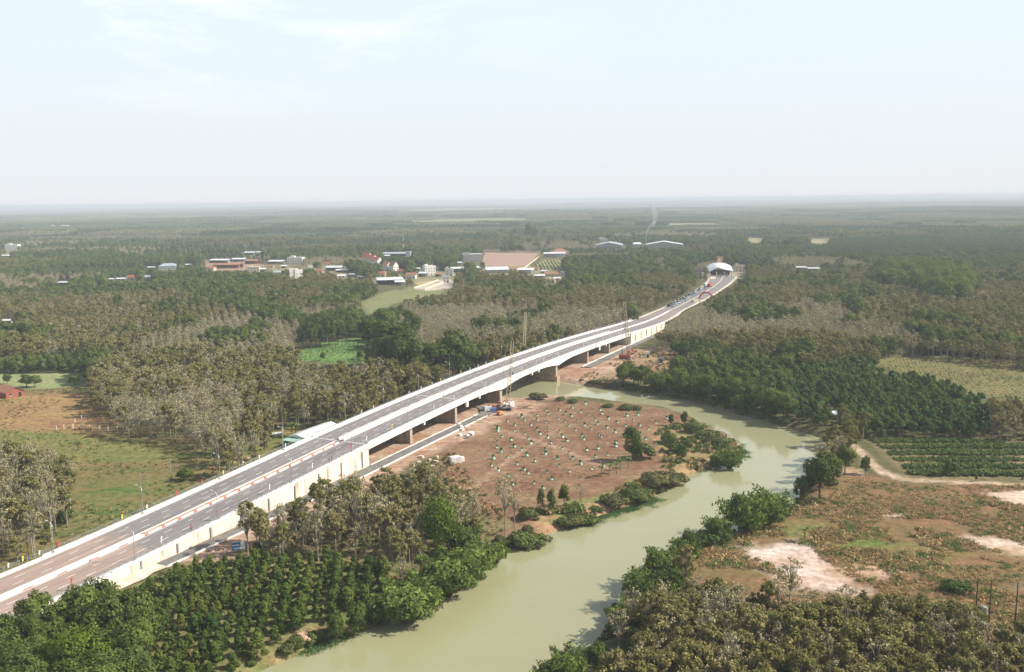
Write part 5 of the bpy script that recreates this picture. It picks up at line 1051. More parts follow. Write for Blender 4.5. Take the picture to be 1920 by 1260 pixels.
def shape(kind, seed, lod):
    rg = np.random.default_rng(seed*31+7); U = rg.uniform; cl = []; limbs = []; fl = {0: 1.35, 1: .55}[lod]; sz = {0: .90, 1: 1.35}[lod]
    if kind in ('rub', 'rubk'):
        h = 12.; nb = 26 if kind == 'rub' else 20
        for i in range(nb):
            a = i*2.4+U(0, .8); z = U(.52, .97)*h; r_ = (2.3*(1-((z/h-.68)/.36)**2*.75))*U(.35, 1.); cl.append((r_*math.cos(a), r_*math.sin(a), z, U(.45, .95)))
            limbs.append((r_*math.cos(a)*.9, r_*math.sin(a)*.9, z, h*U(.33, .5)))
        V = leafy(rg, cl, int((1300 if kind == 'rub' else 330)*fl), .1, (.40 if kind == 'rub' else .32)*sz, 1.3, .15, .6, .85)
        tk = trunk_mb(h*.86, .17, limbs if lod == 0 else limbs[:(5 if kind == 'rub' else 9)], 5); bm_ = 'bark'
    elif kind == 'ever':
        h = 11.
        for i in range(22):
            a = i*2.399+U(0, .6); t_ = U(0, 1); z = h*(.30+.62*t_); r_ = 3.9*math.sqrt(max(.02, 1-((t_-.35)/.72)**2))*U(.45, .9); cl.append((r_*math.cos(a), r_*math.sin(a), z, U(1.1, 1.8)))
            if i < 8: limbs.append((r_*.7*math.cos(a), r_*.7*math.sin(a), z, h*.25))
        V = leafy(rg, cl, int(3000*fl), .6, .48*sz, 1.15, 0., .9); tk = trunk_mb(h*.75, .26, limbs[:8], 6); bm_ = 'dbark'
    elif kind == 'lime':
        h = 11.
        for i in range(26):
            a = i*2.399; t_ = i/26.; z = h*(.28+.64*t_); r_ = 4.2*math.sqrt(max(.02, 1-((t_-.4)/.66)**2))*U(.55, .92); cl.append((r_*math.cos(a), r_*math.sin(a), z, U(1.2, 1.7)))
        V = leafy(rg, cl, int(3600*fl), .75, .40*sz, 1.1, 0., .9); tk = trunk_mb(h*.75, .26, [(c[0]*.7, c[1]*.7, c[2], h*.25) for c in cl[:8]], 6); bm_ = 'dbark'
    elif kind == 'young':
        h = 7.5
        for i in range(10):
            a = i*2.4+U(0, .6); t_ = U(0, 1); z = h*(.35+.6*t_); r_ = 1.9*(1-t_*.6)*U(.2, 1); cl.append((r_*math.cos(a), r_*math.sin(a), z, U(.7, 1.05)))
        V = leafy(rg, cl, int(680*fl), .3, .46*sz, 1.5, .1); tk = trunk_mb(h*.8, .1, [(c[0]*.8, c[1]*.8, c[2], h*.3) for c in cl[:4]], 5); bm_ = 'bark'
    elif kind == 'orch':
        h = 4.8
        for i in range(15):
            t_ = (i+.5)/15; a = i*2.399+U(0, .5); z = h*(.16+.80*t_); r_ = 1.45*(1-t_**1.5)**.75*U(.45, 1.0); cl.append((r_*math.cos(a), r_*math.sin(a), z, .70*(1-t_*.25)*U(.8, 1.2)))
        V = leafy(rg, cl, int(1050*fl), .55, .32*sz, 1.3); tk = trunk_mb(h*.85, .09, [], 5); bm_ = 'dbark'
    elif kind == 'bam':
        h = 9.; C_ = []; mbc = MB()
        for i in range(30 if lod == 0 else 14):
            a = i*2.399; L_ = h*U(.75, 1.15); out_ = U(.25, .62)*L_; r0 = U(0, .9); k_ = 9; P_ = []
            for j in range(k_+1):
                q = j/k_; rr_ = r0+out_*q**1.8; zz_ = L_*(q*.98-.36*q**3.2*(out_/L_)*2.0); P_.append((rr_*math.cos(a+.15*q), rr_*math.sin(a+.15*q), zz_))
            mbc.tube(P_[::3], [.07, .06, .04, .02], 4, cap=False); m_ = int(105*(1 if lod == 0 else .8)); tt = U(.18, 1.0, m_)*k_; i0 = np.minimum(tt.astype(int), k_-1); fr = (tt-i0)[:, None]; Pn = np.array(P_); pp = Pn[i0]*(1-fr)+Pn[i0+1]*fr
            C_.append(pp+rg.normal(size=(m_, 3))*np.array((.42, .42, .36))-np.array((0, 0, .2)))
        ccl = []
        for i in range(26):
            a = i*2.399; q = math.sqrt((i+.5)/26); zz_ = h*.62*math.sqrt(max(0, 1-q*q*.92))+.5; ccl.append((h*.40*q*math.cos(a), h*.40*q*math.sin(a), zz_*U(.8, 1.05), U(.9, 1.45)))
        V = np.concatenate([quads(np.concatenate(C_), .40*sz, rg, 2.1, .55), leafy(rg, ccl, int(3000*fl), .6, .40*sz, 1.8, .5, .9)]); tk = mbc; bm_ = 'culm'
    elif kind == 'bush':
        h = 3.2
        for i in range(13):
            a = i*2.4; r_ = 1.7*math.sqrt(i/13.)*U(.8, 1.1); cl.append((r_*math.cos(a), r_*math.sin(a), U(.5, 1.)*2.0*(1-(r_/3.4)**2), U(.6, 1.0)))
        V = leafy(rg, cl, int(1150*fl), .55, .33*sz, 1.5, .1); tk = trunk_mb(1.6, .09, [(c[0]*.7, c[1]*.7, c[2], .3) for c in cl[:5]], 4); bm_ = 'dbark'
    elif kind == 'banana':
        mb = MB(); mb.tube([(0, 0, -.2), (.1, 0, 1.6), (.15, 0, 2.6)], [.2, .17, .1], 6); tk = mb; bm_ = 'culm'; Vs = []; nf = 11
        for i in range(nf):
            a = i*2.4+U(0, .5); L_ = U(1.9, 2.7); up_ = U(.5, 1.3); prev = None
            for j in range(5):
                q0, q1 = j/5, (j+1)/5
                def pt(q, sd): 
                    r_ = L_*q; z = 2.5+up_*math.sin(q*2.2)-1.1*q*q; w_ = .36*math.sin(min(1, q*1.1+.12)*math.pi)*sd; return (.1+r_*math.cos(a)-w_*math.sin(a), r_*math.sin(a)+w_*math.cos(a), z-abs(sd)*.08)
                Vs += [pt(q0, -1), pt(q0, 1), pt(q1, 1), pt(q1, -1)]
        V = np.array(Vs)
    mat = {'rub': 'rub', 'rubk': 'rubk', 'ever': 'ever', 'lime': 'lime', 'young': 'young', 'orch': 'orch', 'bam': 'bam', 'bush': 'bush', 'banana': 'banana'}[kind]
    nm = {'bam': ('culms', 'leaves'), 'banana': ('stem', 'leaves'), 'bush': ('stems', 'leaves')}.get(kind, ('trunk', 'crown'))
    me = mesh_np(nm[1], V, np.arange(len(V)).reshape(-1, 4), M[mat])
    tm = bpy.data.meshes.new(nm[0]); tm.from_pydata(tk.v, [], tk.f); tm.materials.append(M[bm_]); tm.update()
    return tm, me, nm
NV = 4
NAMES = dict(rub=('rubber_tree', 'rubber tree'), rubk=('bare_rubber_tree', 'rubber tree'), ever=('broadleaf_tree', 'tree'), lime=('bright_green_tree', 'tree'), young=('young_plantation_tree', 'tree'), orch=('orchard_tree', 'fruit tree'), bam=('bamboo_clump', 'bamboo'), bush=('shrub', 'shrub'), banana=('banana_plant', 'banana plant'))
def get_shape(kind, v, lod=0):
    k = (kind, v, lod)
    if k not in TREES: TREES[k] = shape(kind, v+1, lod)
    return TREES[k]
def plant(kind, v, x, y, z, sc, rz, label, group=None, lod=0, sxy=1.):
    tm, me, nm = get_shape(kind, v, lod); n_, c_ = NAMES[kind]
    r = empty(n_, (x, y, z), rz, (sc*sxy, sc*sxy, sc), label=label, cat=c_, group=group)
    a = bpy.data.objects.new(nm[0], tm); COL.objects.link(a); a.parent = r
    b_ = bpy.data.objects.new(nm[1], me); COL.objects.link(b_); b_.parent = r
    SRC.setdefault((kind, v, lod), (a, b_)); return r
SRC = {}
gz = lambda x, y: float(ground_z(np.array([x]), np.array([y]))[0])
def ground_z(x, y):
    z = terrain(x, y); nearby = (np.abs(x) < 420) & (y > 50) & (y < 900)
    if nearby.any():
        d = segdist(x[nearby], y[nearby], RIV); i = inpoly(x[nearby], y[nearby], RIV); z = z.copy(); z[nearby] = np.where(i, WZ-.3, np.minimum(0, WZ+.15+d*.42))
    return z
HT = dict(rub=12., rubk=12., ever=11., lime=11., young=7.5, orch=4.8, bam=9., bush=3.2, banana=3.)
# ------------------------------------------------------------------ trees one can point at, each placed by its foot in the photo
GB = 'bamboo and drooping thickets along the river'
def one(kind, px, py, hpx, label, group=None, sxy=1., v=None):
    x, y = G(px, py, -.5); z = gz(x, y); h = hpx/(FPX/y); sc = h/HT[kind]; rg = random.Random(int(px*13+py))
    ONES.append((x, y, sc*sxy*dict(ever=3.9, lime=4.6, bam=4.4, bush=2.2, rubk=2.4, rub=2.6, banana=2)[kind])); return plant(kind, rg.randrange(NV) if v is None else v, x, y, z, sc, rg.uniform(0, 6.28), label, group, 0, sxy)
ONES = []
# left bank, from the orchard upstream
one('lime', 824, 1045, 122, 'bright yellow-green round tree on the left river bank between grove and orchard', sxy=.78)
one('bam', 766, 1150, 100, 'big drooping green thicket on the left bank beside the orchard corner', GB, 1.35)
one('bam', 838, 1103, 100, 'tall green thicket right below the bright yellow-green tree', GB, 1.25)
one('bam', 884, 1078, 88, 'green thicket leaning over the water, second right of the bright tree', GB, 1.15)
one('bam', 928, 1048, 60, 'rounded green thicket at the water, third right of the bright tree', GB, .9)
one('bam', 872, 1045, 78, 'green thicket behind the two waterside ones right of the bright tree', GB, .9)
one('ever', 670, 1180, 70, 'dense dark bush tree at the orchard water edge', sxy=.9)
one('ever', 630, 1192, 62, 'dark rounded tree at the lowest orchard corner by the water', sxy=.8)
one('ever', 705, 1165, 52, 'low dark green tree between the orchard and the big drooping thicket', sxy=.9)
one('rubk', 948, 1008, 132, 'tall slender grey-green tree standing alone at the red field corner', sxy=.85)
one('rubk', 965, 1000, 105, 'slimmer grey-green tree close behind the tall lone one', sxy=.7)
one('bush', 1000, 1012, 32, 'low green bush at the water below the tall slender tree', GB, 1.5)
one('bush', 975, 1015, 38, 'green bush just left of the low waterside bush by the slender tree', GB, 1.3)
one('ever', 1014, 958, 40, 'small dark tree, left one of three at the lower edge of the red field', sxy=.6)
one('ever', 1034, 966, 52, 'dark narrow tree, middle one of three at the lower edge of the red field', sxy=.5)
one('ever', 1058, 952, 44, 'dark tree, right one of three at the lower edge of the red field', sxy=.7)
one('rubk', 1090, 956, 52, 'pale leafed small tree by the three dark ones on the lower field edge', sxy=1.2)
one('bush', 990, 975, 28, 'bush at the lower left corner of the red field', None, 1.2)
one('bush', 1072, 978, 26, 'rounded bank bush above the first mat of water plants', GB, 1.7)
one('bush', 1098, 972, 24, 'low spreading bush at the waterline below the pale small tree', GB, 1.8)
one('bush', 1155, 945, 26, 'domed green bush on the bank below the banana plants', GB, 1.7)
one('bush', 1195, 932, 28, 'domed green bush right of the one below the bananas', GB, 1.8)
one('bush', 1232, 908, 30, 'wide green bush on the bend of the inner bank', GB, 2.0)
one('bush', 1262, 900, 24, 'flat green bush on the inner bank just past the bend', GB, 2.0)
one('ever', 1186, 866, 68, 'lone dark round tree standing in the red field', sxy=.72)
one('bush', 1203, 862, 38, 'light green bush hugging the lone round tree', None, 1.0)
one('ever', 1278, 868, 34, 'small dark round tree on the point of the spit', sxy=.8)
one('ever', 1283, 802, 30, 'dark small tree at the top right corner of the red field', sxy=.7)
one('ever', 1258, 800, 22, 'smaller dark bush tree left of the one at the top right field corner', sxy=.8)
one('bush', 1300, 812, 22, 'green bush right of the dark tree at the top of the spit', GB, 1.5)
one('bush', 1254, 832, 22, 'green shrub on the spit left edge', None, 1.3); one('bush', 1290, 838, 20, 'green shrub in the middle of the spit', None, 1.2); one('bush', 1268, 850, 22, 'olive shrub above the small dark round spit tree', None, 1.4)
one('bush', 1322, 822, 18, 'low bush on the upper shore of the spit', GB, 1.8); one('bush', 1345, 833, 16, 'low grassy bush farther along the upper shore of the spit', GB, 2.2)
one('bam', 1368, 870, 46, 'bright green drooping thicket at the very tip of the spit', GB, 1.15); one('bam', 1345, 868, 32, 'smaller thicket left of the spit tip', GB, 1.0)
one('bush', 1050, 753, 10, 'dark bush on the near bank where the field meets the water', GB, 1.6); one('bush', 1003, 750, 15, 'left bush on the upper edge of the red field', None, 1.3); one('bush', 1016, 751, 15, 'right bush of the pair on the upper edge of the red field', None, 1.3)
one('bush', 1075, 757, 9, 'dark bush by the white glints on the upper shore', GB, 1.8); one('bush', 1140, 765, 7, 'low bush on the upper shore, left of a longer green one', GB, 2.6); one('bush', 1175, 769, 11, 'long green bush on the upper shore of the red field', GB, 2.4); one('bush', 1196, 770, 8, 'last low bush on the upper shore before the spit', GB, 2.0)
for px, py, t_ in ((1128, 898, 'left'), (1142, 895, 'second'), (1156, 891, 'tallest'), (1163, 884, 'right'), (1178, 880, 'outermost right')): one('banana', px, py, 22, '%s banana plant in the clump at the lower edge of the red field' % t_, 'banana plants by the red field', .75)
one('banana', 1508, 1018, 27, 'banana plant alone on the grass above the bright bare patch', None, .8)
for px, py in ((548, 822), (556, 820)): one('banana', px, py, 26, 'yellowish banana plant by the white shed, %s' % ('left one' if px == 548 else 'right one'), 'banana plants by the shed', .8)
# right bank
one('ever', 1500, 946, 62, 'small palm-like dark tree leaning over the water at the narrow inlet', sxy=.6)
one('ever', 1536, 942, 96, 'big dark green tree at the narrow inlet on the right bank', sxy=.95)
one('ever', 1556, 918, 72, 'dark green tree right behind the big inlet tree', sxy=.95)
one('ever', 1584, 890, 58, 'rounded dark tree at the start of the sandy track', sxy=.95); one('ever', 1566, 872, 50, 'dark tree above the track start by the water', sxy=.95)
one('ever', 1622, 892, 36, 'small dark shrub tree beside the sandy track', sxy=.8)
one('bam', 1398, 998, 92, 'darker left half of the great bamboo pair on the right bank', GB, .95); one('bam', 1436, 985, 88, 'yellow-green right half of the great bamboo pair on the right bank', GB, 1.0); one('ever', 1385, 1000, 80, 'dark tree wrapped in the great bamboo pair', sxy=.7)
one('bam', 1346, 1018, 60, 'rounded bamboo left of the great pair', GB, .9); one('bush', 1322, 1024, 34, 'bush at the water left of the rounded bamboo', GB, 1.3)
one('bam', 1284, 1060, 66, 'leafy thicket leaning left over the shadowed inlet', GB, .9); one('ever', 1290, 1052, 62, 'small-leaved dark tree standing over the inlet', sxy=.7)
one('bam', 1240, 1092, 78, 'drooping palm-like thicket with fringed edge over the river', GB, 1.0); one('bam', 1202, 1128, 72, 'broad arching green thicket in the middle of the right bank', GB, 1.1)
one('bam', 1232, 1150, 70, 'dense green thicket behind the broad arching one', GB, 1.1); one('bam', 1190, 1182, 78, 'rounded light-green thicket casting a shadow on the river', GB, 1.0); one('bam', 1265, 1110, 55, 'thicket inland of the fringed one', GB, 1.0)
one('ever', 1172, 1212, 60, 'dark bush tree below the rounded light-green thicket', sxy=.8); one('banana', 1158, 1215, 44, 'palm frond plant with dry tips at the lower right bank', None, .7); one('banana', 1185, 1225, 44, 'second palm frond plant beside the dry-tipped one', None, .7)
one('bam', 1062, 1290, 92, 'thin feathery bamboo at the bottom edge of the picture', GB, .9); one('bam', 1020, 1300, 60, 'low green thicket cut by the bottom edge left of the feathery bamboo', GB, 1.1); one('ever', 1118, 1270, 68, 'dark tree right of the feathery bamboo at the bottom edge', sxy=.9)
one('rubk', 1480, 1150, 112, 'lone yellowish tree rising over the bare patch above the grove', sxy=1.25)
one('ever', 1776, 896, 34, 'dark small tree at the lower edge of the crop rows', sxy=.6); one('ever', 1787, 893, 24, 'smaller dark tree touching the one at the crop rows edge', sxy=.7)
one('ever', 1830, 905, 12, 'tiny dark bush on the track below the crop rows', sxy=.7)
one('bush', 1790, 1112, 28, 'dark brush mound in the dry field left of the transformer', None, 1.6)
# left side
one('ever', 350, 904, 26, 'dark low bush alone on the left field near the railing', sxy=1.5); one('ever', 340, 902, 18, 'smaller dark bush joined to the lone one on the left field', sxy=1.5)
one('bush', 124, 984, 34, 'narrow pale green bush on the left field beside the thin wood', None, .8); one('ever', 88, 1012, 32, 'dark bush tree by the near lamp on the left', sxy=.65)
one('ever', 50, 728, 26, 'round green tree on the left meadow, wider of two', sxy=1.5); one('ever', 66, 728, 24, 'round green tree on the left meadow, right of the wide one', sxy=1.5); one('ever', 14, 722, 20, 'green tree at the left picture edge by the meadow', sxy=1.2); one('ever', 140, 724, 20, 'squat dark tree on the right part of the left meadow', sxy=1.6)
one('ever', 508, 676, 16, 'small dark tree at the near edge of the bright meadow', sxy=.9); one('bush', 505, 684, 8, 'tiny bush at the near edge of the bright meadow', None, 1.2); one('ever', 606, 678, 17, 'dark bush tree on the bright green meadow, left', sxy=.9); one('ever', 674, 676, 17, 'dark bush tree on the bright green meadow, right', sxy=1.)
one('ever', 224, 592, 42, 'dark round tree rising out of the brown plantation, right of two', sxy=.7); one('ever', 172, 570, 26, 'dark round tree rising out of the brown plantation, left of two', sxy=1.); one('ever', 264, 566, 20, 'dark flat-topped tree over the brown plantation', sxy=1.)
one('ever', 455, 660, 46, 'pale green broad tree above the bare grove', sxy=1.0)
# big dark trees left of the bridge
for px, py, h_, w_, t_ in ((735, 705, 104, 1.15, 'tallest dark tree of the mass left of the bridge'), (712, 690, 88, 1.1, 'dark tree at the meadow side of the mass left of the bridge'), (762, 712, 94, 1.1, 'dark tree in the middle of the mass left of the bridge'), (790, 718, 72, 1.1, 'dark tree at the low dip of the mass left of the bridge'),
    (850, 712, 98, 1.1, 'bright-topped round tree nearest the bridge in the dark mass'), (822, 716, 80, 1.1, 'dark tree left of the bright-topped one by the bridge'), (880, 700, 70, .9, 'dark tree right of the bright-topped one by the bridge'), (905, 690, 48, .9, 'yellowish-green tree right beside the bridge parapet'), (770, 650, 70, .9, 'broad pale tree behind the dark mass'), (718, 640, 62, .9, 'pale green tree behind the dark mass near the meadow tip'),
    (752, 735, 50, .7, 'small tree with arching crown below the dark mass'), (788, 728, 48, .9, 'small tree with light fronds close to the railing below the dark mass'), (732, 738, 34, .9, 'dark rounded bush at the right end of the bare grove'), (705, 768, 34, .6, 'slim green tree against the parapet at the grove end')):
    one('ever', px, py, h_, t_, None, w_)
for i, (px, py, h_, w_) in enumerate(((568, 655, 46, .8), (584, 655, 52, .75), (600, 653, 58, .75), (618, 652, 62, .7), (634, 648, 60, .75), (650, 640, 56, .8), (664, 628, 48, .9), (640, 632, 52, .9), (604, 640, 56, .9))): one('ever', px, py, h_, ['leftmost tree', 'second tree', 'third tree', 'fourth tree', 'tall fifth tree', 'sixth tree', 'rightmost tree', 'back right tree', 'back left tree'][i]+' of the dark wall above the bright green meadow', 'dark wall of trees above the bright green meadow', w_)
for i, (px, py, h_, w_) in enumerate(((965, 448, 20, .8), (992, 450, 30, .8), (1002, 449, 24, .8), (1020, 430, 14, 1.), (1022, 447, 18, .7), (850, 452, 14, .8))): one('ever', px, py, h_, ['left dark tree standing clear of the far forest', 'tallest dark tree standing clear of the far forest', 'tree touching the tallest clear-standing far one', 'flat far tree behind the clear-standing ones', 'right slim dark tree above the far forest', 'small lone far tree left of the clear-standing ones'][i], 'tall lone trees over the far forest', w_)
for i, (px, py, h_) in enumerate(((882, 519, 28), (905, 508, 16), (868, 520, 18))): one('ever', px, py, h_, ['round green tree before the white shed above the lane', 'dark tree by the near edge of the brown lot', 'lower green tree left of the round one by the lane'][i], None, .95)

# ------------------------------------------------------------------ plantations and woods: (name, kinds, spacing, height, polygon of the canopy in the photo, label)
REG = [
 ('pole_grove', [('rub', .68), ('rubk', .32)], 3.3, 11.5, [(1095, 1330), (1130, 1262), (1180, 1215), (1230, 1135), (1270, 1112), (1300, 1098), (1352, 1094), (1420, 1108), (1500, 1122), (1600, 1112), (1700, 1122), (1800, 1135), (1880, 1150), (2050, 1150), (2200, 1600), (1050, 1600)], 'olive leafy tree of the lower right corner grove'),
 ('wall_grove', [('rub', .55), ('rubk', .45)], 5.0, 13, [(428, 968), (450, 940), (470, 965), (520, 945), (600, 925), (700, 890), (800, 855), (850, 850), (895, 880), (905, 920), (910, 975), (880, 1000), (800, 1000), (700, 985), (560, 985), (440, 985)], 'thin-crowned tree of the grove between service road and river'),
 ('near_left_wood', [('ever', .97), ('lime', .03)], 5.4, 10.5, [(-300, 1160), (0, 1150), (40, 1125), (120, 1112), (185, 1080), (225, 1110), (260, 1140), (285, 1190), (290, 1290), (250, 1400), (-300, 1400)], 'dark leafy tree of the lower left corner wood'),
 ('orchard', [('orch', 1.)], 3.7, 4.9, [(225, 1105), (300, 1068), (345, 1048), (445, 1030), (560, 1030), (700, 1036), (745, 1060), (730, 1110), (690, 1140), (640, 1140), (600, 1165), (560, 1185), (520, 1225), (470, 1262), (440, 1330), (200, 1330), (285, 1180)], 'dark glossy young fruit tree in the lower left orchard'),
 ('left_thin_wood', [('rubk', .7), ('rub', .3)], 4.6, 13, [(-300, 840), (0, 838), (60, 832), (110, 850), (135, 880), (140, 930), (95, 965), (60, 985), (0, 990), (-300, 1010)], 'pale-trunked thin tree of the wood at the left picture edge'),
 ('bare_grove', [('rubk', .92), ('rub', .08)], 4.3, 12, [(190, 770), (230, 740), (330, 735), (420, 720), (455, 760), (460, 830), (420, 835), (370, 822), (330, 792), (250, 785)], 'nearly leafless grey tree of the grove beyond the left field'),
 ('left_grove', [('rub', .62), ('rubk', .38)], 4.8, 12, [(165, 705), (200, 668), (260, 655), (380, 650), (500, 660), (560, 680), (720, 685), (735, 715), (715, 750), (640, 790), (560, 785), (470, 800), (440, 760), (330, 745), (240, 760), (180, 745)], 'olive-brown tree of the grove between left field and meadow'),
 ('meadow_bushes', [('ever', .8), ('young', .2)], 5.0, 8, [(-100, 662), (60, 670), (160, 655), (170, 690), (120, 698), (0, 700), (-100, 700)], 'green leafy tree along the back of the left meadow'),
 ('green_band', [('ever', .9), ('young', .1)], 8.5, 13, [(285, 512), (360, 503), (480, 508), (500, 525), (452, 540), (500, 562), (575, 590), (560, 600), (480, 588), (400, 562), (330, 545), (290, 530)], 'dark green tree in the diagonal green belt before the village'),
 ('green_band_b', [('ever', .95), ('young', .05)], 8.5, 13, [(560, 598), (640, 577), (680, 585), (700, 560), (750, 560), (755, 590), (720, 620), (690, 640), (660, 640), (620, 610), (570, 610)], 'dark green tree between meadow and far plantations'),
 ('village_green', [('ever', 1.)], 8, 12, [(610, 537), (660, 530), (725, 538), (728, 552), (700, 560), (640, 562), (600, 550)], 'dark green tree at the pale meadow edge below the village'),
 ('mid_green', [('ever', .9), ('lime', .1)], 9, 14, [(1052, 500), (1100, 492), (1200, 490), (1205, 510), (1180, 525), (1100, 535), (1060, 525)], 'green tree of the dark wood right of the village'),
 ('mid_green_b', [('ever', .8), ('rub', .2)], 8, 12, [(840, 522), (1005, 530), (1070, 530), (1070, 552), (1007, 552), (900, 545)], 'green tree of the mixed wood below the big barn'),
 ('mid_green_c', [('ever', .9), ('rub', .1)], 7, 9, [(948, 585), (1015, 583), (1018, 598), (950, 602)], 'green tree in the small green patch by the far bridge end'),
 ('gate_green', [('ever', .85), ('young', .15)], 9, 14, [(1240, 480), (1330, 470), (1340, 445), (1400, 450), (1440, 470), (1450, 500), (1400, 500), (1330, 490), (1290, 500), (1250, 505)], 'green tree around the gate hall'),
 ('right_dark_clump', [('lime', .5), ('ever', .5)], 9.5, 20, [(1632, 505), (1660, 495), (1740, 492), (1805, 497), (1818, 520), (1810, 545), (1780, 550), (1735, 535), (1700, 525), (1640, 522)], 'great rounded tree of the tall clump in the right plantation'),
 ('bank_bamboo', [('bam', .3), ('ever', .7)], 4.6, 11.5, [(1060, 700), (1070, 678), (1120, 674), (1180, 682), (1240, 694), (1300, 700), (1345, 706), (1400, 716), (1470, 745), (1530, 775), (1560, 800), (1560, 830), (1500, 812), (1420, 785), (1350, 765), (1300, 750), (1220, 738), (1150, 728), (1075, 722)], 'dark waterside thicket on the far bank of the river'),
 ('bank_second', [('ever', .45), ('young', .35), ('bam', .2)], 5.6, 11, [(1240, 696), (1290, 676), (1330, 682), (1400, 672), (1450, 680), (1480, 700), (1480, 745), (1400, 730), (1345, 722), (1300, 712), (1245, 712)], 'light green tree behind the far-bank thickets'),
 ('far_bank_trees', [('ever', .8), ('rub', .2)], 7, 11, [(1215, 640), (1290, 635), (1390, 648), (1500, 665), (1530, 680), (1440, 690), (1390, 680), (1300, 668), (1225, 655)], 'dark green tree in the belt behind the far river bank'),
 ('green_plantation', [('young', .93), ('ever', .07)], 4.1, 7.5, [(1390, 720), (1440, 690), (1540, 682), (1620, 668), (1650, 690), (1720, 702), (1800, 728), (1850, 750), (1862, 790), (1840, 810), (1640, 812), (1600, 790), (1560, 782), (1530, 795), (1470, 768), (1400, 740)], 'feathery green young tree of the plantation beyond the bend'),
 ('far_green', [('young', .9), ('ever', .1)], 7.5, 8, [(1500, 478), (1560, 448), (1700, 440), (2050, 436), (2050, 474), (1800, 478), (1640, 484)], 'green tree of the far pale-green block at the right'),
 ('far_dark_row', [('ever', 1.)], 8, 12, [(1640, 484), (1700, 479), (2050, 474), (2050, 486), (1830, 490), (1650, 492)], 'dark tree in the row along the far pale-green block'),
 ('right_olive', [('rub', .6), ('rubk', .4)], 4.8, 10, [(1852, 745), (2100, 760), (2100, 840), (1940, 832), (1850, 812), (1868, 785)], 'olive tree of the thin wood by the crop rows'),
]
RP = {n: p for n, _, _, _, p, _ in REG}
KEEPG = [  # ground seen open in the photo
 [(-300, 732), (60, 730), (150, 716), (172, 740), (195, 790), (240, 812), (330, 835), (370, 862), (440, 872), (480, 850), (530, 822), (600, 798), (620, 800), (268, 962), (102, 1035), (-60, 1105), (-300, 1150), (-300, 1010), (0, 1060), (60, 1030), (135, 985), (140, 900), (110, 840), (-300, 840)],
 [(800, 885), (870, 800), (935, 770), (1000, 748), (1200, 757), (1260, 768), (1350, 812), (1400, 850), (1345, 880), (1225, 932), (1110, 985), (1010, 1012), (940, 1020), (905, 960), (880, 900)],
 [(1310, 1035), (1345, 1005), (1420, 960), (1500, 940), (1570, 895), (1625, 822), (1640, 820), (1920, 832), (2150, 840), (2150, 1150), (1900, 1150), (1800, 1133), (1700, 1118), (1600, 1108), (1500, 1112), (1420, 1098), (1350, 1088), (1300, 1085)],
 [(1640, 690), (1660, 672), (1700, 668), (1920, 695), (2100, 710), (2100, 755), (1900, 745), (1850, 742), (1800, 722), (1720, 698)],
 [(548, 658), (600, 650), (690, 628), (690, 684), (620, 682), (566, 678)], [(672, 570), (730, 548), (800, 540), (812, 526), (855, 522), (850, 546), (760, 563), (700, 580), (685, 592)],
 [(-100, 703), (165, 700), (165, 722), (70, 732), (-100, 735)], [(903, 473), (1016, 474), (990, 503), (903, 503)], [(988, 506), (1022, 490), (1060, 488), (1055, 506)], [(380, 490), (495, 488), (495, 506), (382, 508)], [(775, 518), (845, 505), (848, 545), (775, 545)],
 [(1180, 662), (1240, 655), (1290, 683), (1240, 690), (1180, 684), (1105, 692)], [(1396, 446), (1432, 446), (1430, 456), (1412, 456)], [(1514, 448), (1556, 447), (1550, 456), (1522, 457)],
 [(725, 755), (760, 738), (782, 740), (740, 765)], [(1338, 482), (1362, 482), (1362, 492), (1340, 492)],
]
KROAD = [(-60, 1090), (0, 1062), (102, 1012), (268, 944), (413, 878), (532, 822), (648, 776), (720, 744), (843, 697), (941, 662), (1000, 643), (1180, 592), (1247, 568), (1305, 540), (1330, 522), (1335, 500), (1400, 500), (1380, 531), (1341, 556), (1282, 588), (1244, 611),
         (1226, 626), (1196, 646), (1180, 672), (1110, 705), (1040, 740), (950, 790), (880, 830), (800, 862), (760, 872), (690, 885), (600, 915), (540, 935), (470, 945), (440, 940), (425, 985), (425, 1015), (340, 1052), (240, 1100), (180, 1080), (120, 1105), (0, 1135)]
KEEP.append(([(776, 922), (800, 915), (850, 915), (872, 940), (872, 1000), (780, 1000)], G(824, 1045)[1]-1))
KRIV = [q for q in RIV_PX]
rng = np.random.default_rng(11)
FAM = {}     # region -> kind lists
pts_all = {k: [] for k in HT}      # kind -> list of arrays x,y,scale,region index,dist
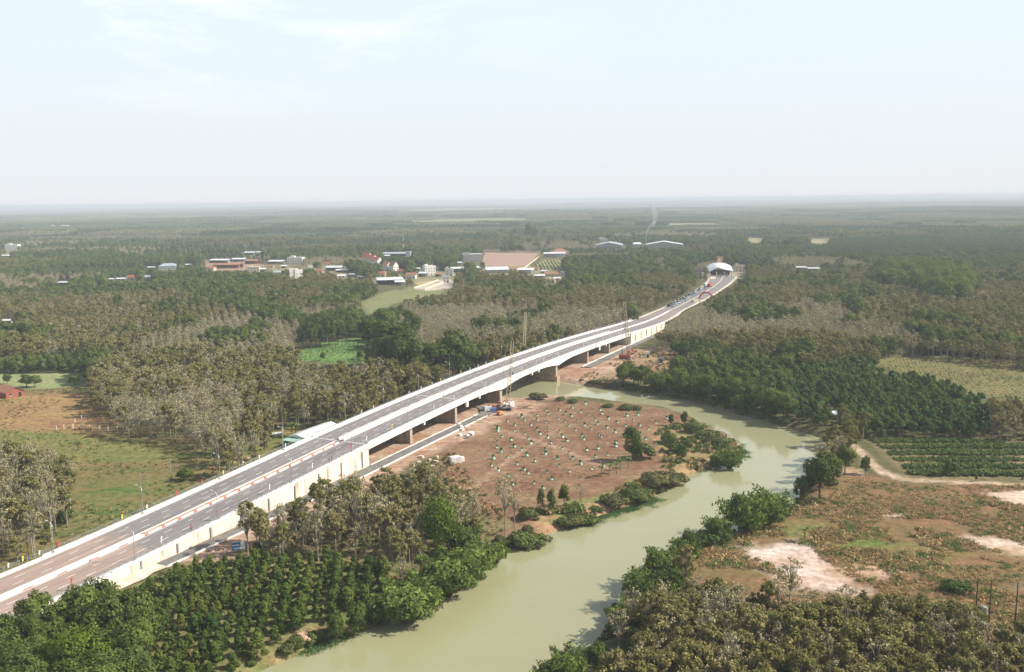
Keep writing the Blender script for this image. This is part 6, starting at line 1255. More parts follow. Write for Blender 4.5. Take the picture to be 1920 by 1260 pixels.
def keep_test(x, y, h, reg):
    """True where a tree may stand"""
    ok = np.ones(len(x), bool)
    for fz in (0.02, .5, .92):
        px, py = PR(x, y, h*fz)
        for poly in KEEPG:
            if reg in ('left_thin_wood',) and poly is KEEPG[0] : continue
            if fz == .02 and reg in ('wall_grove', 'left_grove', 'bare_grove', 'pole_grove', 'near_left_wood'): continue
            if reg == 'bank_bamboo' and fz > .02: continue
            ok &= ~inpoly(px, py, poly)
        _s, _u = SU(x, y); ok &= ~(inpoly(px, py, KROAD) & ((_u > 0) | (_s < 130)))
        if reg not in ('bank_bamboo', 'near_left_wood'): ok &= ~inpoly(px, py, KRIV)
        for poly, dist in KEEP:
            xa, xb = min(q[0] for q in poly), max(q[0] for q in poly)
            m_ = (px > xa) & (px < xb) & (y < dist)
            if m_.any(): ok &= ~(m_ & inpoly(px, py, poly))
    s_, u_ = SU(x, y); hw = np.where(s_ > 560, 14.5, np.where(s_ < 350, 21, 21)); left = np.where(s_ > 640, 13.5, 16)
    ok &= ~((s_ > 20) & (s_ < 1110) & (u_ < hw) & (u_ > -left))
    nb = (np.abs(x) < 420) & (y < 900); ii = np.where(nb)[0]
    if len(ii): ins = inpoly(x[ii], y[ii], RIV); d = segdist(x[ii], y[ii], RIV); ok[ii] &= ~(ins | (d < (2.4 if reg == 'bank_bamboo' else 3.)))
    if reg == 'bank_bamboo': px, py = PR(x, y, 0.*h); ok &= py < np.interp(px, [1000, 1100, 1200, 1300, 1390, 1480, 1545], [722, 730, 742, 764, 790, 816, 834])
    for cx, cy_, r_ in CLR: ok &= (x-cx)**2+(y-cy_)**2 > r_*r_
    for cx, cy_, r_ in ONES: ok &= (x-cx)**2+(y-cy_)**2 > (r_*.8)**2
    return ok
def grid(x0, x1, y0, y1, sp, ang, jit, ratio=1.):
    cx, cy_ = (x0+x1)/2, (y0+y1)/2; R = math.hypot(x1-x0, y1-y0)/2+sp; a = np.arange(-R, R, sp); b_ = np.arange(-R, R, sp*ratio); A_, B_ = np.meshgrid(a, b_); A_, B_ = A_.ravel(), B_.ravel()
    A_ = A_+rng.uniform(-jit, jit, A_.shape)*sp; B_ = B_+rng.uniform(-jit, jit, A_.shape)*sp; c, s = math.cos(ang), math.sin(ang); x, y = cx+A_*c-B_*s, cy_+A_*s+B_*c
    m_ = (x > x0) & (x < x1) & (y > y0) & (y < y1); return x[m_], y[m_]
def pick(kinds, n): ks = [k for k, _ in kinds]; p = np.array([q for _, q in kinds]); return rng.choice(len(ks), n, p=p/p.sum()), ks
RIDX = []
done = []
for ri, (nm, kinds, sp, h, poly, lab) in enumerate(REG):
    RIDX.append((nm, lab)); wp = [G(a, b_, h*.75) for a, b_ in poly]; x0, x1, y0, y1 = min(q[0] for q in wp), max(q[0] for q in wp), min(q[1] for q in wp), max(q[1] for q in wp)
    if nm == 'orchard': x, y = grid(x0, x1, y0, y1, sp, .12, .10, 1.25)
    else: x, y = grid(x0, x1, y0, y1, sp, .3*ri, .30 if kinds[0][0] in ('rub', 'rubk', 'young') else .38)
    px, py = PR(x, y, h*.75); m_ = inpoly(px, py, poly) & (py < 1500)
    for p2, h2 in done: qx, qy = PR(x, y, h2*.75); m_ &= ~inpoly(qx, qy, p2)
    m_ &= keep_test(x, y, np.full(len(x), h), nm); done.append((poly, h)); x, y = x[m_], y[m_]; ki, ks = pick(kinds, len(x))
    for j, k in enumerate(ks):
        q = ki == j; n = q.sum(); sc = h/HT[k]*rng.uniform(.74, 1.2, n)
        if k in ('ever', 'lime') and nm not in ('right_dark_clump', 'near_left_wood'): sc *= .9
        if k == 'bam': sc *= .85
        pts_all[k].append(np.stack([x[q], y[q], sc, np.full(n, ri)], 1))
# everything else out to two kilometres: plantation quilt
RIDX.append(('open', 'tree of the mixed plantations beyond the bridge')); ri = len(REG)
BANDS = [(170, 620, 5.0, 1.), (620, 1000, 5.6, 1.05), (1000, 1500, 6.8, 1.2), (1500, 2300, 9.0, 1.5)]
for y0, y1, sp, sm_ in BANDS:
    x, y = grid(-.66*y1-130, .66*y1+130, y0, y1, sp, .35, .22); px, py = PR(x, y, 9.); m_ = (np.abs(x) < .58*y+np.where(y < 1000, 125, 60)) & (py < 1300); x, y, px, py = x[m_], y[m_], px[m_], py[m_]
    m_ = np.ones(len(x), bool)
    for p2, h2 in done: qx, qy = PR(x, y, h2*.75); m_ &= ~inpoly(qx, qy, p2)
    x, y = x[m_], y[m_]; cid, ed = voro(x, y, 230); typ = np.floor(cid*8).astype(int) % 8
    near_ = y < 900; kind = np.where(np.isin(typ, (0, 1, 2)), 0, np.where(np.isin(typ, (3,)), 1, np.where(np.isin(typ, (4, 5)), 2, 3)))   # 0 rub 1 rubk 2 ever 3 young
    s_, u_ = SU(x, y); kind = np.where(near_ & (kind >= 2), 0, kind); r_ = rng.random(len(x)); kind = np.where(near_ & (r_ < .18), 1, kind); kl = vnoise(x, y, 34, 41)+.5*vnoise(x, y, 11, 42); kind = np.where(near_ & (y > 430) & (kl+.12*r_ > 1.16), 2, kind); kind = np.where(~near_ & (kind < 2) & (kl > 1.12), 2, kind)
    drop = (kind == 2) & (y > 620) & (rng.random(len(x)) < .45); hh = np.where(kind == 3, 8, np.where(kind == 2, 13.5, 11.5)).astype(float); hh *= .85+.3*vnoise(x, y, 130, 9); hh = np.where(y > 900, hh*.95, hh)
    bel = (y > 900) & (ed < 15) & (((cid*13.7) % 1.) < .62); kind = np.where(bel, 2, kind); hh = np.where(bel, 12.5, hh); gap = (ed > np.where((y > 900) & ~bel, 6., 0.)); m_ = gap & ~drop & keep_test(x, y, hh, 'open'); x, y, kind, hh = x[m_], y[m_], kind[m_], hh[m_]
    for j, k in enumerate(('rub', 'rubk', 'ever', 'young')):
        q = kind == j; n = q.sum(); sc = hh[q]/HT[k]*rng.uniform(.72, 1.2, n)*sm_**.25; pts_all[k].append(np.stack([x[q], y[q], sc, np.full(n, ri)], 1))
# fringe of low shrubs along the waterline
for i0, i1, gap_, txt, prob in ((38, 44, 2.6, 'low shrub of the fringe along the far bank waterline', .85), (45, 58, 3.0, 'low shrub of the fringe along the right bank waterline', .7), (2, 13, 3.2, 'low shrub of the fringe along the left bank waterline', .65)):
    RIDX.append((txt.replace(' ', '_'), txt)); ri_ = len(RIDX)-1; S_ = []
    for i in range(i0, i1):
        a, b_ = np.array(RIV[i]), np.array(RIV[i+1]); l = np.linalg.norm(b_-a); nrm_ = np.array((b_[1]-a[1], a[0]-b_[0]))/l; mid = (a+b_)/2+nrm_*.5
        if inpoly(mid[0:1], mid[1:2], RIV)[0]: nrm_ = -nrm_
        for q in np.arange(0, l, gap_):
            if rng.random() < prob: p = a+(b_-a)*q/l+nrm_*rng.uniform(.4, 2.6); S_.append((p[0], p[1], rng.uniform(.45, 1.05), ri_))
    pts_all['bush'].append(np.array(S_)); print('FRINGE', txt, len(S_))
# ------------------------------------------------------------------ the 300 of each kind that show largest are things, the rest one object per kind
def gn_scatter(name, P, rot, scl, srcs, label, cat, vi=None):
    """P (n,3) points; srcs list of lists of real objects whose meshes make one variant"""
    me = bpy.data.meshes.new(name); me.vertices.add(len(P)); me.vertices.foreach_set('co', np.asarray(P, np.float32).ravel())
    for nm, arr, ty in (('rz', rot, 'FLOAT'), ('vi', rng.integers(0, len(srcs), len(P)) if vi is None else vi, 'INT')):
        at = me.attributes.new(nm, ty, 'POINT'); at.data.foreach_set('value', arr.astype(np.int32 if ty == 'INT' else np.float32))
    at = me.attributes.new('sc', 'FLOAT_VECTOR', 'POINT'); at.data.foreach_set('vector', np.asarray(scl, np.float32).ravel())
    o = bpy.data.objects.new(name, me); COL.objects.link(o); tag(o, label, cat, kind='stuff')
    g = bpy.data.node_groups.new(name, 'GeometryNodeTree'); g.interface.new_socket('Geometry', in_out='INPUT', socket_type='NodeSocketGeometry'); g.interface.new_socket('Geometry', in_out='OUTPUT', socket_type='NodeSocketGeometry')
    gi, go_ = g.nodes.new('NodeGroupInput'), g.nodes.new('NodeGroupOutput'); m2p = g.nodes.new('GeometryNodeMeshToPoints'); L(g, gi.outputs[0], m2p.inputs['Mesh']); ip = g.nodes.new('GeometryNodeInstanceOnPoints'); L(g, m2p.outputs[0], ip.inputs['Points'])
    gt = g.nodes.new('GeometryNodeGeometryToInstance')
    for s_ in reversed(srcs):      # socket order: the last link made is the first in a multi-input
        if len(s_) == 1: oi = g.nodes.new('GeometryNodeObjectInfo'); oi.transform_space = 'ORIGINAL'; oi.inputs['Object'].default_value = s_[0]; L(g, oi.outputs['Geometry'], gt.inputs[0])
        else:
            j = g.nodes.new('GeometryNodeJoinGeometry')
            for ob in s_: oi = g.nodes.new('GeometryNodeObjectInfo'); oi.transform_space = 'ORIGINAL'; oi.inputs['Object'].default_value = ob; L(g, oi.outputs['Geometry'], j.inputs[0])
            L(g, j.outputs[0], gt.inputs[0])
    L(g, gt.outputs[0], ip.inputs['Instance']); ip.inputs['Pick Instance'].default_value = True
    def att(nm, ty):
        a = g.nodes.new('GeometryNodeInputNamedAttribute'); a.data_type = ty; a.inputs['Name'].default_value = nm; return a
    L(g, att('vi', 'INT').outputs['Attribute'], ip.inputs['Instance Index']); L(g, att('sc', 'FLOAT_VECTOR').outputs['Attribute'], ip.inputs['Scale'])
    cx = g.nodes.new('ShaderNodeCombineXYZ'); L(g, att('rz', 'FLOAT').outputs['Attribute'], cx.inputs[2]); L(g, cx.outputs[0], ip.inputs['Rotation']); L(g, ip.outputs[0], go_.inputs[0])
    md = o.modifiers.new('scatter', 'NODES'); md.node_group = g; return o
MASSLAB = dict(rub='wide olive-brown rubber plantations spreading beyond the bridge', rubk='greyish half-bare rubber trees scattered through the plantations', ever='dark green woods and belts between the plantations', young='blocks of feathery green young plantation', bam='more waterside bamboo along the far bank', lime='yellow-green trees in the far tall clump', orch='more orchard trees', bush='more shrubs by the water')
MASSN = dict(rub='rubber_plantation', rubk='bare_rubber_wood', ever='broadleaf_wood', young='young_plantation', bam='bamboo_thicket', lime='bright_wood', orch='orchard', bush='bank_shrubs')
print('ONES', len(ONES)); lodkeep = {}; PXL = {}
def part_of(r_, a, b_, rg_, px, py):
    q = (rg_ == r_) & (px > 0) & (px < 1920) & (py < 1260); xs_, ys_ = px[q], py[q]; u = (a-xs_.min())/(np.ptp(xs_)+1); v = (b_-ys_.min())/(np.ptp(ys_)+1)
    return ', '+('back' if v < .4 else 'front' if v > .7 else 'inner')+' '+('left' if u < .34 else 'right' if u > .66 else 'middle')+' part'
def orch_labels(x, y):
    c, s = math.cos(.12), math.sin(.12); v_ = -x*s+y*c; u_ = x*c+y*s; row = np.round((v_-v_.min())/(3.7*1.25)).astype(int); lab = {}
    o_ = ['first', 'second', 'third', 'fourth', 'fifth', 'sixth', 'seventh', 'eighth', 'ninth', 'tenth', 'eleventh', 'twelfth', 'thirteenth', 'fourteenth', 'fifteenth', 'sixteenth', 'seventeenth', 'eighteenth', 'nineteenth', 'twentieth', 'twenty-first', 'twenty-second', 'twenty-third', 'twenty-fourth']
    for r_ in np.unique(row):
        ids = np.where(row == r_)[0]; ids = ids[np.argsort(u_[ids])]
        for n_, i in enumerate(ids): lab[int(i)] = 'glossy young fruit tree, %s from the left in the %s orchard row from the bottom' % (o_[min(n_, 23)], o_[min(int(r_), 23)])
    return lab

for k, arrs in pts_all.items():
    if not arrs: continue
    A_ = np.concatenate(arrs); 
    if not len(A_): continue
    x, y, sc, rg_ = A_.T; z = ground_z(x, y); px, py = PR(x, y, z+HT[k]*sc*.8); infr = (px > 5) & (px < 1915) & (py < 1245) & (py > 300); size = np.where(infr, HT[k]*sc/y, -1)
    if k == 'orch': PXL['orch'] = orch_labels(x, y)
    nmax = 296 - (0 if k not in ('ever', 'bam', 'rubk') else 80 if k == 'ever' else 24 if k == 'bam' else 3)
    order = np.argsort(-size); top = order[:nmax]; top = top[size[top] > 0]; rest = np.setdiff1d(np.arange(len(x)), top)
    seen_v = set()
    for n_, i in enumerate(top):
        lb = RIDX[int(rg_[i])][1]; kn = {'rub': 'leafy rubber', 'rubk': 'greyish thin'}.get(k)
        if k == 'rubk': lb = lb.replace('olive leafy', 'greyish thin-leaved').replace('thin-crowned', 'sparse greyish').replace('pale-trunked thin', 'pale-trunked, nearly bare').replace('olive-brown', 'greyish sparse').replace('olive tree', 'greyish tree')
        if k == 'lime': lb = 'bright green '+lb.replace('dark leafy ', '').replace('great rounded ', 'great rounded ')
        if k == 'ever' and RIDX[int(rg_[i])][0] == 'open': lb = 'dark green round tree standing among the olive-brown plantation trees'
        if k == 'rub' and RIDX[int(rg_[i])][0] == 'open': lb = 'olive-brown '+lb
        if k == 'bam': lb = 'arching bamboo, '+lb
        if k == 'ever' and 'thicket' in lb: lb = lb.replace('thicket', 'tree')
        if k == 'young': lb = lb.replace('light green tree', 'feathery light green tree')
        if k == 'ever' and 'feathery' in lb: lb = 'dark round tree among the feathery plantation beyond the bend'
        if k == 'rub' and RIDX[int(rg_[i])][0] in ('mid_green_b', 'mid_green_c', 'far_bank_trees'): lb = 'olive '+lb.replace('dark green', '').replace('green tree', 'tree').strip()
        lod = 0; kk_ = (PXL[k][int(i)] if k == 'orch' else part_of(int(rg_[i]), px[i], py[i], rg_, px, py)); base_ = lb; lb = kk_ if k == 'orch' else ' '.join(lb.split()[:12])+kk_
        plant(k, n_ % NV, x[i], y[i], z[i], sc[i], rng.uniform(0, 6.28), lb, base_.replace(' tree ', ' trees ', 1), lod, rng.uniform(.9, 1.15))
    if not len(rest): continue
    # distant ones use the lighter shape: put a few real ones of it down first
    far_ = rest[y[rest] > 430]; nr_ = rest[y[rest] <= 430]
    if len(nr_): 
        srcs = [list(SRC[(k, v, 0)]) for v in range(NV) if (k, v, 0) in SRC]; n = len(nr_); w_ = rng.uniform(.9, 1.15, n)*sc[nr_]
        gn_scatter(MASSN[k]+'_nearby', np.stack([x[nr_], y[nr_], z[nr_]], 1), rng.uniform(0, 6.28, n), np.stack([w_, w_, sc[nr_]], 1), srcs, MASSLAB[k]+', nearer part', 'trees') if n > 30 or True else None
    if len(far_) > NV:
        lodv = []
        for v in range(NV):
            i = far_[v]; tm, me, nm = get_shape(k, v, 1); jm = bpy.data.meshes.new('w'); 
            o1 = bpy.data.objects.new('trunk', tm); o2 = bpy.data.objects.new('crown', me); lodv.append([o1, o2]); lodkeep[(k, v)] = (o1, o2)
        n = len(far_); w_ = rng.uniform(.9, 1.2, n)*sc[far_]
        gn_scatter(MASSN[k], np.stack([x[far_], y[far_], z[far_]], 1), rng.uniform(0, 6.28, n), np.stack([w_, w_, sc[far_]], 1), lodv, MASSLAB[k], 'trees')
    print('TREES', k, len(top), len(nr_), len(far_))

# ------------------------------------------------------------------ far forest: canopy patches out to the haze
def patch(R, n, ch, cr, seed, mat):
    """lumpy canopy over a square of side R"""
    rg = np.random.default_rng(seed); g_ = int(math.sqrt(n)); st = R/g_; ci = (np.stack(np.meshgrid(np.arange(g_), np.arange(g_)), -1).reshape(-1, 2)+.5)*st-R/2+rg.uniform(-.35, .35, (g_*g_, 2))*st
    hts = ch*rg.uniform(.75, 1.12, len(ci)); r_ = cr*rg.uniform(.8, 1.25, len(ci)); k = 26; cen = np.repeat(np.column_stack([ci, hts-r_*.9]), k, 0); rr = np.repeat(r_, k)
    d = rg.normal(size=(len(cen), 3)); d /= np.linalg.norm(d, axis=1)[:, None]; d[:, 2] = np.abs(d[:, 2])*1.1-.25; c = cen+d*rr[:, None]*rg.uniform(.7, 1.1, len(cen))[:, None]
    V = quads(c, cr*.62, rg, 1.15, out=d+np.array((0, 0, .3)))
    v2 = np.array([(-R/2, -R/2, ch*.45), (R/2, -R/2, ch*.45), (R/2, R/2, ch*.45), (-R/2, R/2, ch*.45)]); V = np.concatenate([V, v2])
    return mesh_np('canopy', V, np.arange(len(V)).reshape(-1, 4), mat)
for nm, R, n, cr, y0, y1, lb in (('distant_forest', 60, 64, 5.2, 2300, 5200, 'distant plantations and woods behind the village'), ('hazy_forest', 150, 100, 9.5, 5200, 13000, 'hazy forest plain near the horizon'), ('horizon_forest', 480, 144, 24, 13000, 33000, 'forest plain fading out at the horizon')):
    objs = []
    for v in range(3): objs.append([bpy.data.objects.new('canopy', patch(R, n, 11 if R < 200 else 13, cr, 40+v+R, M[('far', 'farb', 'farc')[v]]))]); lodkeep[(nm, v)] = objs[-1]
    sp = R*.93; x, y = grid(-.64*y1, .64*y1, y0, y1, sp, 0, .02); px, py = PR(x, y, 10.); m_ = (px > -200) & (px < 2120); x, y = x[m_], y[m_]
    cid, ed = voro(x, y, 420 if R < 100 else 900, 5); z = terrain(x, y); hs = .55+.7*((cid*7.3) % 1.0); vi = np.array([0, 1, 0, 1, 2, 0, 1])[np.floor(((cid*23.7) % 1.)*7).astype(int)]; edge = ed < R*.6; vi = np.where(edge & (((cid*5.1) % 1.) < .6), 2, vi); hs = np.where(edge & (vi == 2), hs*1.25, hs); hs = np.where(edge & (vi != 2), hs*.4, hs); vi = np.where(rng.random(len(x)) < .10, rng.integers(0, 3, len(x)), vi); kp = ((cid*41.3) % 1.) > .09; x, y, z, hs, vi = x[kp], y[kp], z[kp], hs[kp], vi[kp]
    sc = np.ones((len(x), 3)); sc[:, 2] = hs; q = rng.integers(0, 4, len(x))*math.pi/2
    gn_scatter(nm, np.stack([x, y, z], 1), q, sc, objs, lb, 'forest', vi); print('FAR', nm, len(x))

# ------------------------------------------------------------------ small ground plants
def scatter_in(poly, sp, z=0., jit=.45, ang=0., ratio=1., extra=None):
    wp = [G(a, b_) for a, b_ in poly]; x, y = grid(min(q[0] for q in wp), max(q[0] for q in wp), min(q[1] for q in wp), max(q[1] for q in wp), sp, ang, jit, ratio)
    m_ = inpoly(x, y, wp) & ~inpoly(x, y, RIV); 
    for cx, cy_, r_ in CLR: m_ &= (x-cx)**2+(y-cy_)**2 > r_*r_*.8
    return x[m_], y[m_]
def tuft(name, n, h, w, mat, seed, droop=.0):
    rg = np.random.default_rng(seed); c = rg.normal(size=(n, 3))*np.array((w*.4, w*.4, 0)); c[:, 2] = rg.uniform(.1, .9, n)*h; c[:, :2] *= (1-c[:, 2:3]/h*.3); V = quads(c, h*.42, rg, 1.5)
    return mesh_np(name, V, np.arange(len(V)).reshape(-1, 4), mat)
def stuff(name, x, y, mats_, h, w, n, lb, cat, smin=.5, smax=1.5, zoff=0., rz=None):
    objs = []
    for i, mt in enumerate(mats_):
        objs.append([bpy.data.objects.new('blades', tuft('blades', n, h, w, mt, 70+i))]); lodkeep[(name, i)] = objs[-1]
    z = ground_z(x, y)+zoff; s = rng.uniform(smin, smax, len(x)); s *= .6+.8*vnoise(x, y, 12, 21); gn_scatter(name, np.stack([x, y, z], 1), rng.uniform(0, 6.28, len(x)), np.stack([s, s, s], 1), objs, lb, cat)
def off_road(x, y, a=13.6, b_=14.):
    s_, u_ = SU(x, y); return ~((u_ > -a) & (u_ < b_) & (s_ > 20) & (s_ < 1100)) & ~((u_ > 0) & (u_ < 20) & (s_ < 352))
RF = [(1300, 1015), (1345, 1005), (1500, 942), (1560, 895), (1700, 908), (2100, 916), (2250, 1300), (1400, 1300), (1250, 1200)]
x, y = scatter_in(RF, 1.5); bare = vnoise(x, y, 9, 31)+.35*vnoise(x, y, 3, 32) > .50; wp = [G(*q) for q in SANDY]; bare &= ~inpoly(x, y, wp)
for nm_ in ('sandpatch2', 'sandpatch3', 'sandpatch4', 'path', 'pathb'):
    bare &= ~inpoly(x, y, [G(*q) for q in [z_ for z_ in ZONES if z_[0] == nm_][0][1]])
x, y = x[bare], y[bare]; stuff('dry_grass', x, y, [M['dry'], M['dry'], M['dry'], M['crop']], .6, 1.5, 54, 'dry brown grass tufts with green patches on the right-hand field', 'grass')
LF = [(-300, 732), (60, 732), (170, 720), (240, 815), (370, 862), (440, 872), (560, 800), (640, 790), (700, 765), (560, 850), (268, 970), (60, 1060), (-300, 1200)]
x, y = scatter_in(LF, 2.7); m_ = off_road(x, y) & (vnoise(x, y, 14, 33) > .42); x, y = x[m_], y[m_]; stuff('field_grass', x, y, [M['dry'], M['bush'], M['crop']], .55, 1.3, 34, 'low brown and green grass on the left field', 'grass', .4, 1.1)
x, y = scatter_in([(240, 1100), (340, 1050), (450, 1035), (760, 1045), (790, 1085), (690, 1180), (480, 1280), (200, 1320)], 2.2); m_ = off_road(x, y); stuff('orchard_grass', x[m_], y[m_], [M['dry'], M['crop']], .5, 1.2, 30, 'dry yellowish grass under the orchard rows', 'grass', .4, 1.1)
x, y = scatter_in([(240, 1110), (330, 1062), (345, 1048), (345, 1075), (300, 1090), (260, 1110)], 1.7); stuff('verge_weeds', x, y, [M['bush'], M['crop']], .8, 1.2, 40, 'green weeds on the slope between gravel apron and orchard', 'weeds', .5, 1.2)
x, y = scatter_in([(430, 1040), (560, 975), (760, 890), (850, 850), (960, 985), (860, 1050)], 2.4); m_ = off_road(x, y); stuff('grove_undergrowth', x[m_], y[m_], [M['dry'], M['bush']], .8, 1.3, 36, 'dry undergrowth beneath the grove by the service road', 'undergrowth', .4, 1.2)
SP = [z_ for z_ in ZONES if z_[0] == 'spit'][0][1]
x, y = scatter_in(SP, 2.3); m_ = vnoise(x, y, 7, 35) > .42; stuff('spit_undergrowth', x[m_], y[m_], [M['bush'], M['crop'], M['dry']], 1.1, 1.5, 50, 'green and yellow undergrowth along the shore of the red field', 'undergrowth', .5, 1.5)
x, y = scatter_in([(820, 880), (870, 805), (935, 770), (1000, 750), (1200, 758), (1300, 800), (1230, 880), (1010, 990), (930, 1010)], 2.2); m_ = (vnoise(x, y, 11, 36)+.4*vnoise(x, y, 4, 38) > .66) & off_road(x, y); stuff('field_weeds', x[m_], y[m_], [M['dry'], M['soil'] if False else M['dry'], M['bush']], .35, 1.1, 24, 'sparse low weeds on the red field', 'weeds', .3, .9)
x, y = scatter_in([(1060, 712), (1180, 660), (1250, 650), (1300, 690), (1250, 715), (1120, 724)], 2.6); m_ = off_road(x, y, 14, 24) & (vnoise(x, y, 10, 37) > .4); stuff('bank_weeds', x[m_], y[m_], [M['dry'], M['bush']], .8, 1.4, 36, 'brown and green weeds on the far bank beside the bridge', 'weeds', .4, 1.2)
# planted rows
x, y = scatter_in([(1630, 822), (1760, 826), (2060, 838), (2060, 905), (1710, 892)], .95, ang=-.05, ratio=1.1, jit=.25); v_ = (y*math.cos(.05)+x*math.sin(.05)) % 8.4; m_ = v_ < 5.2; x, y = x[m_], y[m_]; stuff('crop_rows', x, y, [M['crop'], M['crop'], M['young']], 1.1, .9, 30, 'green crop rows behind the sandy track at the right', 'crops', .7, 1.25)
x, y = scatter_in([(1640, 690), (1690, 668), (2060, 684), (2060, 770), (1900, 755), (1760, 718)], 2.3, ang=.25, ratio=1.5, jit=.15); stuff('yellow_crop', x, y, [M['crop'], M['bush'], M['dry']], .8, 1.1, 20, 'yellowing low crop in the long strip beyond the green plantation', 'crops', .5, 1.1)
x, y = scatter_in([(545, 655), (600, 648), (690, 625), (690, 682), (620, 680), (568, 676)], 2.6); stuff('meadow_grass', x, y, [M['weed']], .6, 1.4, 26, 'bright green wet meadow plants', 'grass', .5, 1.2)
x, y = scatter_in([(988, 505), (1022, 489), (1060, 488), (1056, 506)], 5, jit=.2); stuff('village_crop', x, y, [M['crop'], M['young']], 1.6, 2.0, 24, 'young crop plot beside the brown lot', 'crops', .6, 1.1)
# water plants along the shores
def mat_of_weeds(px_pts, spread, n, lb):
    P_ = []
    for i in range(len(px_pts)-1):
        a, b_ = np.array(G(*px_pts[i], WZ)), np.array(G(*px_pts[i+1], WZ)); m = max(2, int(n/(len(px_pts)-1))); t_ = rng.random(m)[:, None]; P_.append(a+(b_-a)*t_+rng.normal(size=(m, 2))*spread)
    P_ = np.concatenate(P_); i = inpoly(P_[:, 0], P_[:, 1], RIV) | (segdist(P_[:, 0], P_[:, 1], RIV) < 1.2); P_ = P_[i]; ob = [bpy.data.objects.new('leaves', tuft('leaves', 34, .42, 1.6, M['weed'], 90))]; lodkeep[lb] = ob
    s = rng.uniform(.7, 1.6, len(P_)); gn_scatter('water_weed', np.column_stack([P_, np.full(len(P_), WZ-.05)]), rng.uniform(0, 6.28, len(P_)), np.stack([s, s, s*.8], 1), [ob], lb, 'water plants')
mat_of_weeds([(1010, 982), (1050, 985), (1110, 978), (1150, 958), (1182, 952), (1230, 935)], 1.6, 620, 'bright green floating weed mats below the red field')
mat_of_weeds([(1232, 915), (1290, 885), (1340, 872), (1385, 858), (1392, 845), (1350, 815), (1310, 795)], 1.5, 520, 'green floating weeds round the spit')
mat_of_weeds([(560, 1222), (590, 1212), (622, 1198), (650, 1190)], 1.3, 200, 'green floating weeds at the orchard corner')
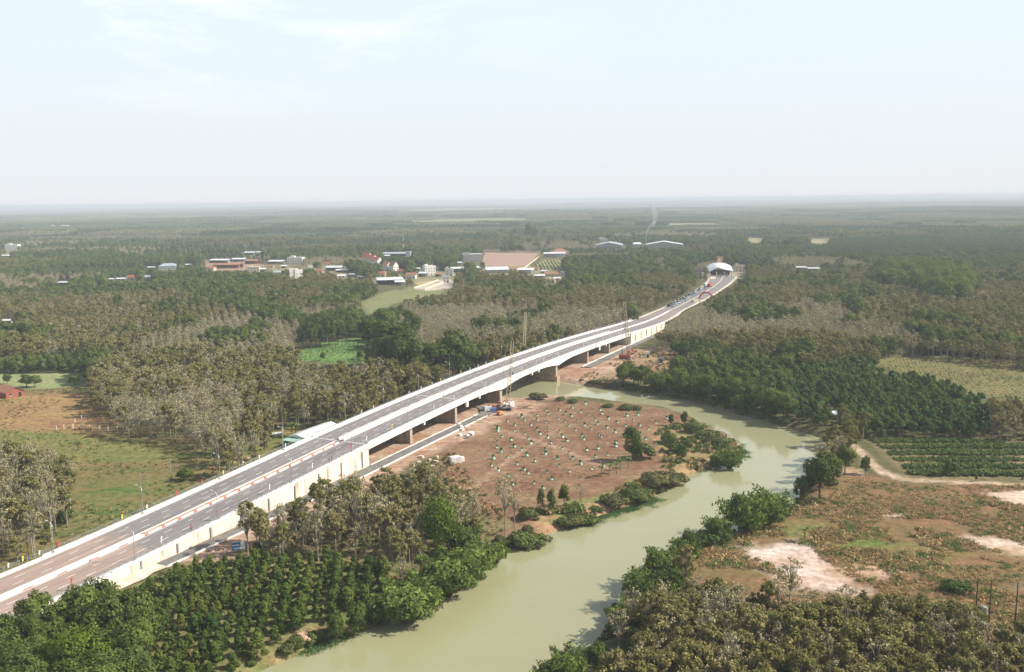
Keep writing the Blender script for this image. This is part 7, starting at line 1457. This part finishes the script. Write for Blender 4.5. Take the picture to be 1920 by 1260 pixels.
# young trees in green shade net on the red field
sp_ = None; r0 = random.Random(3); wp = [(872, 850), (905, 815), (960, 775), (1080, 757), (1190, 765), (1260, 785), (1225, 850), (1170, 875), (1100, 900), (1040, 915), (990, 925), (985, 945), (930, 900)]
base = G(1060, 850); e1 = np.array((7.0, 2.0)); e2 = np.array((-2.1, 7.2)); cnt = 0
for i in range(-14, 15):
    for j in range(-14, 18):
        p = np.array(base)+e1*i+e2*j+np.array((r0.uniform(-1.7, 1.7), r0.uniform(-1.7, 1.7))); qx, qy = PR(p[0], p[1], 0.); 
        if not bool(inpoly(np.array([float(qx)]), np.array([float(qy)]), wp)[0]) or r0.random() < .14 or math.hypot(float(qx)-1188, (float(qy)-850)*1.2) < 28: continue
        if sp_ is None:
            sp_ = empty('sapling', (0, 0, 0), label='young tree wrapped in green and white shade net on the red field', cat='sapling', group='young trees in shade net on the red field')
            mb = MB(); n_ = 9; 
            for z0_, z1_, r1_, r2_ in ((.02, .6, .62, .45), (.6, 1.0, .45, .12)): mb.tube([(0, 0, z0_), (0, 0, z1_)], [r1_, r2_], n_, cap=False)
            mb.build('net_sleeve', M['sleeve'], sp_); mb = MB(); mb.tube([(0, 0, 0), (.05, 0, 1.4)], .04, 4); mb.build('stem', M['bark'], sp_)
            V = quads(blobs(np.random.default_rng(5), [(0, 0, 1.3, .45), (.2, .1, 1.0, .35), (-.2, .1, 1.1, .3)], 70, .3), .3, np.random.default_rng(6), 1.4); q = bpy.data.objects.new('leaves', mesh_np('leaves', V, np.arange(len(V)).reshape(-1, 4), M['weed'])); COL.objects.link(q); q.parent = sp_
            reg(sp_); o = sp_
        else: o = copy_tree(sp_)
        s = r0.uniform(.65, 1.2); o.location = (p[0], p[1], 0); o.scale = (s, s, s*r0.uniform(.7, 1.1)); o.rotation_euler = (r0.uniform(-.4, .4), r0.uniform(-.4, .4), r0.uniform(0, 6.28)); cnt += 1
print('SAPLINGS', cnt)
# concrete drainage ledge walls of the village lane and the brown lot
for pts_, h_, lb in (([(1013, 480), (984, 503), (960, 507)], 1.6, 'long cream wall running down from the brown lot corner'), ([(905, 473), (1012, 474)], 1.8, 'low pale wall along the far side of the brown lot'), ([(776, 541), (822, 526)], 1.5, 'pale low wall on the left side of the village lane plot'), ([(796, 544), (842, 526)], 1.7, 'brighter low wall through the village lane plot')):
    mb = MB(); w = [G(*q) for q in pts_]; c0 = w[0]
    for i in range(len(w)-1):
        a, b_ = np.array(w[i]), np.array(w[i+1]); d = b_-a; l = np.linalg.norm(d); n_ = np.array((-d[1], d[0]))/l*.3; a, b_ = a-np.array(c0), b_-np.array(c0); mb.prism([tuple(a-n_), tuple(b_-n_), tuple(b_+n_), tuple(a+n_)], 0, h_)
        mb.prism([tuple(a-n_*1.4), tuple(b_-n_*1.4), tuple(b_+n_*1.4), tuple(a+n_*1.4)], h_+.003, h_+.15)
    o = mb.build('boundary_wall', M['hcream'], loc=(c0[0], c0[1], 0)); tag(o, lb, 'wall')
# pale track end beyond the bridge on the left
mb = MB(); w = [(1135, 590), (1150, 589), (1160, 591), (1165, 596), (1170, 602), (1178, 602)]; tr = [G(*q, .1) for q in w]; v = []
for i, p in enumerate(tr): v += [(p[0]-2, p[1]-2.5, .12), (p[0]+2, p[1]+2.5, .12)]
mb.add(v, [(2*i, 2*i+2, 2*i+3, 2*i+1) for i in range(len(tr)-1)]); tag(mb.build('side_track', M['apron']), kind='structure')
# ------------------------------------------------------------------ haze
hm, t, o = newmat('haze_air'); pv = N(t, 'ShaderNodeVolumePrincipled'); pv.inputs['Color'].default_value = (.74, .82, .87, 1); pv.inputs['Density'].default_value = .00014; pv.inputs['Anisotropy'].default_value = .0; L(t, pv.outputs[0], o.inputs['Volume'])
mb = MB(); mb.box((0, 0, 35), (76000, 76000, 130)); q = mb.build('haze', hm); tag(q, 'pale haze over the whole plain', 'haze', kind='stuff')
